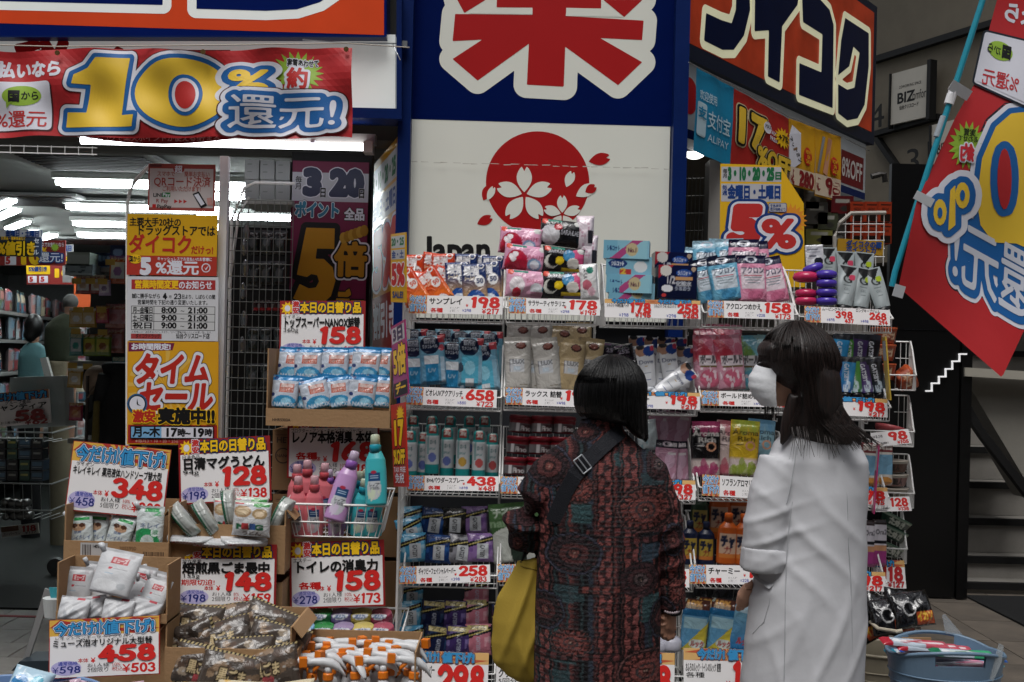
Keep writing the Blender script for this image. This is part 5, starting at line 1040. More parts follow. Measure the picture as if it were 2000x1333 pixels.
# --- row 1 col 4 refill pouches
def acron(c0, c1, top): return Art(34, 52, c0).sp(16, c1, .1, (0, .2, 1, 1), 3, .5).r(0, 0, 1, .2, top).e(.5, .1, .2, .07, 'c8ccd8').e(.5, .1, .13, .045, top).mix(np.zeros((52, 34)), c0).r(.12, .28, .88, .74, 'd8dade', .75).t('アクロン', .14, .26, .74, .16, '1c2848', b=.045).r(.2, .44, .8, .455, 'b04050').r(.2, .49, .8, .5, '7a8890').r(.25, .54, .75, .55, '7a8890').r(.3, .6, .7, .61, '7a8890').e(.55, .86, .26, .1, c1)
K['acB'] = th1('refill_pouch', pack_mesh('refill_pouch', .098, .15, .045, acron('6aaac8', '4488b0', '9cc0d0'), 'pouch', 2, GLOSS)); K['acB2'] = th1('refill_pouch', pack_mesh('refill_pouch', .098, .15, .045, acron('6aaac8', '4488b0', '141c34'), 'pouch', 4, GLOSS)); K['acP'] = th1('refill_pouch', pack_mesh('refill_pouch', .098, .15, .045, acron('d890ac', 'c06888', '181a38'), 'pouch', 3, GLOSS))
G4 = 'refill pouches in the fourth top basket'
row('acB', 'light blue refill pouch', 'at the back of the fourth top basket', 'refill pouch', [(1358, 570, 3), (1384, 556, -4), (1408, 552, 4), (1430, 552, -2)], 3.78, G4, -.02, .98)
row('acP', 'pink refill pouch with dark top', 'at the back of the fourth top basket', 'refill pouch', [(1452, 556, 2), (1480, 560, -8)], 3.72, G4, .01)
row('acB2', 'light blue refill pouch', 'at the front of the fourth top basket', 'refill pouch', [(1392, 590, -12), (1422, 588, -8)], 3.62, G4, -.02, .96)
row('acP', 'pink refill pouch with dark top', 'at the front of the fourth top basket', 'refill pouch', [(1470, 590, -5), (1516, 592, -12)], 3.61, G4, .02, 1.0)
# --- row 1 col 5: round tins and grey tubes
b = MB(); pr_p = M('4a34a0', .25); 
def tinp(m): b = MB(); b.lathe([(.018, 0), (.031, .004), (.034, .012), (.031, .022), (.018, .027)], m, 28); return Proto(b.build('hair_wax_tin', smooth=True))
K['tinV'] = tinp(M('4c3aa4', .22)); K['tinR'] = tinp(M('b82c58', .22))
G5_ = 'round tins in the top right basket'
for k, yb in enumerate((597, 580, 562, 545)): row('tinV', 'glossy violet round tin', ['at the bottom of', 'second from the bottom of', 'third from the bottom of', 'on top of'][k] + ' the violet stack', 'tin', [(1614, yb, 0)], 3.62, G5_, lean=0)
row('tinV', 'glossy violet round tin', 'tipped on edge behind the red tins', 'tin', [(1590, 532, -20)], 3.66, G5_, lean=0)
for k, yb in enumerate((597, 582, 552)): row('tinR', 'glossy crimson round tin', ['at the bottom of', 'in the middle of', 'wrapped on top of'][k] + ' the crimson stack', 'tin', [(1574, yb, 0)], 3.64, G5_, lean=0, s=1.05 if k < 2 else 1.25)
a = Art(30, 60, '9aa4a6').mix(np.zeros((60, 30)), '9aa4a6'); X_, Y_ = a.X, a.Y; a.mix((np.abs(X_ - .5) < .46 * (1 - Y_ / .32)) & (Y_ > .03), '1c2022').t('G', .24, .22, .52, .26, '1a1e20', b=.02).e(.72, .3, .16, .075, 'c0405c').t('GEL', .36, .56, .3, .09, '3a4244', b=.0).r(.3, .5, .7, .515, '5a6264').r(.36, .7, .64, .71, '5a6264')
a2 = Art(30, 60, '9aa4a6'); a2.a = a.a.copy(); a2.e(.72, .3, .16, .075, 'a0b428')
def tube_pr(nm, art, capm, w=.06, h=.135, t=.036): 
    cb = MB().lathe([(w * .36, -.018), (w * .37, .0)], capm, 20, sy=.85); return thn(nm, pack_mesh(nm, w, h, t, art, 'tube', 2, PLAS), [('cap', cb)])
K['gP'] = tube_pr('gel_tube', a, M('1a1c1e', .3)); K['gY'] = tube_pr('gel_tube', a2, M('1a1c1e', .3))
GG = 'grey gel tubes in the top right basket'
row('gP', 'grey gel tube with pink sticker', 'standing in the back row, top right basket', 'tube', [(1618, 562, 0), (1652, 570, 2)], 3.76, GG); row('gY', 'grey gel tube with yellow sticker', 'at the right of the back row, top right basket', 'tube', [(1684, 572, 3)], 3.74, GG)
row('gP', 'grey gel tube with pink sticker', 'leaning in front of the others beside the violet tins', 'tube', [(1648, 598, 10)], 3.62, GG, lean=10); row('gY', 'grey gel tube with yellow sticker', 'front row, top right basket', 'tube', [(1680, 602, 6), (1724, 602, -16)], 3.63, GG, lean=12)
a = Art(30, 36, 'ced0d4').r(.1, .1, .9, .5, 'c0c2c8').r(.1, .2, .7, .24, '707480').r(.1, .32, .8, .35, '707480').r(.2, .5, .6, .55, '404858').e(.7, .8, .25, .2, '20242c'); K['lab'] = th1('label_card', pack_mesh('label_card', .058, .07, .004, a, 'flat', 2, GLOSS)); row('lab', 'creased white product card', 'sticking up behind the violet tins', 'card', [(1592, 520, -4)], 3.72, GG)
# --- row 2 col 1: aqua sunscreen in blister
a = Art(32, 60, '6a9cb4').g(.3, 1, '5a90b0').r(.72, 0, 1, .16, 'a83a44').e(.42, .2, .36, .19, '14203a').t('世界初', .2, .08, .44, .1, 'c8d0dc', b=.02).t('ミクロレベル', .14, .2, .56, .07, 'c8d0dc').r(.2, .42, .72, .58, 'd4dade').r(.22, .58, .7, .98, '2a7ca8').t('UV', .3, .66, .3, .1, 'b8d4e4', b=0).e(.86, .27, .1, .07, 'b04a58').r(.78, .45, .95, .95, 'b8c8d4', .7)
K['aq'] = th1('sunscreen_bottle_pack', pack_mesh('sunscreen_bottle_pack', .083, .158, .034, a, 'flat', 4, GLOSS))
a = Art(32, 60, '6a9cb4').r(.72, 0, 1, .16, 'a83a44').e(.42, .2, .36, .19, '14203a').t('世界初', .2, .08, .44, .1, 'c8d0dc', b=.02).t('ミクロレベル', .14, .2, .56, .07, 'c8d0dc').g(.36, .4, '58b0cc').r(.0, .36, .16, 1, '6a9cb4').r(.78, .36, 1, 1, '88b0c4').e(.46, .62, .2, .14, 'a8dcec', .6).r(.3, .84, .64, .98, 'd4dade').e(.12, .62, .1, .1, '3a4858')
K['aq2'] = th1('sunscreen_bottle_pack', pack_mesh('sunscreen_bottle_pack', .083, .158, .034, a, 'flat', 6, GLOSS))
G6 = 'pale blue sunscreen packs in the second left basket'
row('aq', 'dark topped blue sunscreen pack', 'in the shaded back row', 'sunscreen', [(812, 735, 0), (842, 738, 1), (872, 735, -1), (902, 738, 1)], 3.80, G6)
row('aq2', 'dark topped blue tube pack', 'in the shaded back row', 'sunscreen', [(932, 738, 0), (960, 740, 0)], 3.80, G6)
row('aq', 'pale blue sunscreen bottle pack', 'in the front row above the 658 card', 'sunscreen', [(813, 758, 0), (848, 752, -4), (884, 764, 2)], 3.64, G6, -.015)
row('aq2', 'pale blue sunscreen tube pack', 'in the front row above the 658 card', 'sunscreen', [(918, 756, -1), (954, 766, -8)], 3.64, G6, .0)
# --- row 2 col 2: shampoo pouches
def lux(c0, c1, cap): return Art(34, 66, c0).gx(.7, 1, c1).e(.62, .17, .2, .075, cap).e(.62, .16, .15, .05, '7a4438').r(.22, .42, .74, .66, 'c8ccd2', .8).r(.22, .42, .74, .425, '707078').r(.22, .42, .235, .66, '707078').t('LUX', .3, .41, .44, .12, '24262c', b=.015).r(.36, .56, .6, .64, 'b8d0e0', .5).r(.55, .9, .85, .91, '807868')
K['lxW'] = th1('shampoo_pouch', pack_mesh('shampoo_pouch', .086, .17, .05, lux('bdbab4', '9a9892', '4a2420'), 'pouch', 5, GLOSS)); K['lxG'] = th1('shampoo_pouch', pack_mesh('shampoo_pouch', .086, .17, .05, lux('b09c78', '8c7c5c', '3c201c'), 'pouch', 7, GLOSS))
G7 = 'shampoo pouches in the second basket of the second row'
row('lxW', 'silvery white shampoo pouch', 'in the dim back row', 'shampoo pouch', [(1012, 728, 2), (1052, 728, 0)], 3.80, G7); row('lxG', 'gold shampoo pouch', 'in the dim back row', 'shampoo pouch', [(1092, 735, 3), (1128, 728, 0)], 3.80, G7)
row('lxW', 'silvery white shampoo pouch', 'in the front row beside the bob haircut', 'shampoo pouch', [(1012, 762, -2), (1042, 764, -6), (1074, 764, -10)], 3.63, G7, .03); row('lxG', 'gold shampoo pouch', 'in the front row beside the bob haircut', 'shampoo pouch', [(1110, 766, 3), (1142, 762, 8)], 3.64, G7, .03)
# --- row 2 col 3: white face wash tubes
a = Art(24, 56, 'd0d2d6').e(.3, .14, .3, .13, 'a07a64').e(.3, .05, .22, .06, '1c1a1c').e(.72, .16, .3, .12, '1c3c80').e(.9, .1, .12, .06, 'a83448').t('Dove', .1, .34, .8, .13, '1c2c58', b=.02).r(.4, .5, .6, .52, 'b09048').r(.2, .6, .8, .61, '808898').r(.25, .66, .75, .67, '808898').r(.3, .82, .7, .84, '3c4c80')
K['dv'] = tube_pr('face_wash_tube', a, M('ccd0d6', .3), .054, .135, .034)
G8 = 'white face wash tubes in the middle basket of the second row'
row('dv', 'white face wash tube', 'in the dim back row beside the bob haircut', 'tube', [(1246, 735, 0), (1272, 738, 2), (1298, 738, 0), (1322, 738, 0)], 3.78, G8)
row('dv', 'white face wash tube', 'in the front row right of the bob haircut', 'tube', [(1268, 756, -8), (1290, 755, 8), (1312, 752, -6), (1332, 758, 2)], 3.65, G8, .025); row('dv', 'white face wash tube', 'lying across the front of the others', 'tube', [(1286, 768, 52)], 3.60, G8)
a = Art(36, 30, '14121c').sp(20, '3c2c44', .07, seed=3).t('25%', .3, .3, .5, .3, 'b8b0c0', b=.02).r(.1, .1, .5, .2, '5c3c58'); K['dk'] = th1('wipes_pack', pack_mesh('wipes_pack', .075, .06, .04, a, 'pillow', 5, GLOSS)); row('dk', 'dark purple wipes pack', 'piled left of the face wash tubes', 'wipes pack', [(1188, 705, 4), (1218, 708, -8), (1196, 728, -4), (1226, 732, 10), (1205, 750, 5)], 3.74, G8)
# --- row 2 col 4 detergent pouches
def bold(c0, c1, bl): return Art(36, 60, c0).sp(14, c1, .13, (0, 0, 1, .5), 5, .8).sp(6, bl, .14, (0, .1, .5, .4), 8, .7).r(.18, .38, .92, .56, 'd8d4d8', .85).t('ボールド', .2, .38, .72, .17, '201820', b=.06).r(.2, .56, .9, .6, '6a5a38').e(.5, .8, .34, .16, c1).sp(12, 'dcccd4', .05, (.1, .6, .9, .95), 4)
K['bdP'] = th1('detergent_pouch', pack_mesh('detergent_pouch', .095, .178, .06, bold('c08c9c', 'b85c74', 'b03040'), 'pouch', 8, GLOSS)); K['bdG'] = th1('detergent_pouch', pack_mesh('detergent_pouch', .095, .178, .06, bold('84acb0', '5c9cb0', '6a9038'), 'pouch', 9, GLOSS))
G9 = 'detergent pouches in the fourth basket of the second row'
row('bdP', 'pink detergent pouch', 'in the dark back row left of the masked face', 'detergent pouch', [(1380, 742, 2), (1420, 738, 2)], 3.80, G9); row('bdP', 'pink detergent pouch', 'in the front row left of the masked face', 'detergent pouch', [(1384, 762, -4), (1430, 762, -8)], 3.64, G9, .0); row('bdG', 'blue green detergent pouch', 'half behind the masked face', 'detergent pouch', [(1470, 762, -3), (1500, 762, 4)], 3.68, G9)
# --- row 2 col 5 men's tubes
def gts(c0, c1): return Art(22, 52, c0).r(0, 0, 1, .16, '20242c').t('GATSBY', .22, .2, .4, .5, 'd0d4dc', b=.02, rot=90).g(.55, 1, c1).sp(14, 'c4d4e0', .09, (0, .7, 1, 1), 3, .7)
for k, c0, c1 in (('gtB', '2a84b8', '1c4c90'), ('gtG', '4c8c3c', '2c6c40'), ('gtV', '3c2c58', '584880'), ('gtK', '101216', '20303c'), ('gtI', '1c5cb0', 'c8d4dc')): K[k] = tube_pr('mens_wash_tube', gts(c0, c1), M('14161a', .3), .05, .13, .034)
GA = 'mens face wash tubes in the right basket of the second row'
for k, d, x in (('gtB', 'blue', 1636), ('gtG', 'green', 1655), ('gtV', 'violet', 1675), ('gtK', 'black', 1697)): row(k, d + ' mens wash tube', 'in the back row right of the long hair', 'tube', [(x, 728, 8)], 3.78, GA)
for k, d, x, ti in (('gtI', 'bright blue', 1630, 2), ('gtB', 'sky blue', 1652, 8), ('gtG', 'green', 1672, -6), ('gtV', 'violet', 1695, -10), ('gtK', 'black', 1718, -6)): row(k, d + ' mens wash tube', 'in the front row above the 198 card', 'tube', [(x, 768, ti)], 3.66, GA, s=.92, lean=12)
row('bdP', 'pink detergent pouch', 'high in the dark back of the fourth basket, second row', 'detergent pouch', [(1400, 735, 0)], 3.84, G9)
# --- row 3 col 1 spray cans
def can(c0, lab, dot): return Art(26, 64, c0).r(0, .28, 1, 1, 'c8ced0').r(0, .82, 1, 1, c0).r(.1, .28, .25, .62, c0, .6).t('8×4', .3, .34, .45, .12, '2c6c70', b=.0).t('SPRAY', .28, .5, .44, .05, '4c8c90').e(.5, .68, .28, .09, dot).r(.15, .05, .85, .24, 'a03c38').r(.15, .05, .85, .1, 'c8c4bc').t('200g', .25, .1, .5, .1, 'e0dcd4', b=.05)
prof = [(.0215, 0), (.0225, .003), (.0225, .118), (.0195, .126), (.0185, .128), (.0185, .15), (.014, .158), (.004, .160)]
for k, d in (('cnP', '6878b8'), ('cnY', 'c8a048'), ('cnR', 'c05858')): K[k] = th1('spray_can', lathe_mesh('spray_can', prof, can('1c8c8c', '', d)))
GB = 'turquoise spray cans in the left basket of the third row'
row('cnP', 'turquoise spray can', 'in the dark back row, third rack row', 'spray can', [(805, 905, 0), (842, 906, 0), (878, 906, 0), (915, 906, 0), (945, 906, 0)], 3.80, GB, lean=0)
row('cnP', 'turquoise spray can with blue dot', 'front row above the 438 card', 'spray can', [(800, 938, 0), (826, 940, 0), (843, 925, 0), (872, 932, 0)], 3.66, GB, .035, lean=0, s=1.0); row('cnY', 'turquoise spray can with yellow dot', 'fifth from left in the front row', 'spray can', [(903, 934, 0)], 3.66, GB, lean=0); row('cnR', 'turquoise spray can with red flower', 'front row, right end', 'spray can', [(934, 936, 0), (960, 940, 0)], 3.67, GB, .04, lean=0, s=.98)
# --- row 3 col 2 jars
a = Art(30, 26, '8c8a8c').gx(.0, .3, '504e50').r(.3, 0, .45, 1, 'c0bec0').r(.0, 0, 1, .22, '701420').r(.55, .3, .9, .95, '3c1a20').t('Fino', .5, .35, .45, .5, 'c8c4c4', b=.03).r(0, .9, 1, 1, '701420')
K['jar'] = thn('hair_mask_jar', lathe_mesh('hair_mask_jar', [(.034, 0), (.0375, .004), (.0375, .04)], a), [('lid', MB().lathe([(.039, .0405), (.039, .054), (.036, .057)], M('701420', .3), 28))])
GC = 'dark red hair mask jars in the second basket of the third row'
for j in range(3):
    for i in range(3): row('jar', 'dark red and silver jar', f'{["left", "middle", "right"][i]} stack, {["bottom", "middle", "top"][j]} layer, left of the patterned coat', 'jar', [(1005 + i * 43 + j * 5, 928 - j * 41 + i * 1, 4 - i)], 3.67 + j * .03, GC, lean=6)
# row 3 col 3: pink hanging pads
a = Art(36, 50, 'b08498').r(0, 0, 1, .2, '24222c').e(.5, .1, .2, .07, 'c0b0bc').e(.5, .1, .12, .04, '24222c').sp(5, 'c8a8bc', .2, (0, .3, 1, 1), 3).r(.55, .3, .9, .36, 'd0c8cc').t('洗顔', .5, .06, .42, .1, 'd0c8cc'); K['pp'] = th1('bath_pad_pack', pack_mesh('bath_pad_pack', .085, .15, .03, a, 'pouch', 5, GLOSS))
GD = 'mauve packs in the middle basket of the third row'
row('pp', 'mauve foil pack', 'at the back right of the patterned coat', 'pack', [(1292, 880, 2), (1318, 876, 4)], 3.76, GD); row('pp', 'mauve foil pack', 'at the front right of the patterned coat', 'pack', [(1298, 938, 4), (1325, 940, -6)], 3.65, GD, .02, .85)
a = Art(30, 40, 'a8b4b8').sp(8, '7898a0', .1); K['tl'] = th1('bag_pack', pack_mesh('bag_pack', .07, .1, .03, a, 'pillow', 5, GLOSS)); row('tl', 'pale clear pack', 'just right of the bob haircut in the third row', 'pack', [(1268, 880, -6)], 3.72, GD)
# row 3 col 4 softener pouches
def aroma(c0, tc, fl): return Art(38, 66, c0).sp(9, fl, .12, (.1, 0, .9, .14), 4, .7).t('Aroma', .08, .16, .86, .13, tc, b=.02).t('Rich', .24, .28, .6, .12, tc, b=.02).e(.68, .46, .17, .085, 'c08c70').e(.68, .46, .11, .055, c0).r(.2, .44, .45, .45, tc).r(.2, .48, .48, .49, tc).g(.66, .72, 'c8b8b4').sp(12, fl, .1, (.1, .76, .9, .98), 6)
for k, c0, tc, fl in (('arK', '121012', 'd0ccc8', 'a04068'), ('arP', 'c8b4b0', '30242c', 'b05868'), ('arY', 'c0a028', '2c281c', '88983c'), ('arT', '7ca0ac', '24303c', '5c8cac')): K[k] = th1('softener_pouch', pack_mesh('softener_pouch', .093, .178, .055, aroma(c0, tc, fl), 'pouch', 3, GLOSS))
GE = 'aroma softener pouches in the fourth basket of the third row'
row('arK', 'black aroma softener pouch', 'left of the white coat', 'softener pouch', [(1378, 932, 0)], 3.64, GE); row('arP', 'pink white aroma softener pouch', 'beside the black one', 'softener pouch', [(1415, 930, 5)], 3.66, GE); row('arY', 'yellow aroma softener pouch', 'beside the white sleeve', 'softener pouch', [(1450, 930, 4)], 3.64, GE); row('arT', 'teal aroma softener pouch', 'at the white sleeve', 'softener pouch', [(1480, 926, 6)], 3.70, GE)
# row 3 col 5 visible sliver
a = Art(20, 56, 'd0ccc4').r(0, .0, 1, .25, '7a3c40').t('美白', .1, .04, .8, .16, 'e0dcd4', b=.05).r(0, .3, 1, .75, '7aa8c4').e(.5, .9, .4, .1, 'c88c48'); K['wt'] = th1('cream_tube_pack', pack_mesh('cream_tube_pack', .06, .14, .03, a, 'flat', 3, GLOSS)); GF = 'tube packs right of the white coat'
row('wt', 'white and blue cream pack', 'in the third row right of the white coat', 'cream pack', [(1698, 950, 2), (1724, 948, 2)], 3.66, GF)
# --- row 4 col 1 wipes
def wipes(c0, c1, ice=None, face='GATSBY'):
    a = Art(40, 40, c0).sp(14, c1, .13, seed=2, al=.6); a.mix((np.abs(a.Y - .3 + (a.X - .5) * .25) < .09) * 1.0, '16181c').mix((np.abs(a.Y - .3 + (a.X - .5) * .25) < .02) * 1.0, 'b8a860').r(.34, .38, .78, .88, 'c8ccd0').t(face, .44, .42, .22, .42, '24282e', b=.03, rot=90); return a
for k, c0, c1 in (('wiC', '4c9cc4', 'a8ccdc'), ('wiB', '14346c', '2c5ca0'), ('wiK', '141416', '3c3430'), ('wiV', '9070a8', '6c4c8c'), ('wiW', '8c8c94', '1c1c20')): K[k] = th1('body_wipes_pack', pack_mesh('body_wipes_pack', .088, .092, .038, wipes(c0, c1), 'pillow', len(c0) + ord(k[2]), GLOSS))
GH_ = 'mens wipes packs in the left basket of the fourth row'
CNm = dict(wiC='light blue', wiB='deep blue', wiK='black', wiV='lilac', wiW='black and white', wjN='navy', wjV='violet', wjP='pink')
def wrow(keys, xs_, yb, Y, where, grp, s=1, lean=12):
    for k, x, ti in zip(keys, xs_, (-4, 5, 3, -4)): row(k, CNm[k] + ' body wipes pack', where, 'wipes pack', [(x, yb + (ti > 0) * 3, ti)], Y, grp, s=s, lean=lean)
wrow(('wiC', 'wiB', 'wiK', 'wiV'), (802, 842, 885, 927), 1044, 3.74, 'in the upper row above the 258 card', GH_); wrow(('wiC', 'wiB', 'wiW', 'wiV'), (808, 854, 896, 938), 1098, 3.66, 'in the lower row just above the 258 card', GH_)
row('wiC', 'light blue body wipes pack', 'squeezed between the two rows at far left', 'wipes pack', [(806, 1066, -12)], 3.71, GH_)
# row 4 col2 soap refill
a = Art(50, 50, '44643c').e(.5, .9, .7, .5, 'c8ccc4').e(.7, .75, .25, .35, '2c3830').t('ナイーブ', .1, .1, .8, .16, 'b8c4b4').t('naive', .0, .24, .7, .18, '8ca884', b=.03); K['nv'] = th1('soap_pouch', pack_mesh('soap_pouch', .13, .19, .06, a, 'pouch', 4, GLOSS)); GI = 'green soap pouches above the yellow bag'
row('nv', 'green and white soap pouch', 'above the yellow bag', 'soap pouch', [(1002, 1098, -4), (1060, 1098, 4)], 3.68, GI)
# row 4 col 4 dish soap bottles
def dish(c0, lb): return Art(28, 56, c0).r(.12, .3, .88, .82, lb).t('チャ', .15, .34, .7, .26, '14203c', b=.09).t('力', .3, .58, .4, .16, '8c2c28', b=.03).r(.12, .74, .88, .82, 'c87838')
bprof = [(.026, 0), (.031, .004), (.031, .09), (.028, .11), (.014, .125), (.012, .128)]
for k, c0, lb in (('dsO', 'b8561c', 'c8a890'), ('dsN', '16203c', 'b89c40'), ('dsD', '24402c', 'a89850')): K[k] = thn('dish_soap_bottle', lathe_mesh('dish_soap_bottle', bprof, dish(c0, lb), .7), [('cap', MB().lathe([(.0125, .128), (.0125, .15), (.010, .153)], M(c0, .3), 16))])
GJ = 'dish soap bottles in the fourth basket of the fourth row'
row('dsD', 'dark green dish soap bottle', 'at the back, right of the patterned sleeve', 'bottle', [(1366, 1050, 0)], 3.80, GJ, lean=0); row('dsO', 'orange dish soap bottle', 'in the dim back row', 'bottle', [(1404, 1052, 0), (1442, 1050, 0), (1476, 1050, 0)], 3.80, GJ, lean=0, s=1.15)
row('dsN', 'navy dish soap bottle with yellow label', 'right of the patterned sleeve', 'bottle', [(1346, 1102, 0), (1378, 1104, 0)], 3.68, GJ, lean=0, s=.92); row('dsO', 'orange dish soap bottle', 'in the front row left of the white coat', 'bottle', [(1418, 1102, 2), (1452, 1104, 0)], 3.66, GJ, lean=0, s=1.08)
# row 4 col 5 sliver
a = Art(20, 60, 'd0ccd4').r(0, 0, 1, .12, '281c1c').t('Ora2', .1, .2, .8, .14, '20202c').r(0, .45, 1, .52, '181820').r(0, .66, 1, 1, '9c3c7c').r(0, .55, 1, .66, 'c8946c'); K['tp'] = th1('toothpaste_pack', pack_mesh('toothpaste_pack', .045, .15, .03, a, 'flat', 3, PLAS)); row('tp', 'white and magenta toothpaste pack', 'in the fourth row right of the white coat', 'toothpaste', [(1694, 1108, 4), (1716, 1106, 0)], 3.68, GF)
# --- row 5 col 1 wipes
for k, c0, c1 in (('wjN', '141c3c', '2c4468'), ('wjV', '3c2c60', '7c6ca0'), ('wjP', 'b87080', 'c89ca4')): K[k] = th1('body_wipes_pack', pack_mesh('body_wipes_pack', .086, .098, .045, wipes(c0, c1).r(.34, .38, .78, .88, c0).t('GATSBY', .44, .42, .2, .42, 'b0b4c4', b=.02, rot=90).r(.1, .04, .9, .2, 'c0b070').t('アイス', .2, .05, .6, .14, '14141c', b=.03), 'pillow', ord(k[2]), GLOSS))
GK = 'mens wipes packs in the left basket of the bottom row'
wrow(('wiC', 'wjN', 'wjV', 'wjP'), (800, 843, 888, 930), 1228, 3.75, 'in the upper row of the bottom left basket', GK, .98); wrow(('wiC', 'wjN', 'wjV', 'wjP'), (804, 848, 893, 934), 1280, 3.66, 'in the lower row of the bottom left basket', GK)
row('wiC', 'light blue body wipes pack', 'at the top left of the bottom left basket', 'wipes pack', [(800, 1190, 0)], 3.8, GK); row('wjP', 'pink body wipes pack', 'at the dim top of the bottom left basket', 'wipes pack', [(930, 1185, 0)], 3.84, GK)
# bottom row col 2, col 3
row('wjN', 'navy body wipes pack', 'left of the yellow bag in the bottom row', 'wipes pack', [(985, 1240, 0), (985, 1285, 0)], 3.7, GK)
K['lidw'] = Proto(MB().lathe([(.03, 0), (.034, .01), (.034, .03), (.026, .042), (.005, .046)], M('c0c0cc', .3), 24).build('white_cap_jar', smooth=True)); row('lidw', 'small round jar with violet lid', 'below the older hand', 'jar', [(1310, 1270, 0), (1284, 1272, 0)], 3.66, GK, lean=0)
# bottom row col 4 spray refills
a = Art(34, 62, '5c94b8').r(0, 0, 1, .2, '4c2c24').t('10%', .1, .02, .6, .14, 'c8944c', b=.05).t('増量品', .1, .12, .6, .08, 'c8b8a0').r(0, .2, 1, .32, '1c5c88').r(.1, .36, .9, .56, 'a8c8cc', .7).mix(((Art(34, 62, '000000').X * .6 + Art(34, 62, '000000').Y) > 1.0) * 1.0, 'c0b040').e(.62, .84, .3, .09, 'c8d0c8').t('ルック', .38, .78, .5, .12, '983030', b=.07)
K['lk'] = th1('cleaner_pouch', pack_mesh('cleaner_pouch', .085, .165, .05, a, 'pouch', 7, GLOSS)); a = Art(34, 62, '6c9cb4').g(.3, 1, '1c6ca8').t('ルック', .3, .72, .6, .14, 'a83838', b=.07).r(.2, .1, .8, .25, 'a8c0cc'); K['lk2'] = th1('cleaner_pouch', pack_mesh('cleaner_pouch', .085, .165, .05, a, 'pouch', 6, GLOSS))
GL_ = 'bath cleaner pouches in the bottom row left of the white coat'
row('lk', 'blue and yellow cleaner pouch', 'in the bottom row beside the white coat', 'cleaner pouch', [(1352, 1272, 3), (1378, 1268, 6), (1404, 1272, 8)], 3.66, GL_, .05); row('lk2', 'blue cleaner pouch', 'half behind the white coat, bottom row', 'cleaner pouch', [(1440, 1272, 14)], 3.66, GL_)
a = Art(30, 40, '2c2c30').sp(6, '3c3c42', .2); K['gv'] = th1('grey_bag_pack', pack_mesh('grey_bag_pack', .08, .07, .04, a, 'pillow', 6, GLOSS)); row('gv', 'dark grey bag', 'in the dim back of the bottom row', 'pack', [(1360, 1170, -8), (1410, 1172, 10), (1450, 1174, 0)], 3.8, GL_)
# --- side rack goods
a = Art(40, 24, '9c4424').r(0, .0, 1, .2, 'b8542c').t('担々麺', .2, .25, .6, .5, 'd8c0a0', b=.03).sp(10, '6c2c1c', .1, seed=3); cupp = [(.034, 0), (.036, .002), (.045, .052), (.047, .054), (.046, .057)]
K['cup'] = thn('cup_noodle', lathe_mesh('cup_noodle', cupp, a), [('lid', MB().lathe([(.0455, .057), (.0455, .0585)], M('b4562c', .35), 24))])
GM = 'food tubs in the side rack'
for k, (x, y, ti) in enumerate(((1724, 742, 0), (1724, 705, 0), (1726, 672, 0), (1752, 748, 62))): row('cup', 'orange cup noodle', ['at the bottom of the stack', 'in the middle of the stack', 'on top of the stack', 'tipped over in the basket front'][k] + ' of the uppermost side basket', 'cup noodle', [(x, y, ti)], 3.88, GM, lean=0, s=.95)
for k, (c0, n) in enumerate((('8c8474', 'beige'), ('94706c', 'mauve'), ('5c3c30', 'brown'))):
    a = Art(40, 20, c0).r(0, .0, 1, .2, 'b8b0a4').t('職人', .3, .25, .4, .6, '201c1c', b=.04); K['bw%d' % k] = thn('noodle_bowl', lathe_mesh('noodle_bowl', [(.04, 0), (.043, .002), (.052, .034), (.054, .036)], a), [('lid', MB().lathe([(.054, .0365), (.053, .0395)], M('c0b8ac', .4), 28))])
    row('bw%d' % k, n + ' noodle bowl', ['at the bottom', 'in the middle', 'on top'][k] + ' of the stack above the 128 card', 'noodle bowl', [(1742, 975 - k * 27, 0)], 3.88, GM, lean=0)
a = Art(40, 20, '1c3428').r(0, 0, 1, .18, '8c9c8c').t('たぬき', .2, .2, .6, .6, 'c8ccc0', b=.05); K['tg'] = thn('noodle_bowl', lathe_mesh('noodle_bowl', [(.04, 0), (.043, .002), (.052, .034), (.054, .036)], a), [('lid', MB().lathe([(.054, .0365), (.053, .0395)], M('4c6c58', .4), 28))])
for k, (x, y, ti) in enumerate(((1728, 1082, 22), (1736, 1052, 24), (1742, 1030, 26))): row('tg', 'dark green noodle bowl', ['lowest', 'middle', 'uppermost'][k] + ' of the tilted stack above the 118 card', 'noodle bowl', [(x, y, ti)], 3.86, GM, lean=0)
K['rl'] = Proto(MB().lathe([(.04, 0), (.05, .02), (.05, .03)], M('a84c50', .4), 24).build('red_lid_tub', smooth=True)); row('rl', 'red topped tub', 'lying in the second side basket above the 98 card', 'tub', [(1736, 850, 10)], 3.84, GM)
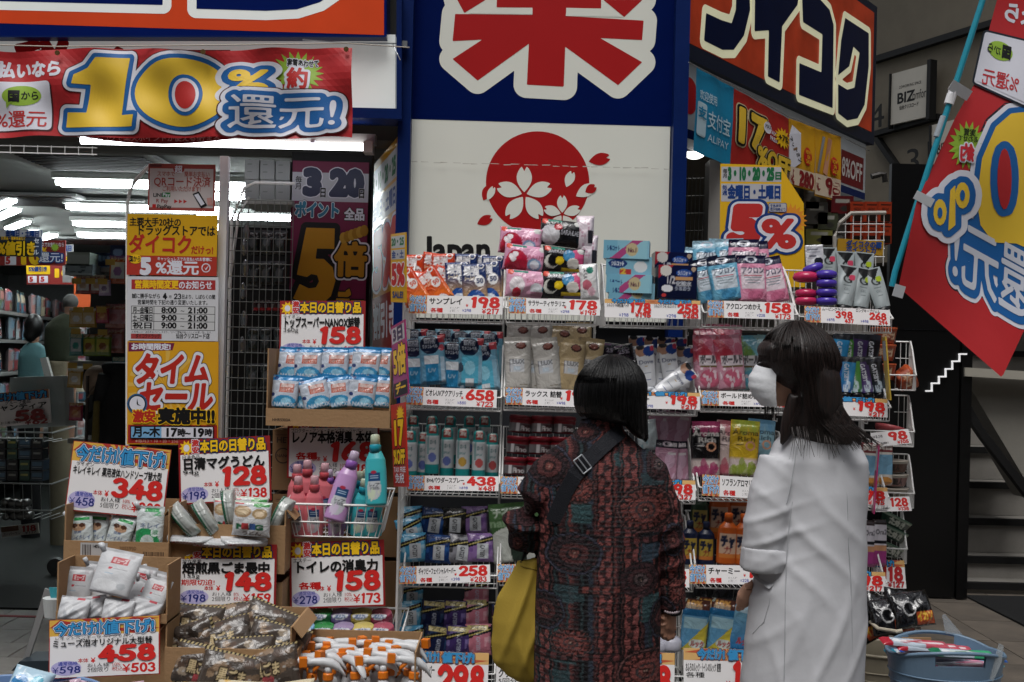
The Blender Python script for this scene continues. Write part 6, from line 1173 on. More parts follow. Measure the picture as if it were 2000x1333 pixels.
# ---------------- left display: cardboard boxes, baskets and their goods ----------------
t = tag(MB().box(0, 0, .0, P(1745, 700, 3.95).x - P(1338, 700, 3.95).x, .015, P(1500, 652, 3.95).z, DARK).build('darkening_sheet'), 'black sheet added to darken the gap behind the two right rack columns', 'board'); t.location = (P(1338, 700, 3.95).x, 3.93, 0)  # added black sheet stands in for the dark behind the right baskets
def cbox(tl, w, h, d, lab, yaw=0, front_cut=0, flap=True, prints=None, m=CARD):
    """open carton; tl = (px,py,Y) of the front bottom centre"""
    t = empty('cardboard_box', P(*tl)); t.rotation_euler = (0, 0, math.radians(yaw)); tag(t, lab, 'cardboard box'); k = .004; w2 = w / 2; hf = h - front_cut
    b = MB(); b.box(-w2, 0, 0, w2, k, hf, m); b.box(-w2, d - k, 0, w2, d, h, m); b.box(-w2, k, 0, -w2 + k, d - k, h, m); b.box(w2 - k, k, 0, w2, d - k, h, m); b.box(-w2, k, 0, w2, d - k, k, m); b.build('carton', t)
    if flap:
        for s in (-1, 1): b = MB(); b.add([(s * w2, .01, h), (s * w2, d - .01, h), (s * (w2 + .025), d - .01, h - .03), (s * (w2 + .025), .01, h - .03), (s * (w2 + .003), .01, h + .002), (s * (w2 + .003), d - .01, h + .002), (s * (w2 + .028), d - .01, h - .028), (s * (w2 + .028), .01, h - .028)], [(0, 1, 2, 3), (7, 6, 5, 4), (0, 4, 5, 1), (1, 5, 6, 2), (2, 6, 7, 3), (3, 7, 4, 0)], m); b.build('flap', t)
    if prints: p = Pr(.0005); prints(p); p.build('print', lambda X, Y, h_: np.stack([X - w2, -h_ + 0 * X, hf - Y], 1), t)
    return t
INK = M('3c2c22', .7)
def bars(p, x, y, w, h, n=14):
    q = np.random.RandomState(3); xx = x
    while xx < x + w: d = q.uniform(.001, .003); p.rect(xx, y, xx + d, y + h, INK); xx += d + q.uniform(.0012, .003)
cbox((640, 834, 3.62), .395, .245, .20, 'cut-open brown box of blue and white pouches under the 158 sign', 0, .19, False, lambda p: p.text('HHR5303A', .02, .03, .012, INK, b=.02, res=2))
# cartons stacked beneath
def carton(px, py, Y, w, h, d, lab, f, yaw=0):
    t = empty('sealed_carton', P(px, py, Y)); t.rotation_euler = (0, 0, math.radians(yaw)); tag(t, lab, 'carton'); MB().box(-w / 2, 0, 0, w / 2, d, h, DCARD).build('carton', t); MB().box(-.02, -.001, h, .02, d, h + .001, M('b09870', .3)).build('tape', t)
    p = Pr(.0005); f(p); p.build('print', lambda X, Y_, h_: np.stack([X - w / 2, -h_ + 0 * X, h - Y_], 1), t)
def hf(p): p.text('HETCO', .012, .02, .026, INK, b=.02).rect(.01, .016, .06, .0175, INK).ell(.035, .085, .026, .026, INK).ell(.035, .085, .022, .022, DCARD).text('NANOX', .014, .078, .014, INK, b=.02, res=2)
for k in range(3): carton(655, 960 + k * 126, 3.74, .42, .198, .24, ['upper', 'middle', 'lowest'][k] + ' sealed brown carton in the stack under the box of blue pouches', hf)
# NANOX pouches
def nano(seed): return Art(40, 46, 'b4bcc8').r(0, 0, 1, .17, '2c7cb4').e(.15, .1, .08, .05, '1c3c70').r(.32, .26, .86, .52, 'b8604c').t('最高', .36, .27, .46, .11, 'dcd0cc', b=.05).t('うけて立つ', .35, .4, .48, .1, 'dcd0cc', b=.02).e(.55, .84, .44, .24, '3c8cb8').e(.62, .78, .2, .1, '8cc0d8').t('NANOX', .16, .8, .8, .16, 'd8e0e8', b=.03).e(.1, .6, .07, .06, '283868')
K['na'] = th1('detergent_refill', pack_mesh('detergent_refill', .092, .107, .045, nano(1), 'pouch', 11, GLOSS)); K['na2'] = th1('detergent_refill', pack_mesh('detergent_refill', .088, .107, .045, nano(2), 'pouch', 13, GLOSS))
GN = 'blue and white refills in the cut-open box'
row('na', 'blue topped detergent refill', 'in the back row of the cut-open box', 'refill pouch', [(566, 742, 4), (600, 742, 2), (622, 744, -2), (652, 742, 3), (684, 742, -3), (712, 742, 2), (736, 742, 4)], 3.74, GN, -.015)
row('na2', 'blue topped detergent refill', 'in the front row of the cut-open box', 'refill pouch', [(554, 798, 2), (588, 800, 6), (622, 800, -14), (662, 798, -9), (704, 798, 3), (738, 797, 4)], 3.65, GN, .02)
row('na', 'blue topped detergent refill', 'wedged in the middle of the front row', 'refill pouch', [(640, 796, 8), (688, 796, -4)], 3.69, GN)
# softener bottles in a wire basket
bb = Proto(basket_proto('wire_bin', .33, .22, .075, .075, 12)); 
def bin_(w, d, h, loc, lab, nf=12, yaw=0):
    t = empty('wire_bin', loc); b = MB(); w2 = w / 2; b.tube([(-w2, 0, h), (w2, 0, h), (w2, d, h + .03), (-w2, d, h + .03), (-w2, 0, h)], .0042, WIRE, 6); b.tube([(-w2 + .01, .004, h * .45), (w2 - .01, .004, h * .45)], .003, WIRE, 6); b.build('rim', t)
    b = MB(); q = .82
    for i in range(nf): x = -w2 + w * (i + .5) / nf; b.tube([(x, 0, h), (x * q, .01, 0), (x * q, d * .9, 0), (x, d, h + .03)], .0018, WIRE, 4, False)
    for i in range(7): y = d * (i + .5) / 7; [b.tube([(s * w2, y, h + .03 * y / d), (s * w2 * q, y * .9, 0)], .0018, WIRE, 4, False) for s in (-1, 1)]
    for y in (.01, d * .45, d * .9): b.tube([(-w2 * q, y, 0), (w2 * q, y, 0)], .0022, WIRE, 4, False)
    b.build('wire_grid', t)['kind'] = 'stuff'; tag(t, lab, 'wire basket'); t.rotation_euler = (0, 0, math.radians(yaw)); return t
for c in kids(bb.root): bpy.data.objects.remove(c)
bpy.data.objects.remove(bb.root)
bin_(.315, .2, .10, P(656, 1050, 3.50), 'white wire basket holding pink, violet and turquoise softener bottles')
sprof = [(.024, 0), (.030, .004), (.032, .05), (.031, .10), (.028, .13), (.018, .152), (.0155, .156), (.0155, .172), (.014, .174), (.013, .196), (.011, .2)]
def soft(c0, cap, fl): 
    a = Art(36, 80, c0).mix((((Art(36, 80, '000000').X - .5) / .34) ** 2 + ((Art(36, 80, '000000').Y - .68) / .2) ** 2 < 1) * 1.0, 'b8bcc0').r(.24, .40, .78, .55, '1c4470').e(.5, .39, .15, .03, 'a02840').r(.3, .45, .72, .46, 'a8bcd0').r(.3, .49, .72, .5, 'a8bcd0').t('レノア', .26, .58, .5, .07, '1c2028', b=.05).t('本格消臭', .3, .65, .44, .05, '30343c', b=.02).sp(12, fl, .06, (.25, .72, .75, .84), 5)
    pf = [p_ for p_ in sprof if p_[1] < .155]; return thn('softener_bottle', lathe_mesh('softener_bottle', pf, a, .62, PLAS), [('collar', MB().lathe([(.0165, .150), (.0168, .170), (.0155, .1715)], M(cap, .3), 20)), ('cap', MB().lathe([(.0145, .1715), (.0132, .197), (.010, .201)], M(fl if fl != 'x' else cap, .15, alpha=.75), 20))])
K['sfP'] = soft('cc6c74', 'b84c54', 'd4a8b0'); K['sfV'] = soft('b088b8', '8c5cac', 'c8b8d0'); K['sfT'] = soft('3ca8b0', '1c8ca0', 'c4d0b8')
GO = 'softener bottles in the white wire basket'
row('sfP', 'pink softener bottle', 'at the back left of the bottle basket', 'bottle', [(578, 1030, 0), (598, 1022, 0), (632, 1028, 0)], 3.62, GO, lean=0); row('sfP', 'pink softener bottle', 'at the front left of the bottle basket', 'bottle', [(580, 1050, 0), (612, 1049, 0)], 3.54, GO, .0, lean=0, s=.95)
row('sfV', 'violet softener bottle', 'upright at the back of the bottle basket', 'bottle', [(640, 1030, 0), (660, 1034, 0)], 3.63, GO, lean=0, s=.92); row('sfV', 'violet softener bottle', 'laid on top, tilted to the right', 'bottle', [(652, 1018, 12)], 3.50, GO, lean=14, s=1.12); row('sfV', 'violet softener bottle', 'low in the middle of the basket front', 'bottle', [(656, 1050, 0)], 3.56, GO, lean=0, s=.8)
row('sfT', 'turquoise softener bottle', 'at the back right of the bottle basket', 'bottle', [(694, 1044, 4), (714, 1040, 0)], 3.6, GO, lean=0); row('sfT', 'turquoise softener bottle', 'in the front right under the big one', 'bottle', [(700, 1048, 5), (728, 1048, 0)], 3.54, GO, lean=0, s=.9); row('sfT', 'large turquoise softener bottle', 'laid on top at the right', 'bottle', [(735, 988, -3)], 3.46, GO, lean=10, s=1.08)
# deodorizer cups in basket
def cup5(c0, c1): return Art(30, 24, c0).sp(16, c1, .14, seed=6).e(.5, .22, .4, .16, 'b8bcc0').t('消臭力', .22, .12, .56, .22, '24406c', b=.05).r(0, .9, 1, 1, c1)
GP = 'deodorizer cups in the low white basket'
bin_(.36, .2, .085, P(668, 1290, 3.42), 'low white wire basket holding wrapped deodorizer cups', 14)
for k, (nm, c0, c1) in enumerate((('blue', '7aa4bc', '4878a8'), ('green', '2c7c40', '1c5c34'), ('violet', '8c7c9c', '5c5080'), ('yellow', 'b8a860', '98883c'), ('crimson', '9c4c5c', '7c2c44'))):
    key = 'dc%d' % k; K[key] = th1('deodorizer_cup', lathe_mesh('deodorizer_cup', [(.02, 0), (.032, .003), (.034, .03), (.031, .044), (.012, .048)], cup5(c0, c1), 1, GLOSS)); x = 592 + k * 38.5
    row(key, nm + ' deodorizer cup', 'in the back layer of the low basket', 'deodorizer', [(x, 1224, -4)], 3.54, GP, lean=-14, s=1.08); row(key, nm + ' deodorizer cup', 'in the front layer of the low basket', 'deodorizer', [(x + 3, 1252, -3)], 3.46, GP, lean=-14, s=1.08)
# trigger sprays in a box
cbox((692, 1420, 3.02), .318, .2, .235, 'brown open box packed with white and orange trigger sprays', 0, .14, False)
OR = M('d8741c', .35); WP = M('c8cacc', .35)
t0 = empty('trigger_spray'); b = MB(); b.lathe([(.021, 0), (.022, .004), (.022, .085), (.017, .102), (.012, .108), (.012, .112)], WP, 20); b.build('bottle', t0, smooth=True)
MB().lathe([(.0145, .112), (.0155, .115), (.0155, .13), (.012, .133)], OR, 16).build('collar', t0)
b = MB(); hd = [(-.060, .166, .009, .009), (-.045, .168, .010, .010), (-.015, .166, .0125, .013), (.012, .160, .0155, .015), (.03, .149, .014, .012), (.043, .132, .010, .008), (.05, .122, .005, .003)]
vs = []; fs = []
for x, z, ry, rz in hd:
    for k in range(10): a_ = 2 * math.pi * k / 10; vs.append((x, ry * math.cos(a_), z - .002 + rz * math.sin(a_)))
for i in range(6):
    for k in range(10): fs.append((i * 10 + k, i * 10 + (k + 1) % 10, (i + 1) * 10 + (k + 1) % 10, (i + 1) * 10 + k))
fs += [tuple(range(9, -1, -1)), tuple(range(60, 70))]; b.add(vs, fs, WP); b.lathe([(.010, .13), (.012, .15)], WP, 12); b.build('spray_head', t0, smooth=True)
MB().box(-.082, -.011, .154, -.060, .011, .179, OR, 0).build('nozzle', t0); b = MB(); b.tube([(-.026, 0, .158), (-.04, 0, .142), (-.044, 0, .125), (-.052, 0, .112)], [.0075, .006, .0055, .004], OR, 8); b.build('trigger', t0, smooth=True)
K['ts'] = Proto(t0); GQ = 'white and orange trigger sprays in the box'
n_ = 0
for j, (Y, yb) in enumerate(((3.20, 1362), (3.16, 1372), (3.11, 1384), (3.07, 1394), (3.03, 1404))):
    xs_ = [[600, 642, 690, 728, 768, 795], [594, 640, 674, 722, 760, 800], [588, 650, 682, 735, 782], [612, 645, 708, 752, 792], [606, 640, 698, 748, 800]][j]
    for i, x in enumerate(xs_):
        o = K['ts'].new(); place(o, x, yb, Y, random.uniform(-5, 5), random.uniform(-3, 6), random.uniform(-24, 24) if (i * 3 + j) % 5 else random.choice([60, -50, 165]), .93)
        tag(o, f'white trigger spray with orange nozzle, {ordn(i, len(xs_))} in the {["rearmost", "second", "third", "fourth", "nearest"][j]} row', 'trigger spray', GQ)
# hand soap pouches: box and goods
cbox((226, 1098, 3.36), .31, .165, .2, 'brown box of white and green soap pouches under the 348 sign', 0, .105, False, lambda p: (p.rect(.05, .005, .13, .05, M('b8b8b8', .5)), bars(p, .056, .01, .026, .034), p.text('1403-316', .085, .008, .014, BLK, w=.04, b=.02, res=2), p.text('200527P3D', .165, .012, .014, M('7a5c40', .7), w=.05, b=.03, res=2), bars(p, .235, .028, .06, .012)))
a = Art(36, 54, 'bcc4c4').r(0, 0, 1, .1, 'a0a8aa').r(.3, .12, .9, .2, '2c8c4c').e(.5, .4, .26, .11, 'a8876c').e(.32, .34, .12, .06, '4c3024').e(.62, .34, .12, .06, '4c3024').t('薬用', .3, .5, .3, .08, '1c3c70', b=.02).t('キレイキレイ', .06, .62, .88, .15, '1c3c70', b=.015).g(.85, 1, 'c8ccd0')
sp2 = lambda: MB().lathe([(.007, 0), (.007, .01), (.0085, .011), (.0085, .026), (.006, .028)], M('c4c8cc', .3), 12)
def spout_pr(nm, me, x, z): 
    r = link(nm, me); o = sp2().build('spout', r, Matrix.Translation((x, 0, z)) @ Matrix.Rotation(math.radians(-32), 4, 'Y'), smooth=True); return Proto(r)
K['kk'] = spout_pr('hand_soap_pouch', pack_mesh('hand_soap_pouch', .098, .13, .05, a, 'pouch', 7, GLOSS), -.044, .118)
a = Art(36, 54, 'bcc4c4').r(.3, .05, .8, .14, '2c8c4c').t('キレイ', .2, .4, .7, .15, '1c3c70', b=.015).e(.4, .95, .55, .42, '2c8c54').e(.5, .9, .26, .22, 'b8c4c0').e(.75, .62, .15, .1, 'c4d0cc').t('液', .66, .56, .2, .12, '2c7c4c', b=.03).t('2', .6, .1, .3, .15, '3c9c5c')
K['kg'] = spout_pr('hand_soap_pouch', pack_mesh('hand_soap_pouch', .105, .15, .05, a, 'pouch', 9, GLOSS), -.046, .138)
GR_ = 'soap pouches with spouts under the 348 sign'
row('kk', 'white hand soap pouch', 'at the back under the 348 sign', 'soap pouch', [(168, 1055, 6), (200, 1050, 8), (240, 1050, 6), (272, 1052, -4)], 3.52, GR_, 0, .8); row('kk', 'white hand soap pouch', 'in the front under the 348 sign', 'soap pouch', [(158, 1070, -6), (184, 1068, 4), (226, 1072, 12), (256, 1070, 18)], 3.42, GR_, .02, .78)
row('kg', 'white hand soap pouch with green swirl', 'large at the right under the 348 sign', 'soap pouch', [(290, 1070, 3)], 3.40, GR_, s=.82)
# muse pouches
cbox((217, 1216, 3.02), .295, .155, .12, 'deep brown box heaped with white and red soap pouches', 0, .13, False)
cbox((214, 1345, 3.05), .30, .17, .11, 'brown box hidden behind the 458 sign', 0, 0, False)
for k, (x, w) in enumerate(((226, .3), )): pass
carton(222, 1240, 3.30, .31, .2, .2, 'brown carton standing behind the deep box of red soap pouches', lambda p: p.text('取扱注意', .02, .02, .02, INK, res=2))
a = Art(44, 60, 'b8babd').r(.34, .18, .76, .34, 'a82a34').t('ミューズ', .38, .2, .34, .12, 'd8d0d0', b=.04).e(.38, .44, .05, .03, 'b02838').r(.46, .43, .8, .45, '8c8c90').e(.4, .82, .3, .14, 'c8cacc').e(.78, .8, .1, .07, 'a4a8ac').r(.3, .55, .5, .57, '90a8b8').r(.7, .08, .85, .16, 'a8a4a8')
K['mu'] = spout_pr('foam_soap_pouch', pack_mesh('foam_soap_pouch', .105, .15, .05, a, 'pouch', 13, MATT), -.048, .136)
a = Art(40, 40, 'b8babd').e(.5, 1.0, .36, .44, 'a0a4a8').r(.55, .04, .8, .14, 'b0404a').sp(5, 'c8cacc', .15); K['mu2'] = th1('foam_soap_pouch', pack_mesh('foam_soap_pouch', .11, .085, .07, a, 'pouch', 17, MATT, wr=.006))
GT = 'white soap pouches in the deep brown box'
row('mu', 'white and red soap pouch', 'standing in the back of the deep box', 'soap pouch', [(146, 1190, 4), (186, 1180, 8), (262, 1186, 10), (292, 1196, 12)], 3.09, GT, .02, .76); row('mu', 'large white and red foam soap pouch', 'lying on top of the heap', 'soap pouch', [(212, 1162, 14)], 2.99, GT, lean=22, s=(1.1, 1, .8))
row('mu', 'white foam soap pouch', 'leaning at the right of the heap', 'soap pouch', [(286, 1202, 18), (256, 1206, 26)], 3.03, GT, .02, .68, 20)
row('mu2', 'crumpled white soap pouch base', 'along the front of the deep box', 'soap pouch', [(140, 1212, 6), (178, 1210, -10), (226, 1214, 4), (274, 1214, 14)], 2.97, GT, .03, .72, 20)
# noodle packs
cbox((442, 1120, 3.40), .345, .19, .2, 'brown box of instant noodle packs under the 128 sign', 2, .045, True)
cbox((442, 1240, 3.42), .33, .16, .2, 'lower brown box behind the 148 sign', 0, 0, False)
a = Art(44, 50, 'c4c6c8').r(.0, .0, 1, .06, 'b8c4b8').r(.05, .06, .3, .1, 'b03038').e(.28, .3, .24, .17, 'a88c6c').e(.28, .3, .17, .11, 'c8b494').e(.74, .34, .2, .15, 'a8906c').e(.74, .34, .13, .09, 'ccb89c').e(.68, .1, .1, .07, '4c8c44').r(.55, .06, .95, .13, '4c9454').t('MUG', .14, .62, .72, .2, '1c5c3c', b=.09).r(.3, .62, .48, .8, 'a83c40').r(.5, .62, .66, .8, '3c5c94').t('うどん', .3, .84, .5, .12, '402c28', b=.05)
K['mg'] = th1('instant_noodle_pack', pack_mesh('instant_noodle_pack', .118, .128, .04, a, 'pillow', 4, GLOSS))
a = Art(20, 60, 'a8aca8').r(0, 0, .3, 1, '14583c').sp(8, '8c9c94', .12).r(.38, .1, .5, .9, '7c8480'); a.mix(((a.X < .3) & ((a.Y * 40).astype(int) % 2 == 0)) * 1.0, '0c3824'); K['mgs'] = th1('instant_noodle_pack', pack_mesh('instant_noodle_pack', .044, .125, .09, a, 'pillow', 5, GLOSS))
GU = 'noodle packs in the box under the 128 sign'
row('mg', 'white mug noodle pack', 'standing behind in the noodle box', 'noodle pack', [(452, 1044, 0), (482, 1040, 3)], 3.50, GU, lean=4, s=(1, 1, .85)); row('mg', 'white mug noodle pack with bowl pictures', 'at the front of the noodle box', 'noodle pack', [(489, 1048, 2)], 3.38, GU, s=(1, 1, .8))
row('mgs', 'noodle pack with green crimped edge', 'on its side, left of the noodle box', 'noodle pack', [(386, 1046, -42), (424, 1044, -38)], 3.40, GU, .02, .95); row('mgs', 'noodle pack with green crimped edge', 'on its side, further right in the noodle box', 'noodle pack', [(532, 1048, 24), (458, 1036, -14)], 3.44, GU)
a = Art(50, 16, 'bcbec0').r(0, .3, 1, .45, '9ca0a0').r(.0, 0, 1, .12, 'd0d2d4').t('MUG NOODLE', .2, .5, .5, .4, 'a04048', b=.03); K['mgf'] = th1('instant_noodle_pack', pack_mesh('instant_noodle_pack', .15, .03, .12, a, 'pillow', 6, GLOSS))
row('mgf', 'noodle pack lying flat', 'along the front rim of the noodle box', 'noodle pack', [(376, 1062, 2), (424, 1068, 1), (478, 1066, 1)], 3.42, GU, .0, 1, 0)
row('mgf', 'noodle pack lying flat', 'under the standing packs', 'noodle pack', [(386, 1048, 4), (440, 1056, 0)], 3.50, GU, .0, 1, 0)
# snack bags
cbox((442, 1400, 3.02), .335, .24, .25, 'brown box heaped with transparent brown snack bags', 0, .06, True)
def snack(sd):
    q = np.random.RandomState(sd); a = Art(60, 44, '48403a')
    for _ in range(26): a.e(q.uniform(.08, .92), q.uniform(.12, .9), q.uniform(.05, .1), q.uniform(.06, .1), random.choice(['6e5a48', '8a745e', '54443a', '9c8e7c', '2c2622']), .9)
    a.sp(22, 'b4b2ae', .025, seed=sd + 3, al=.6)
    a.mix((((a.X * 30).astype(int) % 2 == 0) & ((a.Y < .06) | (a.Y > .94))) * 1.0, '24201c'); a.mix((((a.X * 30).astype(int) % 2 == 1) & ((a.Y < .06) | (a.Y > .94))) * 1.0, 'a8986c')
    return a.t('黒ごま', .3, .4, .44, .3, '100c0c', b=.14).t('黒ごま', .3, .4, .44, .3, 'c4b088', b=.03).t('最中', .42, .7, .2, .16, 'a8444c', b=.05)
for k in range(3): K['sn%d' % k] = th1('snack_bag', pack_mesh('snack_bag', .17, .115, .06, snack(k + 1), 'pillow', 20 + k, MC(.24, .3, 26, coat=.2, spec=.4, name='clear_crinkled_film'), wr=.003))
GV = 'brown snack bags heaped in the box'
sb = [(372, 1262, 6, 0, 3.14, 24), (450, 1258, -12, 1, 3.16, 28), (512, 1262, 22, 2, 3.14, 22), (528, 1300, 14, 0, 3.08, 22), (360, 1312, -4, 1, 3.08, 18), (440, 1290, -20, 2, 3.09, 30), (480, 1328, -8, 0, 3.03, 24), (386, 1345, 10, 2, 3.02, 16), (530, 1350, -14, 1, 3.0, 20), (440, 1362, 8, 1, 2.98, 20), (348, 1285, 70, 0, 3.1, 10)]
nm_ = ['at the back left of the heap', 'at the back middle of the heap', 'at the back right of the heap', 'at the right against the flap', 'at the left side of the heap', 'in the centre of the heap', 'in front with its golden print facing out', 'at the front left corner', 'at the front right corner', 'lowest in the front middle', 'standing against the left box wall']
for (x, y, ti, k, Y, ln), w_ in zip(sb, nm_): row('sn%d' % k, 'transparent snack bag with brown wafers', w_, 'snack bag', [(x, y, ti)], Y, GV, lean=ln)
# low things along the bottom edge
a = Art(40, 30, 'c4a8b8').e(.5, .5, .3, .5, 'c89c84').e(.5, .2, .32, .3, '2c2024').r(0, .8, 1, 1, 'b85878'); K['mk'] = th1('face_mask_pack', pack_mesh('face_mask_pack', .12, .1, .02, a, 'flat', 5, GLOSS)); a = Art(40, 40, 'a8c4d4').e(.3, .4, .2, .2, '2c7cb4').e(.7, .3, .15, .15, '3ca0b8').t('♡', .3, .3, .5, .5, 'b0d0e0') if 0 else Art(40, 40, 'a8c4d4').e(.3, .4, .2, .2, '2c7cb4').e(.7, .3, .15, .15, '3ca0b8').sp(14, 'dfe6ec', .06); K['bx'] = th1('tissue_packet', pack_mesh('tissue_packet', .1, .12, .05, a, 'pillow', 5, GLOSS))
def tub(px, py, Y, rx, ry, h, m, lab, name='plastic_tub', handle=True):
    t = empty(name, P(px, py, Y)); tag(t, lab, 'tub'); n = 56; b = MB(); vs = []; fs = []; rings = [(.80, 0), (.83, .1), (.86, .3), (.90, .5), (.94, .7), (.97, .85), (1.0, 1.0)]
    def top(a_): return h * (1 + (.22 * max(0, abs(math.sin(a_)) - .45) if handle else 0) * 1.0)
    for (q, z) in rings:
        for k in range(n): a_ = 2 * math.pi * k / n; vs.append((rx * q * math.cos(a_), ry * q * math.sin(a_), z * top(a_)))
    for (q, z) in rings[::-1]:
        for k in range(n): a_ = 2 * math.pi * k / n; vs.append(((rx * q - .006) * math.cos(a_), (ry * q - .006) * math.sin(a_), max(.006, z * top(a_) - .0)))
    R_ = 2 * len(rings)
    for i in range(R_ - 1):
        for k in range(n):
            ang = 360 * (k + .5) / n; hole = handle and i in (5, 7) and (abs((ang % 180) - 90) < 26); 
            if i in (5, 7) and hole: continue
            fs.append((i * n + k, i * n + (k + 1) % n, (i + 1) * n + (k + 1) % n, (i + 1) * n + k))
    if handle:
        for side in (90, 270):
            ks = [k for k in range(n) if abs(((360 * (k + .5) / n) - side)) < 26]
            for k in ks: fs += [(5 * n + k, 5 * n + (k + 1) % n, 8 * n + (k + 1) % n, 8 * n + k), (6 * n + k, 7 * n + k, 7 * n + (k + 1) % n, 6 * n + (k + 1) % n)]
    fs += [tuple(range(n - 1, -1, -1)), tuple(range((R_ - 1) * n, R_ * n))]; b.add(vs, fs, m); b.build('basin', t, smooth=False)
    b = MB()
    for i in range(1, 8):
        z = .11 * i * h; q = np.interp(z / h, [0, .1, .3, .5, .7, .85, 1], [.8, .83, .86, .9, .94, .97, 1]); b.tube([((rx * q + .001) * math.cos(2 * math.pi * k / 40), (ry * q + .001) * math.sin(2 * math.pi * k / 40), z + .0) for k in range(41)], .0022, m, 5)
    b.build('ribs', t, smooth=True)['kind'] = 'stuff'
    b = MB(); b.tube([(rx * math.cos(2 * math.pi * k / 56) * .998, ry * math.sin(2 * math.pi * k / 56) * .998, top(2 * math.pi * k / 56)) for k in range(57)], .005, m, 6); b.build('rim', t, smooth=True)
    return t
tub(40, 1470, 2.75, .19, .13, .15, M('6c88b0', .4), 'low blue tub at the bottom left corner', handle=False)
tub(470, 1490, 2.72, .2, .12, .155, M('b8ae98', .4), 'cream tub at the bottom below the snack bags', handle=False)
row('mk', 'pink face mask pack with portrait', 'poking out of the low blue tub', 'mask pack', [(105, 1412, -6), (172, 1415, 4), (228, 1416, -8)], 2.76, 'packs in the low blue tub', lean=30); row('bx', 'pale blue patterned packet', 'at the left end of the low blue tub', 'packet', [(30, 1402, 14)], 2.74, 'packs in the low blue tub', lean=30)
a = Art(50, 24, 'c8bca0').sp(10, 'c89c3c', .08).e(.3, .5, .2, .3, 'd0c4a8'); K['cr'] = th1('cream_packet', pack_mesh('cream_packet', .16, .07, .04, a, 'pillow', 8, GLOSS)); row('cr', 'cream packet with golden print', 'in the cream tub at the bottom edge', 'packet', [(400, 1388, -4), (480, 1386, 4), (550, 1388, -6)], 2.72, 'packets in the cream tub', lean=40)
# right tubs
TB = M('647c92', .38, bump=.03); tub(1842, 1428, 2.95, .148, .115, .205, TB, 'ribbed light blue tub full of colourful packaged toothbrushes'); tub(1722, 1415, 3.25, .118, .10, .215, M('8a8270', .45), 'ribbed beige tub behind the blue one, holding black snack bags', handle=False)
b = MB(); b.tube([P(1694, 1210, 3.22), P(1715, 1228, 3.12), P(1752, 1234, 3.05), P(1762, 1232, 3.05)], .005, M('c4bca8', .4), 8); tag(b.build('tub_handle_strap'), 'cream handle of the beige tub', 'handle strap')
b = MB(); b.box(-.04, 0, 0, .04, .004, .03, CARD); o = b.build('cardboard_sheet'); o.location = P(1790, 1268, 3.0); o.rotation_euler = (0, 0, .1); tag(o, 'piece of brown cardboard standing inside the blue tub', 'cardboard')
def brush(c0, c1, c2): return Art(18, 70, 'b0bcc8').r(.0, 0, 1, .14, c0).r(.0, .62, 1, 1, c1).r(.38, .16, .62, .9, c2).e(.5, .22, .22, .07, 'd8dce0').sp(6, c0, .1, (.2, .3, .9, .6))
BC = [('red', 'a82434', 'b85060', 'd8c8cc'), ('blue', '1c4ca8', '2c7cc0', 'c8d8e4'), ('pink', 'b85c80', 'c888a0', 'e0d0d8'), ('navy', '142c6c', '30589c', 'b0c0d8'), ('white', 'b8bcc4', 'a8b4c4', '4c7cc0'), ('green', '1c6c4c', '3c9c70', 'd0dcd0'), ('teal', '1c7c94', '3ca0b4', 'd0e0e4')]
for i, (nm, c0, c1, c2) in enumerate(BC): K['tb%d' % i] = th1('toothbrush_pack', pack_mesh('toothbrush_pack', .032, .19, .014, brush(c0, c1, c2), 'flat', i, PLAS))
place_w = ['near the left rim', 'left of the middle', 'in the middle', 'right of the middle', 'near the right rim', 'against the back rim', 'by the handle hole']
for i in range(16):
    k = i % 7; x = 1795 + (i * 37 % 118); y = 1262 + (i * 13 % 30) + (x - 1795) * .14; o = K['tb%d' % k].new()
    o.location = P(x + 58, y + 2, 2.92 + (i * 7 % 12) * .014); o.rotation_euler = (Matrix.Rotation(random.uniform(-.35, .35), 3, 'Z') @ Matrix((Vector((-.1, 1, .3)).normalized(), Vector((.1, .3, -1)).normalized(), Vector((1, .05, .1 - .03 * (i % 3))).normalized())).transposed()).to_euler()
    tag(o, f'{BC[k][0]} packaged toothbrush {["on top of the pile", "half buried in the pile", "at the pile edge"][i // 7]}, {place_w[k]} of the blue tub', 'toothbrush', 'packaged toothbrushes in the blue tub')
a = Art(44, 40, '0c0c0e').sp(8, '2c2c30', .12, seed=2).e(.36, .5, .16, .2, 'a8a8a8').e(.36, .5, .13, .16, '0c0c0e').r(.5, .62, .95, .95, 'a84824').t('イカソ', .52, .62, .4, .26, 'c8a43c', b=.06); K['kb'] = th1('black_snack_bag', pack_mesh('black_snack_bag', .12, .1, .05, a, 'pillow', 30, MC(.14, .7, 18, coat=.5, name='crinkled_black_film'), wr=.006))
row('kb', 'glossy black snack bag', 'heaped in the beige tub', 'snack bag', [(1716, 1232, 16), (1748, 1240, -8), (1762, 1222, 10), (1790, 1226, -14), (1700, 1256, -30)], 3.2, 'black snack bags in the beige tub', -.05, lean=25)
PLS = M('b8c0c4', .15, alpha=.35); b = MB(); q = [P(1840, 1202, 3.05), P(1846, 1200, 3.05), P(1880, 1240, 3.05), P(1850, 1240, 3.04)]; b.prism([(p.x, p.z) for p in q], 3.05, 3.052, PLS); tag(b.build('plastic_wrapper'), 'clear plastic wrapper sticking up behind the blue tub', 'wrapper'); b = MB(); b.prism([(p.x, p.z) for p in [P(1945, 1253, 2.88), P(1954, 1258, 2.88), P(1950, 1290, 2.88), P(1925, 1345, 2.88), P(1918, 1345, 2.88)]], 2.86, 2.862, PLS); tag(b.build('plastic_wrapper'), 'clear plastic sleeve hanging over the right edge of the blue tub', 'wrapper')
b = MB(); b.lathe([(.03, 0), (.04, .02), (.04, .05), (.03, .06)], M('b8b4b0', .4), 20)
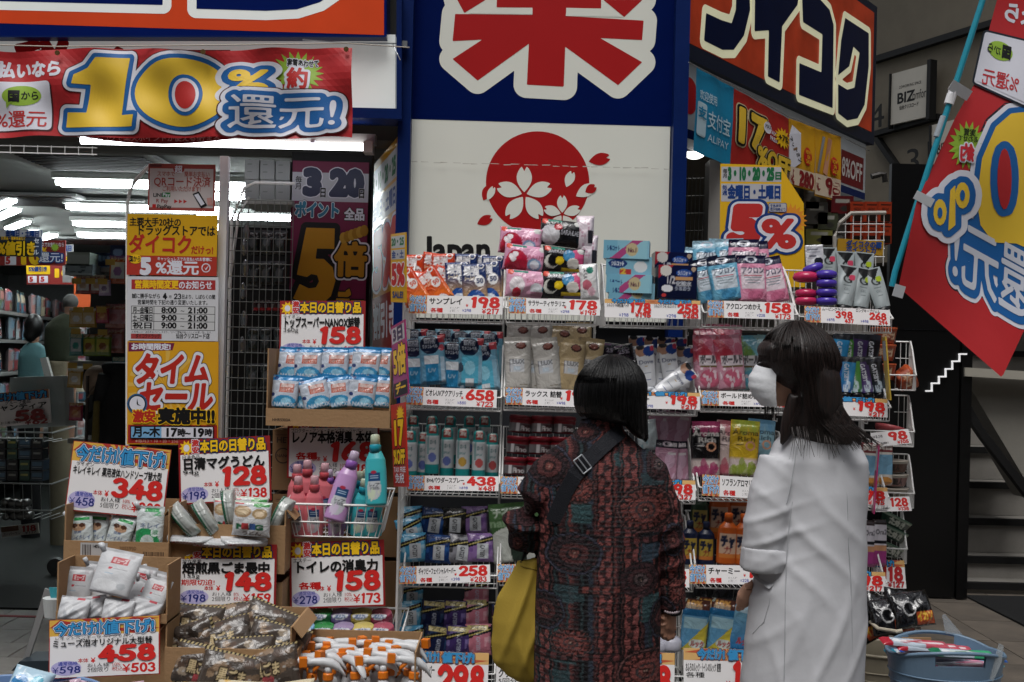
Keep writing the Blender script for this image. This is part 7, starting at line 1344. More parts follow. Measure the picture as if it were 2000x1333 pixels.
t = tag(empty('stroller_board', P(68, 1292, 4.2)), 'grey upright board with clear film standing on the tiles at left', 'board'); b = MB(); b.prism([(-.045, 0), (-.025, .0), (.055, .26), (.03, .27)], 0, .012, M('7c7c7c', .5)); b.build('panel', t); b = MB(); b.prism([(-.06, -.02), (.1, -.02), (.09, .02), (-.03, .015)], -.06, .08, M('1c2830', .5)); b.build('base', t)
b = MB(); b.lathe([(.024, 0), (.03, .055), (.028, .055)], M('b8bcbc', .4), 20); o = tag(b.build('small_cup'), 'small pale cup of picks beside the box of red soap pouches', 'cup'); o.location = P(104, 1205, 3.3)
for i in range(5): b = MB(); b.tube([(0, 0, .03), (-.012 + i * .006, 0, .085)], .003, M('3c94a0', .4), 6); q = b.build('pick', o)
# ---------------- inside the shop ----------------
def P2(px, Y, z): r = ray(px, 700); return Vector((r.x * Y, Y, z))
SHM = M('7c7e7c', .6); SHD = M('3a3c3c', .7)
# ceiling lamps
LT = M('eef6f8', .3, em=24, var=0); t0 = empty('ceiling_lamp'); MB().box(-.62, -.08, -.035, .62, .08, .0, M('b8bcb8', .5)).build('housing', t0)
for s in (-.04, .04): b = MB(); b.tube([(-.6, s, -.055), (.6, s, -.055)], .019, LT, 8); b.build('tube', t0)
LPp = Proto(t0); ii = 0
def onceil(px, py): r = ray(px, py); k = (2.60 - CH) / r.z; return CP + r * k
for px, py, nm in ((300, 345, 'nearest lit ceiling lamp left of the poster column'), (292, 394, 'second lit ceiling lamp left of the poster column'), (286, 428, 'third lit ceiling lamp left of the poster column'), (282, 451, 'fourth lit ceiling lamp beside the poster column'), (560, 372, 'ceiling lamp right of the poster column'), (540, 412, 'far ceiling lamp right of the poster column')):
    o = LPp.new(); o.location = onceil(px, py); tag(o, nm, 'lamp', 'lamps on the shop ceiling')
for k, (px, py) in enumerate(((14, 410), (34, 433), (50, 450), (88, 458), (4, 392))):
    o = LPp.new(); o.location = onceil(px, py); o.rotation_euler = (0, 0, math.radians(125)); o.scale = (.62, .55, .7); tag(o, f'lit lamp in the line at far left of the shop ceiling, {["second nearest", "third nearest", "fourth nearest", "farthest", "nearest"][k]}', 'lamp', 'lamps on the shop ceiling')
t0 = empty('air_vent'); MB().box(-.42, -.32, -.02, .42, .32, .0, M('8c8e8c', .6)).build('frame', t0); b = MB(); [b.box(-.36, -.25 + i * .055, -.026, .36, -.22 + i * .055, -.021, DARK) for i in range(10)]; b.build('slats', t0)['kind'] = 'stuff'; AVp = Proto(t0)
for px, py, l in ((185, 312, 'near ceiling air vent above the lamps'), (200, 398, 'middle ceiling air vent'), (205, 470, 'far ceiling air vent'), (70, 388, 'round-looking ceiling vent at left')): o = AVp.new(); q = onceil(px, py); o.location = q; tag(o, l, 'air vent', 'vents on the shop ceiling')
struct(MB().box(-4, 5.2, 2.40, -.6, 5.26, 2.615, M('6c6c68', .7)).build('ceiling_beam')).location.z = 0
# hanging store signs
def hs(tl, tr, bl, Y, w, h, m, lab, f): S = sq((*tl, Y), (*tr, Y), (*bl, Y), w, h); o = board('hanging_sign', S, w, h, .01, m); tag(o, lab, 'hanging sign', 'signs hanging inside the shop'); p = Pr(.004); f(p); p.build('print', S.fn, o)
hs((-30, 448), (82, 450), (-30, 500), 7.5, 112, 52, M('2c3c5c', .5), 'dark blue discount sign with yellow 値引き hanging at far left', lambda p: p.rect(0, 1, 111, 14, PB_).text('金曜日・土曜日', 42, 1, 13, BLU, w=66, b=.04).text('%値引き', 28, 23, 28, YEL, w=74, b=.05, ol=((.12, BLK),)).text('セール', 98, 16, 11, BNW, rot='v', b=.03).text('医薬品・健康食品など', 34, 14, 7, YEL, w=48, b=.02, res=4))
hs((-30, 470), (128, 470), (-30, 519), 8.1, 158, 49, M('8c2c28', .5), 'red 10% sign hanging behind the dark blue one', lambda p: p.text('スでお支払いなら', 112, 4, 9, BNW, w=44, b=.02, res=2).text('10', 66, 14, 36, YEL, w=44, b=.07).text('%', 112, 12, 16, YEL, b=.05).text('還元!', 108, 24, 20, BNW, w=48, b=.01, ol=((.12, BLU),)).star(140, 14, 9, 5, 12, LGRN).rect(40, 30, 62, 48, BNW).text('5', 42, 30, 18, CRD, b=.06))
hs((52, 518), (142, 518), (52, 556), 9.2, 90, 46, M('8c2c28', .5), 'lower red and yellow sign with 10 hanging farther back', lambda p: (p.rect(0, 0, 46, 22, YEL), p.text('5%値引き', 5, 4, 12, BLU, w=36, b=.05), p.text('10', 50, 6, 26, YEL, w=38, b=.07), p.rect(3, 26, 20, 42, BNW), p.rect(25, 26, 42, 42, BNW), p.text('5', 6, 26, 15, CRD, b=.06), p.text('5', 28, 26, 15, CRD, b=.06)))
hs((122, 478), (143, 478), (122, 552), 8.8, 21, 74, M('8c8c8c', .5), 'pale sign edge hanging behind the red 10% sign', lambda p: p.text('曜日', 1, 2, 12, BLU, w=18, b=.03).text('き', 1, 22, 20, YEL, b=.05, ol=((.1, BLK),)))
o = tag(MB().box(-4.6, 11.9, 1.9, -3.45, 12, 2.35, M('c0501c', .6)).build('wall_band'), 'orange band on the far shop wall', 'panel')
# goods on shelves
PKC = ['a8b4b8', '7c8c94', '98706c', 'b0a890', '6c8ca0', 'b8bcc0', '8c4448', '3c5c6c', 'a88c9c', '5c6c58']
pkp = []
for c in PKC:
    q = random.choice(PKC); a = Art(8, 12, c).r(.1, .2, .9, .5, q).e(.5, .7, .3, .15, random.choice(PKC)).r(0, 0, 1, .1, random.choice(PKC)); pkp.append(th1('product_pack', pack_mesh('product_pack', .1, .17, .05, a, random.choice(['flat', 'pillow', 'pouch']), 3, GLOSS)))
NTH = ['first', 'second', 'third', 'fourth', 'fifth', 'sixth', 'seventh', 'eighth', 'ninth', 'tenth', 'eleventh', 'twelfth', 'thirteenth', 'fourteenth', 'last']; LVL = ['one', 'two', 'three', 'four', 'five', 'six']
def shelf_unit(x0, y0, x1, y1, zs, lab, n, depth=.3, ht=1.9, goods=True):
    """gondola between two floor points; goods face the viewer's side"""
    d = Vector((x1 - x0, y1 - y0, 0)); L = d.length; ang = math.atan2(d.y, d.x); t = empty('shelf_unit', (x0, y0, 0)); t.rotation_euler = (0, 0, ang); tag(t, lab, 'shelf')
    MB().box(0, depth, 0, L, depth + .03, ht, SHD).build('back_panel', t)
    for z in zs: MB().box(0, 0, z - .03, L, depth, z, SHM).build('shelf', t)
    R_ = Matrix.Rotation(ang, 4, 'Z')
    sn = 'long left shelf in the shop' if n > 12 else 'far back shelf in the shop'
    for zi, z in enumerate(zs):
        for i in range(n):
            o = random.choice(pkp).new(); o.location = Vector((x0, y0, 0)) + R_ @ Vector(((i + .5) * L / n, .05 + random.uniform(0, .05), z)); o.rotation_euler = (random.uniform(-.1, .03), random.uniform(-.06, .06), ang + random.uniform(-.15, .15)); s = random.uniform(.75, 1.1) * L / n / .115; o.scale = (min(s, 1.3),) * 3
            tag(o, f'product pack, {NTH[i]} of {n} along level {LVL[zi]} of the {sn}', 'product', 'goods on the shop shelves')
a0 = P2(-60, 9.2, 0); a1 = P2(140, 13.5, 0)
shelf_unit(a0.x, a0.y, a1.x, a1.y, [.3, .62, .94, 1.26, 1.56, 1.82], 'long dim shelf of goods along the left of the shop', 15, ht=2.05)
a0 = P2(60, 12.5, 0); a1 = P2(330, 12.8, 0)
shelf_unit(a0.x, a0.y, a1.x, a1.y, [.5, .9, 1.3, 1.6], 'far dim shelf across the back of the shop', 10, ht=1.9)
# end gondola beside the poster column with hanging packets
g0 = P2(138, 6.9, 0); g1 = P2(252, 6.9, 0); t = empty('shelf_unit', (g0.x, 6.9, 0)); tag(t, 'tall end shelf with hanging packets left of the poster column', 'shelf'); Lg = g1.x - g0.x + .5
MB().box(0, .3, 0, Lg, .33, 2.0, SHD).build('back_panel', t)
for z in (1.99, 1.42, .95): MB().box(0, -.02, z - .03, Lg, .3, z, SHM).build('shelf', t)
MB().box(Lg * .52, .0, 0, Lg * .52 + .03, .3, 1.95, M('a4a6a4', .5)).build('upright', t)
hp = {}
def hang(key, c0, c1, c2, word, w, h):
    a = Art(22, 30, c0).r(.12, .22, .88, .8, c1).e(.5, .55, .22, .16, c2).r(0, 0, 1, .14, c2).t(word, .1, .04, .8, .16, 'c8c0a8', b=.03); hp[key] = th1('hanging_packet', pack_mesh('hanging_packet', w, h, .025, a, 'pillow', 4, GLOSS))
hang('r', '7c2c2c', 'b0b0b0', 'a08878', 'のど飴', .09, .11); hang('l', 'a08cb0', 'b8b0c0', '7c6c8c', 'のど', .07, .09); hang('y', '98741c', 'b8a888', 'c8ccd0', '入浴', .09, .11); hang('p', '942c48', '98503c', 'b07c50', 'だし', .08, .1); hang('g', '5c7424', 'a8a040', '7c4c28', 'グミ', .095, .125); hang('t', '2c6c6c', 'a8b0b4', '2c7c74', '除湿', .08, .125); hang('o', '9c4824', 'a8aeb4', '7c5c90', 'ムシューダ', .105, .16); hang('m', '985c54', 'b0848c', 'b07078', 'ムシューダ', .1, .14)
HP = [('r', 163, 575, 'brown and silver', 6.8), ('r', 190, 575, 'reddish brown', 6.8), ('l', 205, 578, 'lilac', 6.78), ('o', 230, 555, 'orange and white', 6.8), ('o', 252, 555, 'orange', 6.85), ('y', 150, 640, 'golden yellow', 6.8), ('y', 174, 640, 'yellow', 6.8), ('p', 200, 632, 'crimson', 6.8), ('m', 222, 642, 'pink', 6.85), ('m', 246, 642, 'pale', 6.85), ('t', 149, 695, 'teal and white', 6.78), ('g', 174, 696, 'olive green', 6.8), ('g', 201, 696, 'bright green', 6.8), ('m', 226, 690, 'rosy grey', 6.86), ('y', 146, 758, 'ochre', 6.78), ('p', 148, 822, 'magenta', 6.7), ('t', 232, 740, 'grey teal', 6.86)]
for i, (k, x, y, c, Y) in enumerate(HP): o = hp[k].new(); place(o, x, y, Y, random.uniform(-2, 2), 0, 0, 1.05); tag(o, f'{c} packet hanging on the end shelf, {["top", "upper", "middle", "lower", "bottom"][min(4, int((y - 550) / 45))]} row left of the posters', 'packet', 'packets hanging on the end shelf')
tagm = M('a88a3c', .5); t0 = Proto(MB().box(-.028, 0, 0, .028, .003, .034, tagm).build('shelf_tag'))
for i, (x, y) in enumerate(((149, 555), (176, 555), (200, 556), (152, 611), (173, 611), (198, 611), (148, 653), (200, 655), (141, 720), (215, 518), (171, 722))): o = t0.new(); o.location = P(x, y, 6.74); tag(o, f'small yellow price tag, {ordn([0, 1, 2, 0, 1, 2, 0, 1, 0, 0, 1][i], 3)} in {["the upper", "the middle", "the lower", "the lowest", "the topmost"][[0, 0, 0, 1, 1, 1, 2, 2, 3, 4, 3][i]]} rail row of the end shelf', 'price tag', 'yellow price tags on the end shelf')
bxa = Art(40, 14, '7c8a90').sp(10, '24343c', .1, seed=3).r(0, .8, 1, 1, '98a4a8'); bxp = th1('product_box', box_mesh('product_box', .44, .13, .2, bxa, '6c7a80')); bya = Art(40, 16, '8c9890').r(.05, .2, .95, .8, 'a0aaa8'); byp = th1('product_box', box_mesh('product_box', .36, .16, .2, bya, '7c8880'))
for pr, x, y, l in ((bxp, 166, 540, 'grey box with round marks on top of the end shelf'), (byp, 165, 522, 'pale box stacked on the grey box on the end shelf')): o = pr.new(); o.location = P(x, y, 6.85); o.scale = (.37, 1, .5); tag(o, l, 'box')
bza = Art(14, 24, '1c2c4c').e(.5, .3, .3, .15, '6c8cac').r(.1, .7, .9, .85, '5c7ca0'); bzp = th1('product_box', box_mesh('product_box', .12, .26, .12, bza, '16243c'))
for i, (x, y, s) in enumerate(((204, 533, 1.0), (214, 532, .95), (236, 530, 1.3))): o = bzp.new(); o.location = P(x, y, 6.95); o.scale = (s * .6, 1, s * .45); tag(o, f'dark blue carton at the back of the end shelf top, {ordn(i, 3)}', 'box')
# low wheeled basket rack at far left with the 58 sign
t = empty('basket_trolley', P2(-10, 7.3, 0)); tag(t, 'dark wheeled wire basket rack under the 58 sign', 'basket rack'); DW_ = M('8a8c8a', .4); b = MB(); w = .40
for z in (.45, .62, .95, 1.08): b.tube([(-.5, 0, z), (w - .02, 0, z), (w, .35, z + .02)], .006, DW_, 6)
for x in (w, -.2): b.tube([(x, .35, .1), (x, .35, 1.2)], .009, DW_, 6)
b.build('rim', t); b = MB()
for i in range(16):
    x = -.5 + i * .058
    for z0, z1 in ((.45, .62), (.95, 1.08)): b.tube([(x, 0, z1), (x, .03, z0 - .06), (x, .33, z0 - .06)], .0028, DW_, 4, False)
b.build('wire_grid', t)['kind'] = 'stuff'; b = MB(); b.lathe([(.055, 0), (.06, .01), (.06, .03), (.055, .04)], M('5a5c5c', .5), 20, w - .02, .1, .07, ax='y'); b.build('wheel', t)
hs((-50, 772), (95, 760), (-50, 838), 6.9, 145, 84, M('e4e0e0', .5), 'white 58 price sign on the dark basket rack inside the entrance', lambda p: (p.rect(0, 0, 145, 22, M('a8704c', .5)), p.text('今だけ!値下げ!', 20, 2, 20, CY1, w=122, b=.04, ol=((.12, NAVY),)), p.text('グルーブ食品', 60, 22, 9, BLK, w=50, res=2), p.text('シャンティア', 30, 30, 16, BLK, w=112, b=.03), p.text('58', 78, 46, 30, M('7c2424', .5), w=60, hand=True, b=.02), p.text('¥62', 96, 70, 15, M('7c2424', .5), w=46, hand=True), p.text('お1人様10個限り', 50, 72, 7, BLK, w=40, res=2)))
bka = Art(16, 20, '30404c').r(.1, .2, .9, .6, '4c6c84').r(.1, .7, .9, .76, '9098a0'); bkp = [th1('boxed_medicine', box_mesh('boxed_medicine', .16, .075, .1, bka, '24303c')), th1('boxed_medicine', box_mesh('boxed_medicine', .14, .075, .1, Art(16, 20, '14161a').r(.2, .3, .8, .5, '8c8c84'), '101214')), th1('boxed_medicine', box_mesh('boxed_medicine', .13, .075, .1, Art(16, 20, '2c4c40').r(.1, .3, .8, .5, 'a09c50'), '1c3028'))]
for i in range(4):
    for j in range(4): o = bkp[(i + j // 2) % 3].new(); o.location = P(6 + i * 24, 938 - j * 21, 7.42); o.scale = (.5, 1, .85); tag(o, f'small dark box, {ordn(i, 4)} in layer {LVL[j]} of the dark basket rack', 'box', 'boxes in the dark basket rack')
cnp = Proto(MB().lathe([(.0, 0), (.028, 0), (.033, .006), (.033, .09), (.03, .1)], M('6c6c6a', .3, metal=.8), 18).build('drink_can', smooth=True))
for i, (x, y) in enumerate(((8, 982), (22, 984), (35, 985), (46, 984), (6, 996), (20, 997), (33, 998), (46, 997), (10, 1010), (25, 1010), (38, 1010), (52, 1008))): o = cnp.new(); o.location = P(x, y, 7.35); o.rotation_euler = (math.radians(-90), 0, 0); o.scale = (.75,) * 3; tag(o, f'metal can lying sideways, {ordn(i % 4, 4)} in the {["top", "middle", "bottom"][i // 4]} layer of lower dark basket', 'can', 'cans in the dark basket rack')
hs((2, 1030), (74, 1022), (2, 1050), 7.25, 72, 28, M('a8a49c', .5), 'small 118 price card on the lower dark basket', lambda p: (p.rect(0, 0, 34, 14, M('5c3c28', .5)), p.text('118', 40, 3, 17, M('8c2828', .5), w=28, hand=True), p.text('¥127', 46, 18, 9, BLK, w=22, b=0), p.text('スーパーワン', 3, 17, 8, BLK, w=34, res=2)))
# mesh panel with hanging dark packets between column and magenta poster
mx0 = P2(441, 4.3, 0).x; mx1 = P2(566, 4.3, 0).x; t = empty('wire_mesh_panel', (mx0, 4.3, 0)); tag(t, 'tall dark wire mesh panel between the poster column and the magenta poster', 'wire panel'); b = MB(); GW = M('70726f', .4); W_m = mx1 - mx0; nz = 24
for i in range(11): b.tube([(i * W_m / 10, 0, .3), (i * W_m / 10, 0, P(500, 392, 4.3).z)], .0015, GW, 4, False)
zt = P(500, 392, 4.3).z
for k in range(34): b.tube([(0, 0, zt - k * .048), (W_m, 0, zt - k * .048)], .0015, GW, 4, False)
b.build('wire_grid', t)['kind'] = 'stuff'; b = MB(); b.tube([(.005, .02, .3), (.005, .02, 2.0), (.05, .02, zt + .05), (.09, .02, zt + .07), (W_m, .02, zt + .07)], .006, WIRE, 6); b.tube([(-.015, .06, 1.7), (.02, .06, zt - .05), (.06, .06, zt + .02)], .006, WIRE, 6); b.build('bent_rail', t)
a = Art(14, 20, '1c2020').r(.2, .3, .8, .8, '2a3436').e(.5, .5, .2, .2, '54585c').r(0, 0, 1, .1, '4c4c50'); dk = th1('dark_packet', pack_mesh('dark_packet', .05, .09, .03, a, 'pillow', 4, GLOSS)); a = Art(14, 20, '2c1418').r(.2, .3, .8, .8, 'a8a8a8').r(0, .6, 1, .8, '8c2024'); dk2 = th1('dark_packet', pack_mesh('dark_packet', .05, .05, .03, a, 'flat', 4, GLOSS))
DP = [(x, y) for y in (500, 560, 690, 760) for x in (494, 520, 546)]
for i, (x, y) in enumerate(DP): o = dk.new(); place(o, x, y, 4.42, random.uniform(-3, 3), 0, 0, 1.1); tag(o, f'dark packet behind the wire mesh, {ordn(i % 3, 3)} in row {LVL[i // 3]} from the top', 'packet', 'packets behind the wire mesh')
for i in range(5): o = dk2.new(); place(o, 505 + i * 13, 612, 4.42, 0, 0, 50, 1); tag(o, f'red and white packet, {ordn(i, 5)} in the row behind the tall wire mesh', 'packet', 'red packets behind the wire mesh')
MM = M('8c9094', .12, metal=.7); 
for i, (x, y) in enumerate(((478, 540), (476, 500), (480, 470), (474, 585), (476, 640), (472, 690))):
    b = MB(); b.lathe([(.001, 0), (.012, .01), (.014, .04), (.006, .06), (.001, .065)], MM, 10, sy=.4); o = b.build('foil_packet'); o.location = P(x, y, 4.38); tag(o, f'crumpled silvery packet behind the left edge of the wire mesh, {["fourth", "third", "topmost", "fifth", "sixth", "lowest"][i]} down' if i != 2 else 'crumpled silvery packet at the top left behind the wire mesh', 'packet')
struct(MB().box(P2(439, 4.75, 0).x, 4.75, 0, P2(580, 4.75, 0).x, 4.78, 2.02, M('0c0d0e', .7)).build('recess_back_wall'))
a = Art(20, 24, '8c9090').r(.2, .2, .5, .24, '5c6060').r(.2, .6, .5, .62, '5c6060'); wb_ = th1('storage_box', box_mesh('storage_box', .072, .135, .1, a, '7c8080')); cl = 0
for j in range(2):
    for i in range(3): o = wb_.new(); o.location = P(497 + i * 30, 392 - j * 38 + i * 1, 4.55); o.scale = (.78, 1, .56); tag(o, f'white storage carton above the wire mesh, {["left", "middle", "right"][i]} of the {["lower", "upper"][j]} row', 'box')
o = tag(MB().box(P2(470, 4.5, 0).x, 4.45, P(500, 402, 4.5).z, P2(568, 4.5, 0).x, 4.7, P(500, 393, 4.5).z, M('9a9c98', .5)).build('storage_shelf'), 'white shelf carrying storage cartons above the wire mesh', 'shelf')
# right side: goods and red boxes in the side shop, bent rail, sign
t = tag(empty('side_grid', P(1632, 480, 5.0)), 'white bent rail and wire grid in front of the red boxes at right', 'wire panel'); b = MB(); A_ = [P(1630, 560, 5), P(1630, 462, 5), P(1640, 436, 5), P(1662, 417, 5), P(1730, 416, 5)]; b.tube(A_, .009, M('a8a49c', .4), 8); wb(b, 'bent_rail', t); b = MB()
for i in range(6): b.tube([P(1652 + i * 15, 418, 5), P(1650 + i * 15, 520, 5)], .002, WIRE, 4, False)
for i in range(5): b.tube([P(1636, 438 + i * 16, 5), P(1728, 438 + i * 16, 5)], .002, WIRE, 4, False)
wb(b, 'wire_grid', t)['kind'] = 'stuff'
ra = Art(24, 30, '8c3018').r(.2, .15, .9, .2, '2c1410').t('EX', .3, .3, .5, .16, '18100c', b=.03).r(.2, .6, .9, .95, '18100c'); rbp = th1('product_box', box_mesh('product_box', .1, .1, .08, ra, '742410'))
for j in range(2):
    for i in range(3): o = rbp.new(); o.location = P(1668 + i * 27, 478 - j * 42, 5.1); o.scale = (.6, 1, .9); tag(o, f'orange red medicine box behind the bent rail, {["left", "middle", "right"][i]} of the {["lower", "upper"][j]} row', 'box')
hs((1637, 466), (1726, 472), (1635, 494), 4.9, 90, 28, M('a8801c', .5), 'yellow shop sign strip behind the grey gel tubes', lambda p: p.text('ダイコクの薬', 16, 2, 13, BLU, w=70, b=.05).text('ポイントカ', 16, 14, 13, BLU, w=60, b=.05))
for i, (x, y, c, w, h, l) in enumerate(((1590, 440, '4c4c48', .1, .1, 'grey packet'), (1612, 452, '3c4030', .09, .08, 'olive packet'), (1640, 420, '501418', .1, .08, 'dark red round packet'), (1595, 480, '6c6c3c', .12, .07, 'yellow green carton'), (1580, 410, '5c5854', .07, .12, 'pale narrow carton'), (1620, 484, '50504c', .1, .05, 'grey label box'))):
    a = Art(20, 20, c).r(.2, .2, .8, .4, '8c8c84').e(.6, .7, .2, .15, '2c2c28'); o = link('product_box', box_mesh('product_box', w, h, .08, a, c)); o.location = P(x, y, 5.15); tag(o, f'dim {l} in the side shop beside the cut-corner poster', 'box')
t = tag(empty('side_wire_grid', P(1345, 400, 4.4)), 'dark wire grid between the right blue post and the pale metal pillar', 'wire panel'); b = MB()
for i in range(7): b.tube([P(1336 + i * 8, 345, 4.45), P(1330 + i * 8, 480, 4.45)], .0022, GW, 4, False)
for i in range(4): b.tube([P(1332, 350 + i * 34, 4.45), P(1386, 348 + i * 34, 4.45)], .0022, GW, 4, False)
wb(b, 'wire_grid', t)['kind'] = 'stuff'
# ---------------- people ----------------
from mathutils.bvhtree import BVHTree
def pk(px, py, Y, dx=0, dy=0, dz=0): return P(px, py, Y) + Vector((dx, dy, dz))
class Body:
    def __init__(s, Y): s.Y = Y; s.k = Y / F; s.b = MB(); s.m = WHT
    def rings(s, rr, n=28, yaw=0, sq=1.0):
        """rr: (px, py, half width px, half depth px, depth offset m)"""
        vs = []; fs = []
        for r in rr:
            c = P(r[0], r[1], s.Y) + Vector((0, r[4] if len(r) > 4 else 0, 0))
            for j in range(n):
                a = 2 * math.pi * j / n; ca, sa = math.cos(a), math.sin(a); f = (abs(ca) ** (2 * sq) + abs(sa) ** (2 * sq)) ** (-.5 / sq)
                vs.append(c + Vector((ca * f * r[2] * s.k, sa * f * r[3] * s.k, 0)))
        for i in range(len(rr) - 1):
            for j in range(n): fs.append((i * n + j, i * n + (j + 1) % n, (i + 1) * n + (j + 1) % n, (i + 1) * n + j))
        fs += [tuple(range(n - 1, -1, -1)), tuple(range((len(rr) - 1) * n, len(rr) * n))]; s.b.add(vs, fs, s.m); return s
    def limb(s, pts, n=16):    # (px,py,dY,radius px)
        s.b.tube([pk(p[0], p[1], s.Y, dy=p[2]) for p in pts], [p[3] * s.k for p in pts], s.m, n); return s
    def ball(s, px, py, dY, rx, rz, ry, n=24, tilt=0):
        c = pk(px, py, s.Y, dy=dY); vs = []; fs = []; m = 14; T = Matrix.Rotation(math.radians(tilt), 3, 'Y')
        for i in range(m + 1):
            th = math.pi * i / m
            for j in range(n): a = 2 * math.pi * j / n; vs.append(c + T @ Vector((rx * s.k * math.sin(th) * math.cos(a), ry * s.k * math.sin(th) * math.sin(a), rz * s.k * math.cos(th))))
        for i in range(m):
            for j in range(n): fs.append((i * n + j, i * n + (j + 1) % n, (i + 1) * n + (j + 1) % n, (i + 1) * n + j))
        s.b.add(vs, fs, s.m); return s
    def finish(s, name, mat, par, vox=.006, it=4, disp=None, colf=None, fac=.6):
        me = s.b.mesh(name); o = bpy.data.objects.new('tmp', me); COL.objects.link(o)
        r = o.modifiers.new('r', 'REMESH'); r.mode = 'VOXEL'; r.voxel_size = vox
        if it: q = o.modifiers.new('s', 'SMOOTH'); q.iterations = it; q.factor = fac
        dg = bpy.context.evaluated_depsgraph_get(); me2 = bpy.data.meshes.new_from_object(o.evaluated_get(dg)); bpy.data.objects.remove(o)
        n = len(me2.vertices); V = np.empty(n * 3, np.float32); me2.vertices.foreach_get('co', V); V = V.reshape(-1, 3).astype(float)
        if disp: N = np.empty(n * 3, np.float32); me2.vertices.foreach_get('normal', N); V = V + N.reshape(-1, 3) * disp(V)[:, None]; me2.vertices.foreach_set('co', V.astype(np.float32).ravel())
        if colf: a = me2.color_attributes.new('Col', 'FLOAT_COLOR', 'POINT'); c4 = np.ones((n, 4), np.float32); c4[:, :3] = colf(V); a.data.foreach_set('color', c4.ravel())
        me2.materials.clear(); me2.materials.append(mat); me2.polygons.foreach_set('use_smooth', np.ones(len(me2.polygons), bool)); me2.update(); me2.name = name
        o = link(name, me2, par, Matrix.Translation(par.location).inverted()); s.obj = o; s.bvh = BVHTree.FromPolygons([tuple(v) for v in V], [tuple(p.vertices) for p in me2.polygons]); s.b = MB(); return o
    def on(s, px, py, off=.003):
        d = ray(px, py).normalized(); h = s.bvh.ray_cast(CP, d); return (h[0] - d * off) if h[0] is not None else P(px, py, s.Y)
def pxy(V, Y): X = V[:, 0] / V[:, 1] if Y is None else V[:, 0] / Y; Z = (V[:, 2] - CH) / (V[:, 1] if Y is None else Y); return 1000 + F * (X * cr + Z * sr), HOR - F * (-X * sr + Z * cr)
def ribbon(par, pts, wd, m, name, nrm=Vector((0, -1, 0)), th=.0015):
    b = MB(); vs = []; fs = []; n = len(pts)
    for i, p in enumerate(pts):
        d = (pts[min(i + 1, n - 1)] - pts[max(i - 1, 0)]).normalized(); a = d.cross(nrm).normalized() * wd / 2; vs += [p - a, p + a, p + a + nrm * th, p - a + nrm * th]
    for i in range(n - 1): k = i * 4; fs += [(k + j, k + (j + 1) % 4, k + 4 + (j + 1) % 4, k + 4 + j) for j in range(4)]
    fs += [(3, 2, 1, 0), (n * 4 - 4, n * 4 - 3, n * 4 - 2, n * 4 - 1)]; b.add(vs, fs, m); return wb(b, name, par)
def hairmat(c0, c1, rough=.38):
    m = bpy.data.materials.new('hair'); m.use_nodes = True; n = m.node_tree; b = n.nodes['Principled BSDF']; tc = n.nodes.new('ShaderNodeTexCoord'); mp = n.nodes.new('ShaderNodeMapping'); mp.inputs['Scale'].default_value = (260, 260, 6); nz = n.nodes.new('ShaderNodeTexNoise'); nz.inputs['Scale'].default_value = 1; nz.inputs['Detail'].default_value = 4
    L = n.links; L.new(tc.outputs['Object'], mp.inputs[0]); L.new(mp.outputs[0], nz.inputs['Vector']); rp_ = n.nodes.new('ShaderNodeValToRGB'); rp_.color_ramp.elements[0].color = (*lin(c0), 1); rp_.color_ramp.elements[1].color = (*lin(c1), 1); rp_.color_ramp.elements[0].position = .35; rp_.color_ramp.elements[1].position = .7
    L.new(nz.outputs['Fac'], rp_.inputs[0]); L.new(rp_.outputs[0], b.inputs['Base Color']); b.inputs['Roughness'].default_value = rough; bp = n.nodes.new('ShaderNodeBump'); bp.inputs['Strength'].default_value = .5; bp.inputs['Distance'].default_value = .004; L.new(nz.outputs['Fac'], bp.inputs['Height']); L.new(bp.outputs['Normal'], b.inputs['Normal']); return m
SKIN = M("cc9e86", .5, var=.05, bump=.1, bs=60); SKIN2 = M('8a6450', .55, var=.08, bump=.15, bs=80)
def strands(par, Y, top, cen, R, ends, n, m, r0=.0011, name='hair_strands', seed=1, jit=6):
    """ends(phi) -> list of (px,py,dY) waypoints below the head; R=(rx,rz,ry) px"""
    q = np.random.RandomState(seed); b = MB(); k = Y / F
    for i in range(n):
        ph = 2 * math.pi * q.rand(); w = ends(ph)
        if w is None: continue
        pts = []; g = 1 + q.uniform(-.01, .05)
        for j in range(7): th = math.radians(8 + (82 if w else 74 + 6 * q.rand()) * j / 6); pts.append(pk(cen[0] + R[0] * g * math.sin(th) * math.cos(ph) + (top[0] - cen[0]) * math.cos(th), cen[1] - R[1] * g * math.cos(th), Y, dy=R[2] * k * g * math.sin(th) * math.sin(ph)))
        jx, jy, jz = q.uniform(-jit, jit), q.uniform(-jit * 1.6, jit * .2), q.uniform(-jit, jit) * k * .6
        wc_ = ends(round(ph / .16) * .16) or w
        if len(wc_) == len(w) and w: e0, e1 = w[-1], wc_[-1]; w = w[:-1] + [tuple(a_ * .3 + b_ * .7 for a_, b_ in zip(e0, e1))]
        for t, (x, y, d) in enumerate(w): f = (t + 1) / len(w) if t < len(w) - 1 else .45; pts.append(pk(x + jx * f, y + jy * f * 2, Y, dy=d + jz * f))
        rr = [r0 * (1 - .7 * max(0, (j - 4) / (len(pts) - 4))) for j in range(len(pts))]; b.tube(pts, rr, m, 3, cap=False)
    o = wb(b, name, par, smooth=True); o['kind'] = 'stuff'; return o
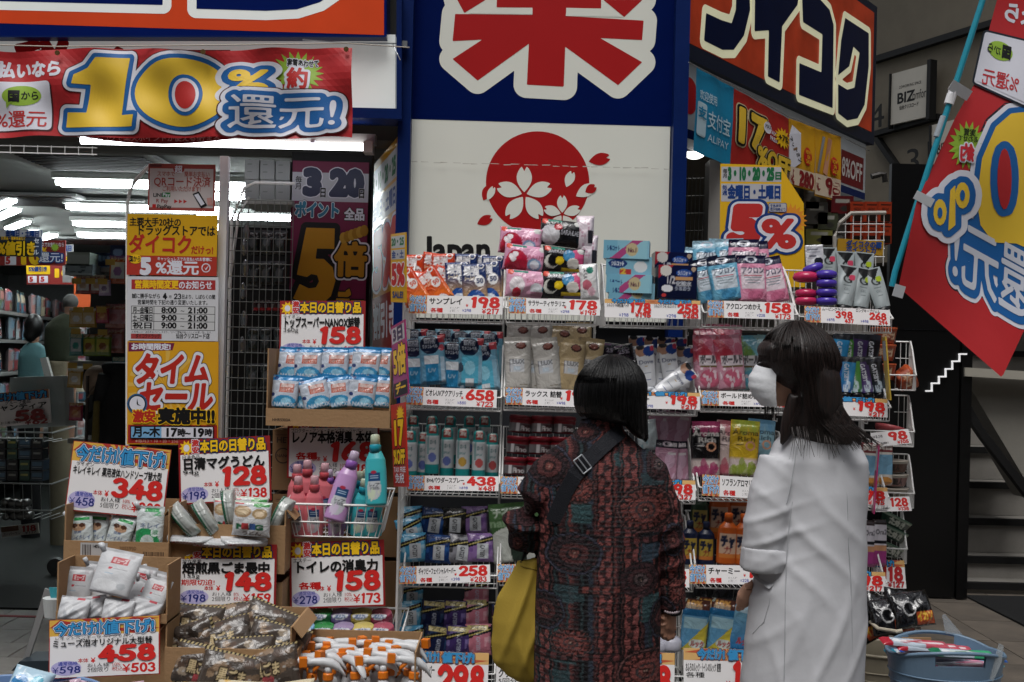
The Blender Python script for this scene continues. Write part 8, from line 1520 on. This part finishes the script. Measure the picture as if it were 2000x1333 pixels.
def folds(V, Y, A, specs):
    px, py = pxy(V, Y); d = np.zeros(len(V))
    for (ax, ay, fr, ph, am, cx, cy, sx, sy) in specs:
        w = np.exp(-(((px - cx) / sx) ** 2 + ((py - cy) / sy) ** 2)); u = (px * ax + py * ay) * fr + ph + .8 * np.sin(py * .013 + px * .009); d += am * w * np.exp(-(np.sin(u) / .5) ** 2)
    return A * (d + .12 * np.sin(px * .05 + py * .021) + .1 * np.sin(py * .033 - px * .02))
# ======== woman in the white coat ========
YC = 2.9; wc = tag(empty('person', (P(1570, 800, YC).x, YC, 0)), 'woman in a long white coat and white face mask, dark brown hair, seen from behind', 'person')
B = Body(YC); B.rings([(1556, 1560, 40, 44), (1556, 1300, 70, 60), (1580, 1100, 70, 55), (1592, 960, 78, 55), (1592, 890, 78, 45), (1585, 850, 30, 32), (1572, 810, 25, 28), (1565, 780, 28, 32)])
B.ball(1556, 712, .01, 58, 70, 56).ball(1525, 752, .012, 42, 44, 34).ball(1498, 738, .012, 8, 12, 8)   # skull, jaw, nose
B.limb([(1545, 900, 0, 20), (1505, 970, -.01, 20), (1490, 1060, -.02, 18), (1484, 1100, -.02, 15), (1462, 1150, .0, 12)]).limb([(1668, 890, 0, 26), (1675, 1000, .05, 22), (1650, 1080, .12, 17), (1560, 1100, .22, 12)])
for lx in (1525, 1590): B.limb([(lx, 1500, .0, 42), (lx, 1640, .01, 30), (lx, 1790, .0, 22), (lx, 1815, 0, 21), (lx, 1835, .05, 20), (lx - 14, 1838, .13, 16)])
B.finish('body', SKIN, wc, .008, 3)
hb = Body(YC); hb.limb([(1463, 1146, .0, 11), (1458, 1166, .02, 15), (1456, 1186, .04, 13)]);
for i in range(4): hb.limb([(1450 + i * 5, 1182, .03 + i * .008, 4.6), (1447 + i * 5, 1198 + (i % 2) * 3, .05 + i * .008, 4.2), (1455 + i * 4, 1204, .08 + i * .008, 3.8)], 8)
hb.limb([(1466, 1168, .02, 5), (1474, 1182, .04, 4.5), (1476, 1192, .06, 4)], 8); hb.finish('hand', SKIN, wc, .0028, 2)
CT = M('c4c5c9', .7, var=.015, bump=.3, bs=11, spec=.2)
spec_ = [(.8, -.55, .05, .3, 1.0, 1580, 1060, 90, 110), (.9, .35, .045, 1.0, 1.0, 1600, 1240, 130, 130), (.35, .95, .07, 0, 1.3, 1500, 1030, 60, 60), (.6, .8, .06, 1.2, .9, 1470, 1180, 60, 80), (1, .05, .035, .6, .7, 1620, 950, 90, 90), (.95, -.3, .05, 2, .9, 1520, 1330, 100, 90), (.5, -.85, .06, 1, .8, 1490, 930, 50, 60)]
B = Body(YC); B.rings([(1588, 836, 34, 40), (1590, 850, 60, 48), (1594, 868, 84, 58), (1597, 900, 97, 70), (1597, 960, 98, 76), (1594, 1020, 96, 78), (1590, 1080, 101, 80), (1580, 1150, 110, 86), (1574, 1230, 116, 90), (1567, 1333, 118, 93), (1562, 1450, 124, 96), (1558, 1560, 128, 99)], 36)
B.limb([(1545, 872, -.0, 36), (1522, 905, -.02, 44), (1502, 970, -.03, 45), (1490, 1030, -.035, 44), (1488, 1075, -.03, 43), (1490, 1092, -.03, 42)]).limb([(1650, 880, .02, 36), (1672, 930, .04, 36), (1678, 1010, .08, 34), (1650, 1080, .14, 30)])
co = B.finish('coat', CT, wc, .0052, 5, lambda V: folds(V, YC, .005, spec_)); WB_ = B
c2 = Body(YC); c2.limb([(1490, 1066, -.032, 46), (1489, 1086, -.033, 47.5), (1488, 1106, -.031, 46)]); c2.finish('turned_cuff', CT, wc, .0045, 3, lambda V: folds(V, YC, .006, spec_))
c2 = Body(YC); c2.rings([(1578, 812, 32, 36), (1582, 826, 42, 42), (1590, 846, 52, 50)]); c2.finish('collar', CT, wc, .005, 2)
GS_ = M('a8aaae', .7)
for nm, l in (('back_seam', [(1548, 980), (1540, 1040), (1536, 1100), (1534, 1160), (1533, 1230), (1532, 1300), (1531, 1345)]), ('back_seam', [(1648, 900), (1655, 980), (1657, 1060), (1662, 1140), (1664, 1230), (1664, 1345)]), ('sleeve_seam', [(1556, 872), (1552, 905), (1545, 945), (1536, 985)])):
    b = MB(); b.tube([WB_.on(x, y, .0006) for x, y in l], .0011, GS_, 5); wb(b, nm, wc)
ribbon(wc, [WB_.on(1468, 1112, .004), WB_.on(1480, 1128, .004), WB_.on(1496, 1140, .004), WB_.on(1506, 1146, .004)], .018, CT, 'pocket_welt', Vector((.3, -.95, .1)).normalized()); b = MB(); b.tube([WB_.on(1508, 1146, .002), WB_.on(1502, 1180, .002), WB_.on(1492, 1215, .002), WB_.on(1470, 1238, .002)], .001, GS_, 5); wb(b, 'pocket_seam', wc)
# mask
b = MB(); vs = []; fs = []; nu, nv = 22, 16
for i in range(nv + 1):
    v = i / nv; py = 712 + 80 * v; prof = math.sin(math.pi * (.16 + .72 * v)) ** .8; pl_ = .0022 * (1 if (i % 4) < 2 else 0)
    for j in range(nu + 1):
        u = -1 + 2 * j / nu; a = math.radians(-110 + 192 * (u + 1) / 2); rx = 42 * prof + 4; ry = 44 * (.75 + .25 * prof); vs.append(pk(1512 - (rx * math.cos(a)) - 4 * math.cos(a) * (1 - v), py - 6 * abs(u) * (1 - 2 * v) + max(u, 0) * (16 - 20 * v), YC, dy=-ry * B.k * math.sin(a) + .005, dx=-pl_ * math.cos(a)))
for i in range(nv):
    for j in range(nu): k = i * (nu + 1) + j; fs.append((k, k + 1, k + nu + 2, k + nu + 1))
n0 = len(vs); vs += [v + Vector((.0015, 0, 0)) for v in vs]; fs += [tuple(n0 + i for i in f[::-1]) for f in fs]; b.add(vs, fs, M('d8dadd', .7, bump=.1, bs=120)); wb(b, 'face_mask', wc, smooth=True)
b = MB(); b.tube([pk(1513, 728, YC, dy=-.058), pk(1522, 731, YC, dy=-.07), pk(1530, 729, YC, dy=-.078)], .0012, WHT, 6); wb(b, 'mask_strap', wc)
b = MB()
for dy_ in (-.035, .035): b.lathe([(.001, -.004), (.007, -.002), (.008, .002), (.001, .005)], M('e0dcd8', .3), 12, 0, 0, 0)
HB = hairmat('0d0807', '2a1b16', .46)
h = Body(YC); h.ball(1563, 700, .0, 75, 69, 80).ball(1506, 684, .0, 26, 22, 50).rings([(1569, 705, 62, 78, 0), (1588, 738, 49, 78, -.004), (1592, 785, 48, 72, -.01), (1588, 830, 60, 54, -.02), (1600, 850, 60, 40, -.03), (1612, 866, 44, 22, -.045)])
h.limb([(1545, 770, -.055, 16), (1532, 815, -.05, 15), (1524, 850, -.05, 10), (1516, 868, -.05, 4)])
h.finish('hair', HB, wc, .006, 5)
def ew(ph):
    c, s_ = math.cos(ph), math.sin(ph); x = 1562 + 78 * c
    if c < -.72 or (c < -.45 and s_ < 0): return []
    if c < -.35 and s_ > 0: return [(x, 735, .09 * s_), (x, 820, .08)]
    if c < -.35: return [(1542, 745, -.085), (1550 + 8 * c, 790, -.085), (1528, 840, -.08), (1520, 870 + 14 * s_, -.08)]
    e = 850 + 20 * max(c, 0) + 10 * s_; return [(1568 + 62 * c, 750, .1 * s_), (1574 + 60 * c, 800, .09 * s_ - .01), (1580 + 72 * c + 6, 840, .085 * s_ - .015), (1584 + 80 * c + 10, e, .08 * s_ - .02)]
strands(wc, YC, (1556, 0), (1562, 712), (76, 82, 82), ew, 800, HB, .00105, seed=4, jit=5)
b = MB(); q = np.random.RandomState(9)
for i in range(70):
    x0 = 1600 + q.uniform(-35, 28); e = q.uniform(.3, 1); pts = [pk(x0, 790, YC, dy=-.085), pk(x0 + 12 + 12 * e, 825, YC, dy=-.1), pk(x0 + 26 + 28 * e, 848, YC, dy=-.115), pk(x0 + 34 + 48 * e, 862 + q.uniform(-8, 14), YC, dy=-.115)]; b.tube(pts, [.0013, .0012, .0009, .0003], HB, 3, False)
for i in range(26): x0 = 1560 + q.uniform(-30, 60); c_ = q.uniform(-14, 14); b.tube([pk(x0, 830, YC, dy=-.08), pk(x0 + c_ * .3, 858, YC, dy=-.115), pk(x0 + c_, 880 + q.uniform(0, 14), YC, dy=-.125)], [.0012, .0009, .0003], HB, 3, False)
wb(b, 'loose_locks', wc, smooth=True)['kind'] = 'stuff'
b = MB(); [b.tube([pk(lx - 14, 1846, YC, dy=.16), pk(lx, 1842, YC, dy=.05), pk(lx, 1838, YC, dy=-.03)], [.028, .034, .03], M('1a1a1c', .5), 10) for lx in (1525, 1590)]; wb(b, 'shoes', wc)
# ======== woman in the patterned coat ========
YP = 2.75; wp = tag(empty('person', (P(1166, 800, YP).x, YP, 0)), 'woman with a black bob in a red and teal patterned coat, seen from behind', 'person')
B = Body(YP); B.rings([(1166, 1600, 42, 44), (1166, 1350, 80, 60), (1168, 1100, 85, 60), (1170, 960, 92, 60), (1172, 915, 76, 36), (1176, 860, 28, 30), (1180, 820, 30, 32), (1184, 800, 32, 36)]).ball(1192, 768, .01, 52, 58, 60).ball(1196, 795, .045, 34, 34, 40).ball(1197, 785, .088, 8, 12, 9)
B.limb([(1106, 920, 0, 18), (1062, 960, .0, 15), (1030, 1008, -.003, 13), (1028, 1036, .02, 12), (1056, 1058, .12, 15), (1078, 1050, .22, 12)]).limb([(1240, 920, 0, 18), (1290, 980, .0, 18), (1312, 1080, .01, 20), (1314, 1160, .02, 15), (1310, 1200, .02, 13)])
for lx in (1128, 1205): B.limb([(lx, 1500, .0, 44), (lx, 1660, .01, 32), (lx, 1840, 0, 24), (lx, 1880, .0, 22), (lx, 1893, .1, 19), (lx, 1896, .15, 15)])
B.finish('body', SKIN2, wp, .008, 3)
hb = Body(YP); hb.limb([(1311, 1190, .01, 12), (1306, 1206, .01, 17), (1304, 1222, .015, 19), (1302, 1234, .02, 16)])
for i, (x, y) in enumerate(((1290, 1226), (1297, 1234), (1305, 1238), (1313, 1236))): hb.limb([(x + 4, y - 8, -.004 + i * .004, 7.5), (x, y + 8, -.004 + i * .004, 6.8), (x + 1, y + 14, .012 + i * .004, 6), (x + 8, y + 6, .03, 5)], 10)
hb.limb([(1292, 1206, -.006, 7), (1284, 1218, -.008, 6.5), (1284, 1232, .0, 6), (1290, 1240, .01, 5)], 10); hb.finish('hand', SKIN2, wp, .0026, 2, fac=.5)
b = MB()
for i in range(11): a = i / 10 * math.pi; c = pk(1311 + 15 * math.cos(a), 1190 + 4 * math.sin(a), YP, dy=-.022 * math.sin(a)); b.tube([c - Vector((.004, 0, 0)), c, c + Vector((.004, 0, 0))], [.0015, .0038, .0015], M('8c8084', .15), 8)
wb(b, 'bead_bracelet', wp, smooth=True)
def pattern(V):
    px, py = pxy(V, YP); q = np.random.RandomState(5); n = len(V); px = px + 1.5 * np.sin(py * .2); C = np.empty((n, 3)); 
    cols = [lin(c) for c in ('34181c', '1a1014', '5a2826', '2c3444', '140c10', '702e2a', '26383c', '3c1c20')]
    st = (np.floor((px - 900) / 4.5).astype(int)); idx = q.randint(0, len(cols), 400)[np.clip(st, 0, 399)]; C[:] = np.array(cols)[idx]
    def mixm(m, c): C[m] = C[m] * .12 + np.array(lin(c)) * .88
    for x0, y0, x1, y1, c in ((1112, 975, 1150, 1010, '2c5458'), (1045, 1210, 1120, 1275, '2e5256'), (1225, 1150, 1282, 1200, '2a5054'), (1195, 880, 1245, 905, '2c5056'), (1048, 930, 1080, 1000, '344458'), (1220, 1030, 1285, 1085, '30485a'), (1082, 1130, 1135, 1160, '2a4a50'), (1240, 920, 1292, 945, '365058'), (1048, 1290, 1110, 1340, '284a50'), (1260, 1330, 1292, 1420, '2c5458'), (1050, 1400, 1140, 1450, '2c5458')): mixm((px > x0) & (px < x1) & (py > y0) & (py < y1), c)
    for xc, w in ((1175, 12), (1226, 13), (1062, 8), (1312, 9)):
        m = np.abs(px - xc) < w; mixm(m, '8e3a34'); t = (py % 30) / 30; bl = (np.abs(px - xc - 4 * np.sin(t * 6.28)) < w * .55 * np.abs(np.sin(t * 3.14 * 2)) ** .6); mixm(m & bl, '1c1014'); mixm((np.abs(np.abs(px - xc) - w - 2.2) < 1.6), '0e0a0c'); mixm((np.abs(np.abs(px - xc) - w - 6) < 1.2), '5a2c2a')
    for yc in (1028, 1046, 1135, 1262, 1380): m = (np.abs(py - yc) < 6) & (np.sin(px * .013 + yc) > -.2); mixm(m, '86382f' if yc % 2 else '702c2c'); mixm(m & (np.abs(np.sin(px * .16)) > .8), '181014'); mixm((np.abs(np.abs(py - yc) - 8) < 1.2), '120c0e')
    for x, y, rx, ry, kd in ((1071, 907, 46, 42, 0), (1124, 947, 34, 29, 1), (1255, 988, 60, 46, 1), (1117, 1069, 56, 42, 0), (1243, 1120, 42, 34, 2), (1283, 905, 26, 32, 2), (1063, 1180, 38, 38, 0), (1111, 1236, 40, 29, 1), (1290, 1200, 30, 40, 0), (1255, 1292, 60, 42, 1), (1140, 842, 30, 20, 0), (1030, 990, 26, 36, 2), (1312, 1050, 22, 34, 0), (1100, 1360, 50, 40, 2), (1320, 1150, 18, 26, 1), (1010, 1060, 20, 26, 0), (1240, 1430, 55, 42, 0)):
        dx, dy = (px - x) / rx, (py - y) / ry; r = np.hypot(dx, dy); a = np.arctan2(dy, dx); lob = .045 * np.abs(np.sin(a * (9 if kd != 1 else 11)))
        bands = [[(1.0, '0e0a0c'), (.95, '3c3c50'), (.88, '0f0b0d'), (.84, '46262a'), (.74, '141012'), (.70, '34242a'), (.58, '120c0e'), (.52, '5e2a2a'), (.3, '181014'), (.2, '7a3830'), (.08, '9a7060')], [(1.0, '100c0e'), (.96, '6a3c3a'), (.9, '100c0e'), (.84, '82362f'), (.62, '120c0e'), (.56, '8c3c34'), (.38, '2c3438'), (.3, '82382f'), (.16, '100c0e'), (.08, 'a07868')], [(1.0, '0e0a0c'), (.94, '44242a'), (.7, '160e12'), (.64, '4a2428'), (.42, '120c0e'), (.34, '5c4648'), (.2, '140e10'), (.1, '8c6c60')]][kd]
        for R_, c in bands: mixm(r + (lob if R_ < .85 else 0) < R_, c)
        mixm((r > .62) & (r < .8) & (np.sin(a * 18) > .35), '0f0b0d')
    rib = .72 + .5 * (np.sin(py * 2 * math.pi / 4.2) > .1); nz = .9 + .2 * q.rand(n); th = (np.sin(py * 2 * math.pi / 4.2 + 2) > .6)[:, None] * (.12 + .16 * np.sin(px * .021 + py * .008)[:, None]); C = C * (rib * nz)[:, None] * .8; C = C * (1 - th) + th * np.array(lin('4c585c')); g = C.mean(1, keepdims=True); return np.clip(C * .72 + g * .28, 0, 1)
PCM = MC(.85, .4, 60, .2, name='woven_jacquard'); sp3 = [(.9, .3, .05, .2, 1, 1120, 960, 60, 70), (1, .1, .04, 1, .8, 1190, 1200, 120, 160), (.5, .8, .07, 0, 1.2, 1020, 1020, 50, 60), (.4, .9, .08, .5, 1.0, 1310, 1080, 30, 90)]
B = Body(YP); B.rings([(1172, 818, 38, 42), (1173, 840, 46, 48), (1172, 858, 66, 52), (1171, 880, 92, 60), (1170, 920, 112, 74), (1169, 1000, 117, 82), (1169, 1080, 118, 84), (1168, 1160, 121, 88), (1166, 1250, 123, 90), (1166, 1333, 125, 92), (1166, 1480, 130, 96), (1166, 1620, 134, 98)], 36)
B.limb([(1102, 896, 0, 30), (1074, 925, -.005, 38), (1044, 972, -.01, 40), (1022, 1020, -.01, 38), (1024, 1050, .02, 34), (1045, 1062, .08, 30), (1066, 1055, .15, 26)]).limb([(1244, 896, 0, 30), (1274, 925, 0, 33), (1300, 990, 0, 30), (1308, 1070, .0, 28), (1312, 1140, .01, 26), (1313, 1188, .015, 25)])
B.finish('patterned_coat', PCM, wp, .0036, 5, lambda V: folds(V, YP, .008, sp3), pattern); PB2 = B
c2 = Body(YP); c2.limb([(1311, 1142, .008, 28), (1312, 1168, .012, 29), (1313, 1190, .015, 28)]); c2.finish('cuff', PCM, wp, .0036, 2, None, pattern); c2 = Body(YP); c2.limb([(1313, 1180, .014, 24), (1313, 1203, .015, 20)]); c2.finish('inner_sleeve', M('0c0b0c', .8), wp, .004, 2)
STR = M('15171f', .6, bump=.2, bs=300)
sp_pts = [(1214, 842), (1196, 855), (1170, 878), (1146, 902), (1122, 930), (1104, 962), (1090, 995), (1080, 1020)]
ribbon(wp, [PB2.on(x, y, .007) for x, y in sp_pts], .036, STR, 'shoulder_strap', Vector((0, -1, .1)).normalized(), .003)
b = MB(); c = PB2.on(1138, 907, .016); u = Vector((.62, 0, .5)).normalized(); v = Vector((-.5, 0, .62)).normalized()
for s_ in (-1, 1): b.tube([c + u * .012 * s_ - v * .019, c + u * .012 * s_ + v * .019], .0018, STEEL, 6); b.tube([c + v * .019 * s_ - u * .012, c + v * .019 * s_ + u * .012], .0018, STEEL, 6)
b.tube([c - v * .019, c + v * .019], .0018, STEEL, 6); wb(b, 'strap_buckle', wp)
HK = hairmat('040405', '0c0c0d', .42)
h = Body(YP); h.ball(1192, 766, 0, 67, 69, 78).rings([(1191, 765, 68, 78), (1191, 792, 70, 76), (1192, 806, 68, 70), (1206, 822, 50, 60)]).rings([(1222, 800, 34, 60), (1238, 830, 22, 52), (1247, 848, 14, 44), (1254, 858, 7, 30)]); h.finish('hair', HK, wp, .006, 5)
def eb(ph): c, s_ = math.cos(ph), math.sin(ph); e = 812 + 46 * max(0, c) ** 1.5 + (2 if c < 0 else 6 * c); return [(1192 + 70 * c, 790, .097 * s_), (1192 + (70 + (2 if c > 0 else -6)) * c, e - 8, .088 * s_), (1192 + (68 if c > 0 else 58) * c, e, .08 * s_)]
strands(wp, YP, (1196, 0), (1192, 766), (69, 70.5, 80), eb, 850, HK, .00105, seed=6, jit=3)
b = MB(); [b.tube([pk(lx, 1905, YP, dy=.18), pk(lx, 1900, YP, dy=.06), pk(lx, 1896, YP, dy=-.03)], [.03, .036, .032], M('141214', .5), 10) for lx in (1128, 1205)]; wb(b, 'shoes', wp)
# yellow tote
BGM = M('9c8434', .7, var=.04, bump=.08, bs=220, spec=.2); tb_ = tag(empty('tote_bag', P(1012, 1345, 2.76)), 'mustard yellow cloth tote hanging from the arm of the patterned coat', 'bag')
B = Body(2.77); B.rings([(1034, 1094, 24, 10), (1032, 1106, 28, 12), (1030, 1130, 38, 16), (1024, 1170, 50, 22), (1018, 1215, 55, 26), (1016, 1255, 56, 26), (1020, 1290, 54, 22), (1032, 1320, 42, 16), (1044, 1338, 22, 9), (1048, 1344, 10, 5)], 32)
B.finish('bag_body', BGM, tb_, .004, 4, lambda V: folds(V, 2.77, .013, [(1, .25, .06, .3, 1.0, 1020, 1180, 60, 100), (.9, -.4, .05, 1, .9, 1010, 1290, 60, 50)]))
for x in (1018, 1044): b = MB(); b.tube([pk(x, 1100, 2.765), pk(x + 6, 1085, 2.77), pk(1040, 1066, 2.80)], .005, M('16151a', .7), 8); wb(b, 'handle', tb_)
b = MB(); b.tube([B.on(1008, 1102, .001), B.on(1022, 1108, .001), B.on(1040, 1112, .001), B.on(1054, 1116, .001)], .0013, M('6e5a14', .8), 5); wb(b, 'hem_stitching', tb_)
# ======== people inside the shop ========
def sil(Y, lab, parts, foot=None):
    t = tag(empty('person', (P(parts[0][2][0][0], 700, Y).x, Y, 0)), lab, 'person')
    for nm, m, rr, kd in [(a_[0], a_[1], a_[2], a_[3]) for a_ in parts]:
        B = Body(Y)
        if kd == 'r': B.rings(rr, 20)
        elif kd == 'l': B.limb(rr, 10)
        else: [B.ball(*r) for r in rr]
        B.finish(nm, m, t, .014, 2)
    return t
sk = M('8a6a58', .6); fl = lambda Y: 700 + 1.5 * F / Y
sil(8.9, 'woman in a teal top with short black hair inside the shop', [('body', sk, [(66, fl(8.9), 8, 8), (66, 760, 22, 16), (66, 700, 20, 14), (66, 672, 8, 8), (66, 640, 15, 16), (66, 622, 10, 10)], 'r'), ('top', M('4c7478', .75, bump=.3, bs=25), [(60, 788, 27, 18), (61, 740, 26, 17), (64, 695, 28, 16), (66, 678, 22, 12), (66, 668, 9, 8)], 'r'), ('hair', M('060606', .4), [(66, 638, 0, 18, 26, 19), (62, 655, -.02, 14, 15, 14)], 'b'), ('trousers', M('101114', .8), [(60, 786, 27, 18), (60, 880, 22, 16), (60, fl(8.9) - 10, 18, 14)], 'r')])
sil(8.6, 'grey haired man in a dark green jumper and khaki trousers inside the shop', [('body', sk, [(126, fl(8.6), 10, 10), (126, 740, 24, 16), (130, 640, 20, 14), (136, 612, 9, 9), (138, 598, 12, 13), (138, 582, 8, 8)], 'r'), ('jumper', M('262c1c', .85, bump=.3, bs=20), [(122, 708, 30, 18), (120, 670, 34, 18), (122, 640, 34, 17), (128, 622, 24, 13), (134, 612, 10, 9)], 'r'), ('hair', M('3c3c3a', .8), [(138, 590, 0, 15, 16, 16), (134, 596, .02, 13, 13, 13)], 'b'), ('trousers', M('7a725e', .85, bump=.3, bs=20), [(120, 704, 28, 18), (120, 790, 26, 17), (120, 900, 24, 16), (120, fl(8.6) - 10, 22, 15)], 'r')])
o = sil(6.2, 'man in a beige cap and dark clothes bending over inside the entrance', [('body', M('4a3830', .7), [(190, 745, 0, 20, 24, 22), (208, 770, .02, 13, 16, 14)], 'b'), ('cap', M('8a7868', .8, bump=.2, bs=60), [(192, 738, -.01, 26, 25, 27), (182, 752, -.02, 17, 20, 20)], 'b'), ('jacket', M('101114', .8, bump=.3, bs=15), [(236, fl(6.2) - 60, 30, 22), (236, 900, 40, 30), (232, 800, 46, 30), (228, 735, 40, 26), (230, 708, 28, 18)], 'r'), ('sleeve', M('14161a', .8), [(215, 730, -.05, 18), (200, 790, -.05, 15), (178, 812, -.04, 10), (168, 815, -.04, 8)], 'l'), ('neck_towel', M('5c5228', .9, bump=.4, bs=80), [(206, 780, 7, 5, -.12), (205, 820, 10, 4, -.13), (203, 862, 12, 4, -.13)], 'r')])
q0 = P(192, 738, 6.2); b = MB(); b.lathe([(.005, .0), (.05, .0), (.052, .006), (.005, .01)], M('847262', .8), 20, 0, 0, 0); br = b.build('cap_brim', o); br.location = P(176, 770, 6.14) - o.location; br.rotation_euler = (math.radians(20), math.radians(-60), 0)
b = MB(); b.tube([(0, 0, 0), (0, 0, .62)], .009, M('2c2420', .5), 8); o = b.build('walking_stick'); o.location = P(166, 960, 6.1); tag(o, 'dark walking stick held by the bending man', 'walking stick')
b = MB(); q = [P(80, 700, 8.5), P(92, 698, 8.5), P(118, 790, 8.5), P(104, 800, 8.5)]; b.prism([(p.x, p.z) for p in q], 8.48, 8.52, M('9c9c98', .8)); tag(b.build('shopping_bag'), 'pale cloth bag on the shoulder of the woman in teal', 'bag')
b = MB(); BK_ = M('8c9494', .4, alpha=.75); b.prism([(p.x, p.z) for p in [P(5, 738, 6.9), P(112, 735, 6.9), P(116, 835, 6.9), P(8, 840, 6.9)]], 7.0, 7.15, BK_); o = b.build('shopping_basket'); tag(o, 'pale translucent shopping basket behind the 58 sign', 'basket')
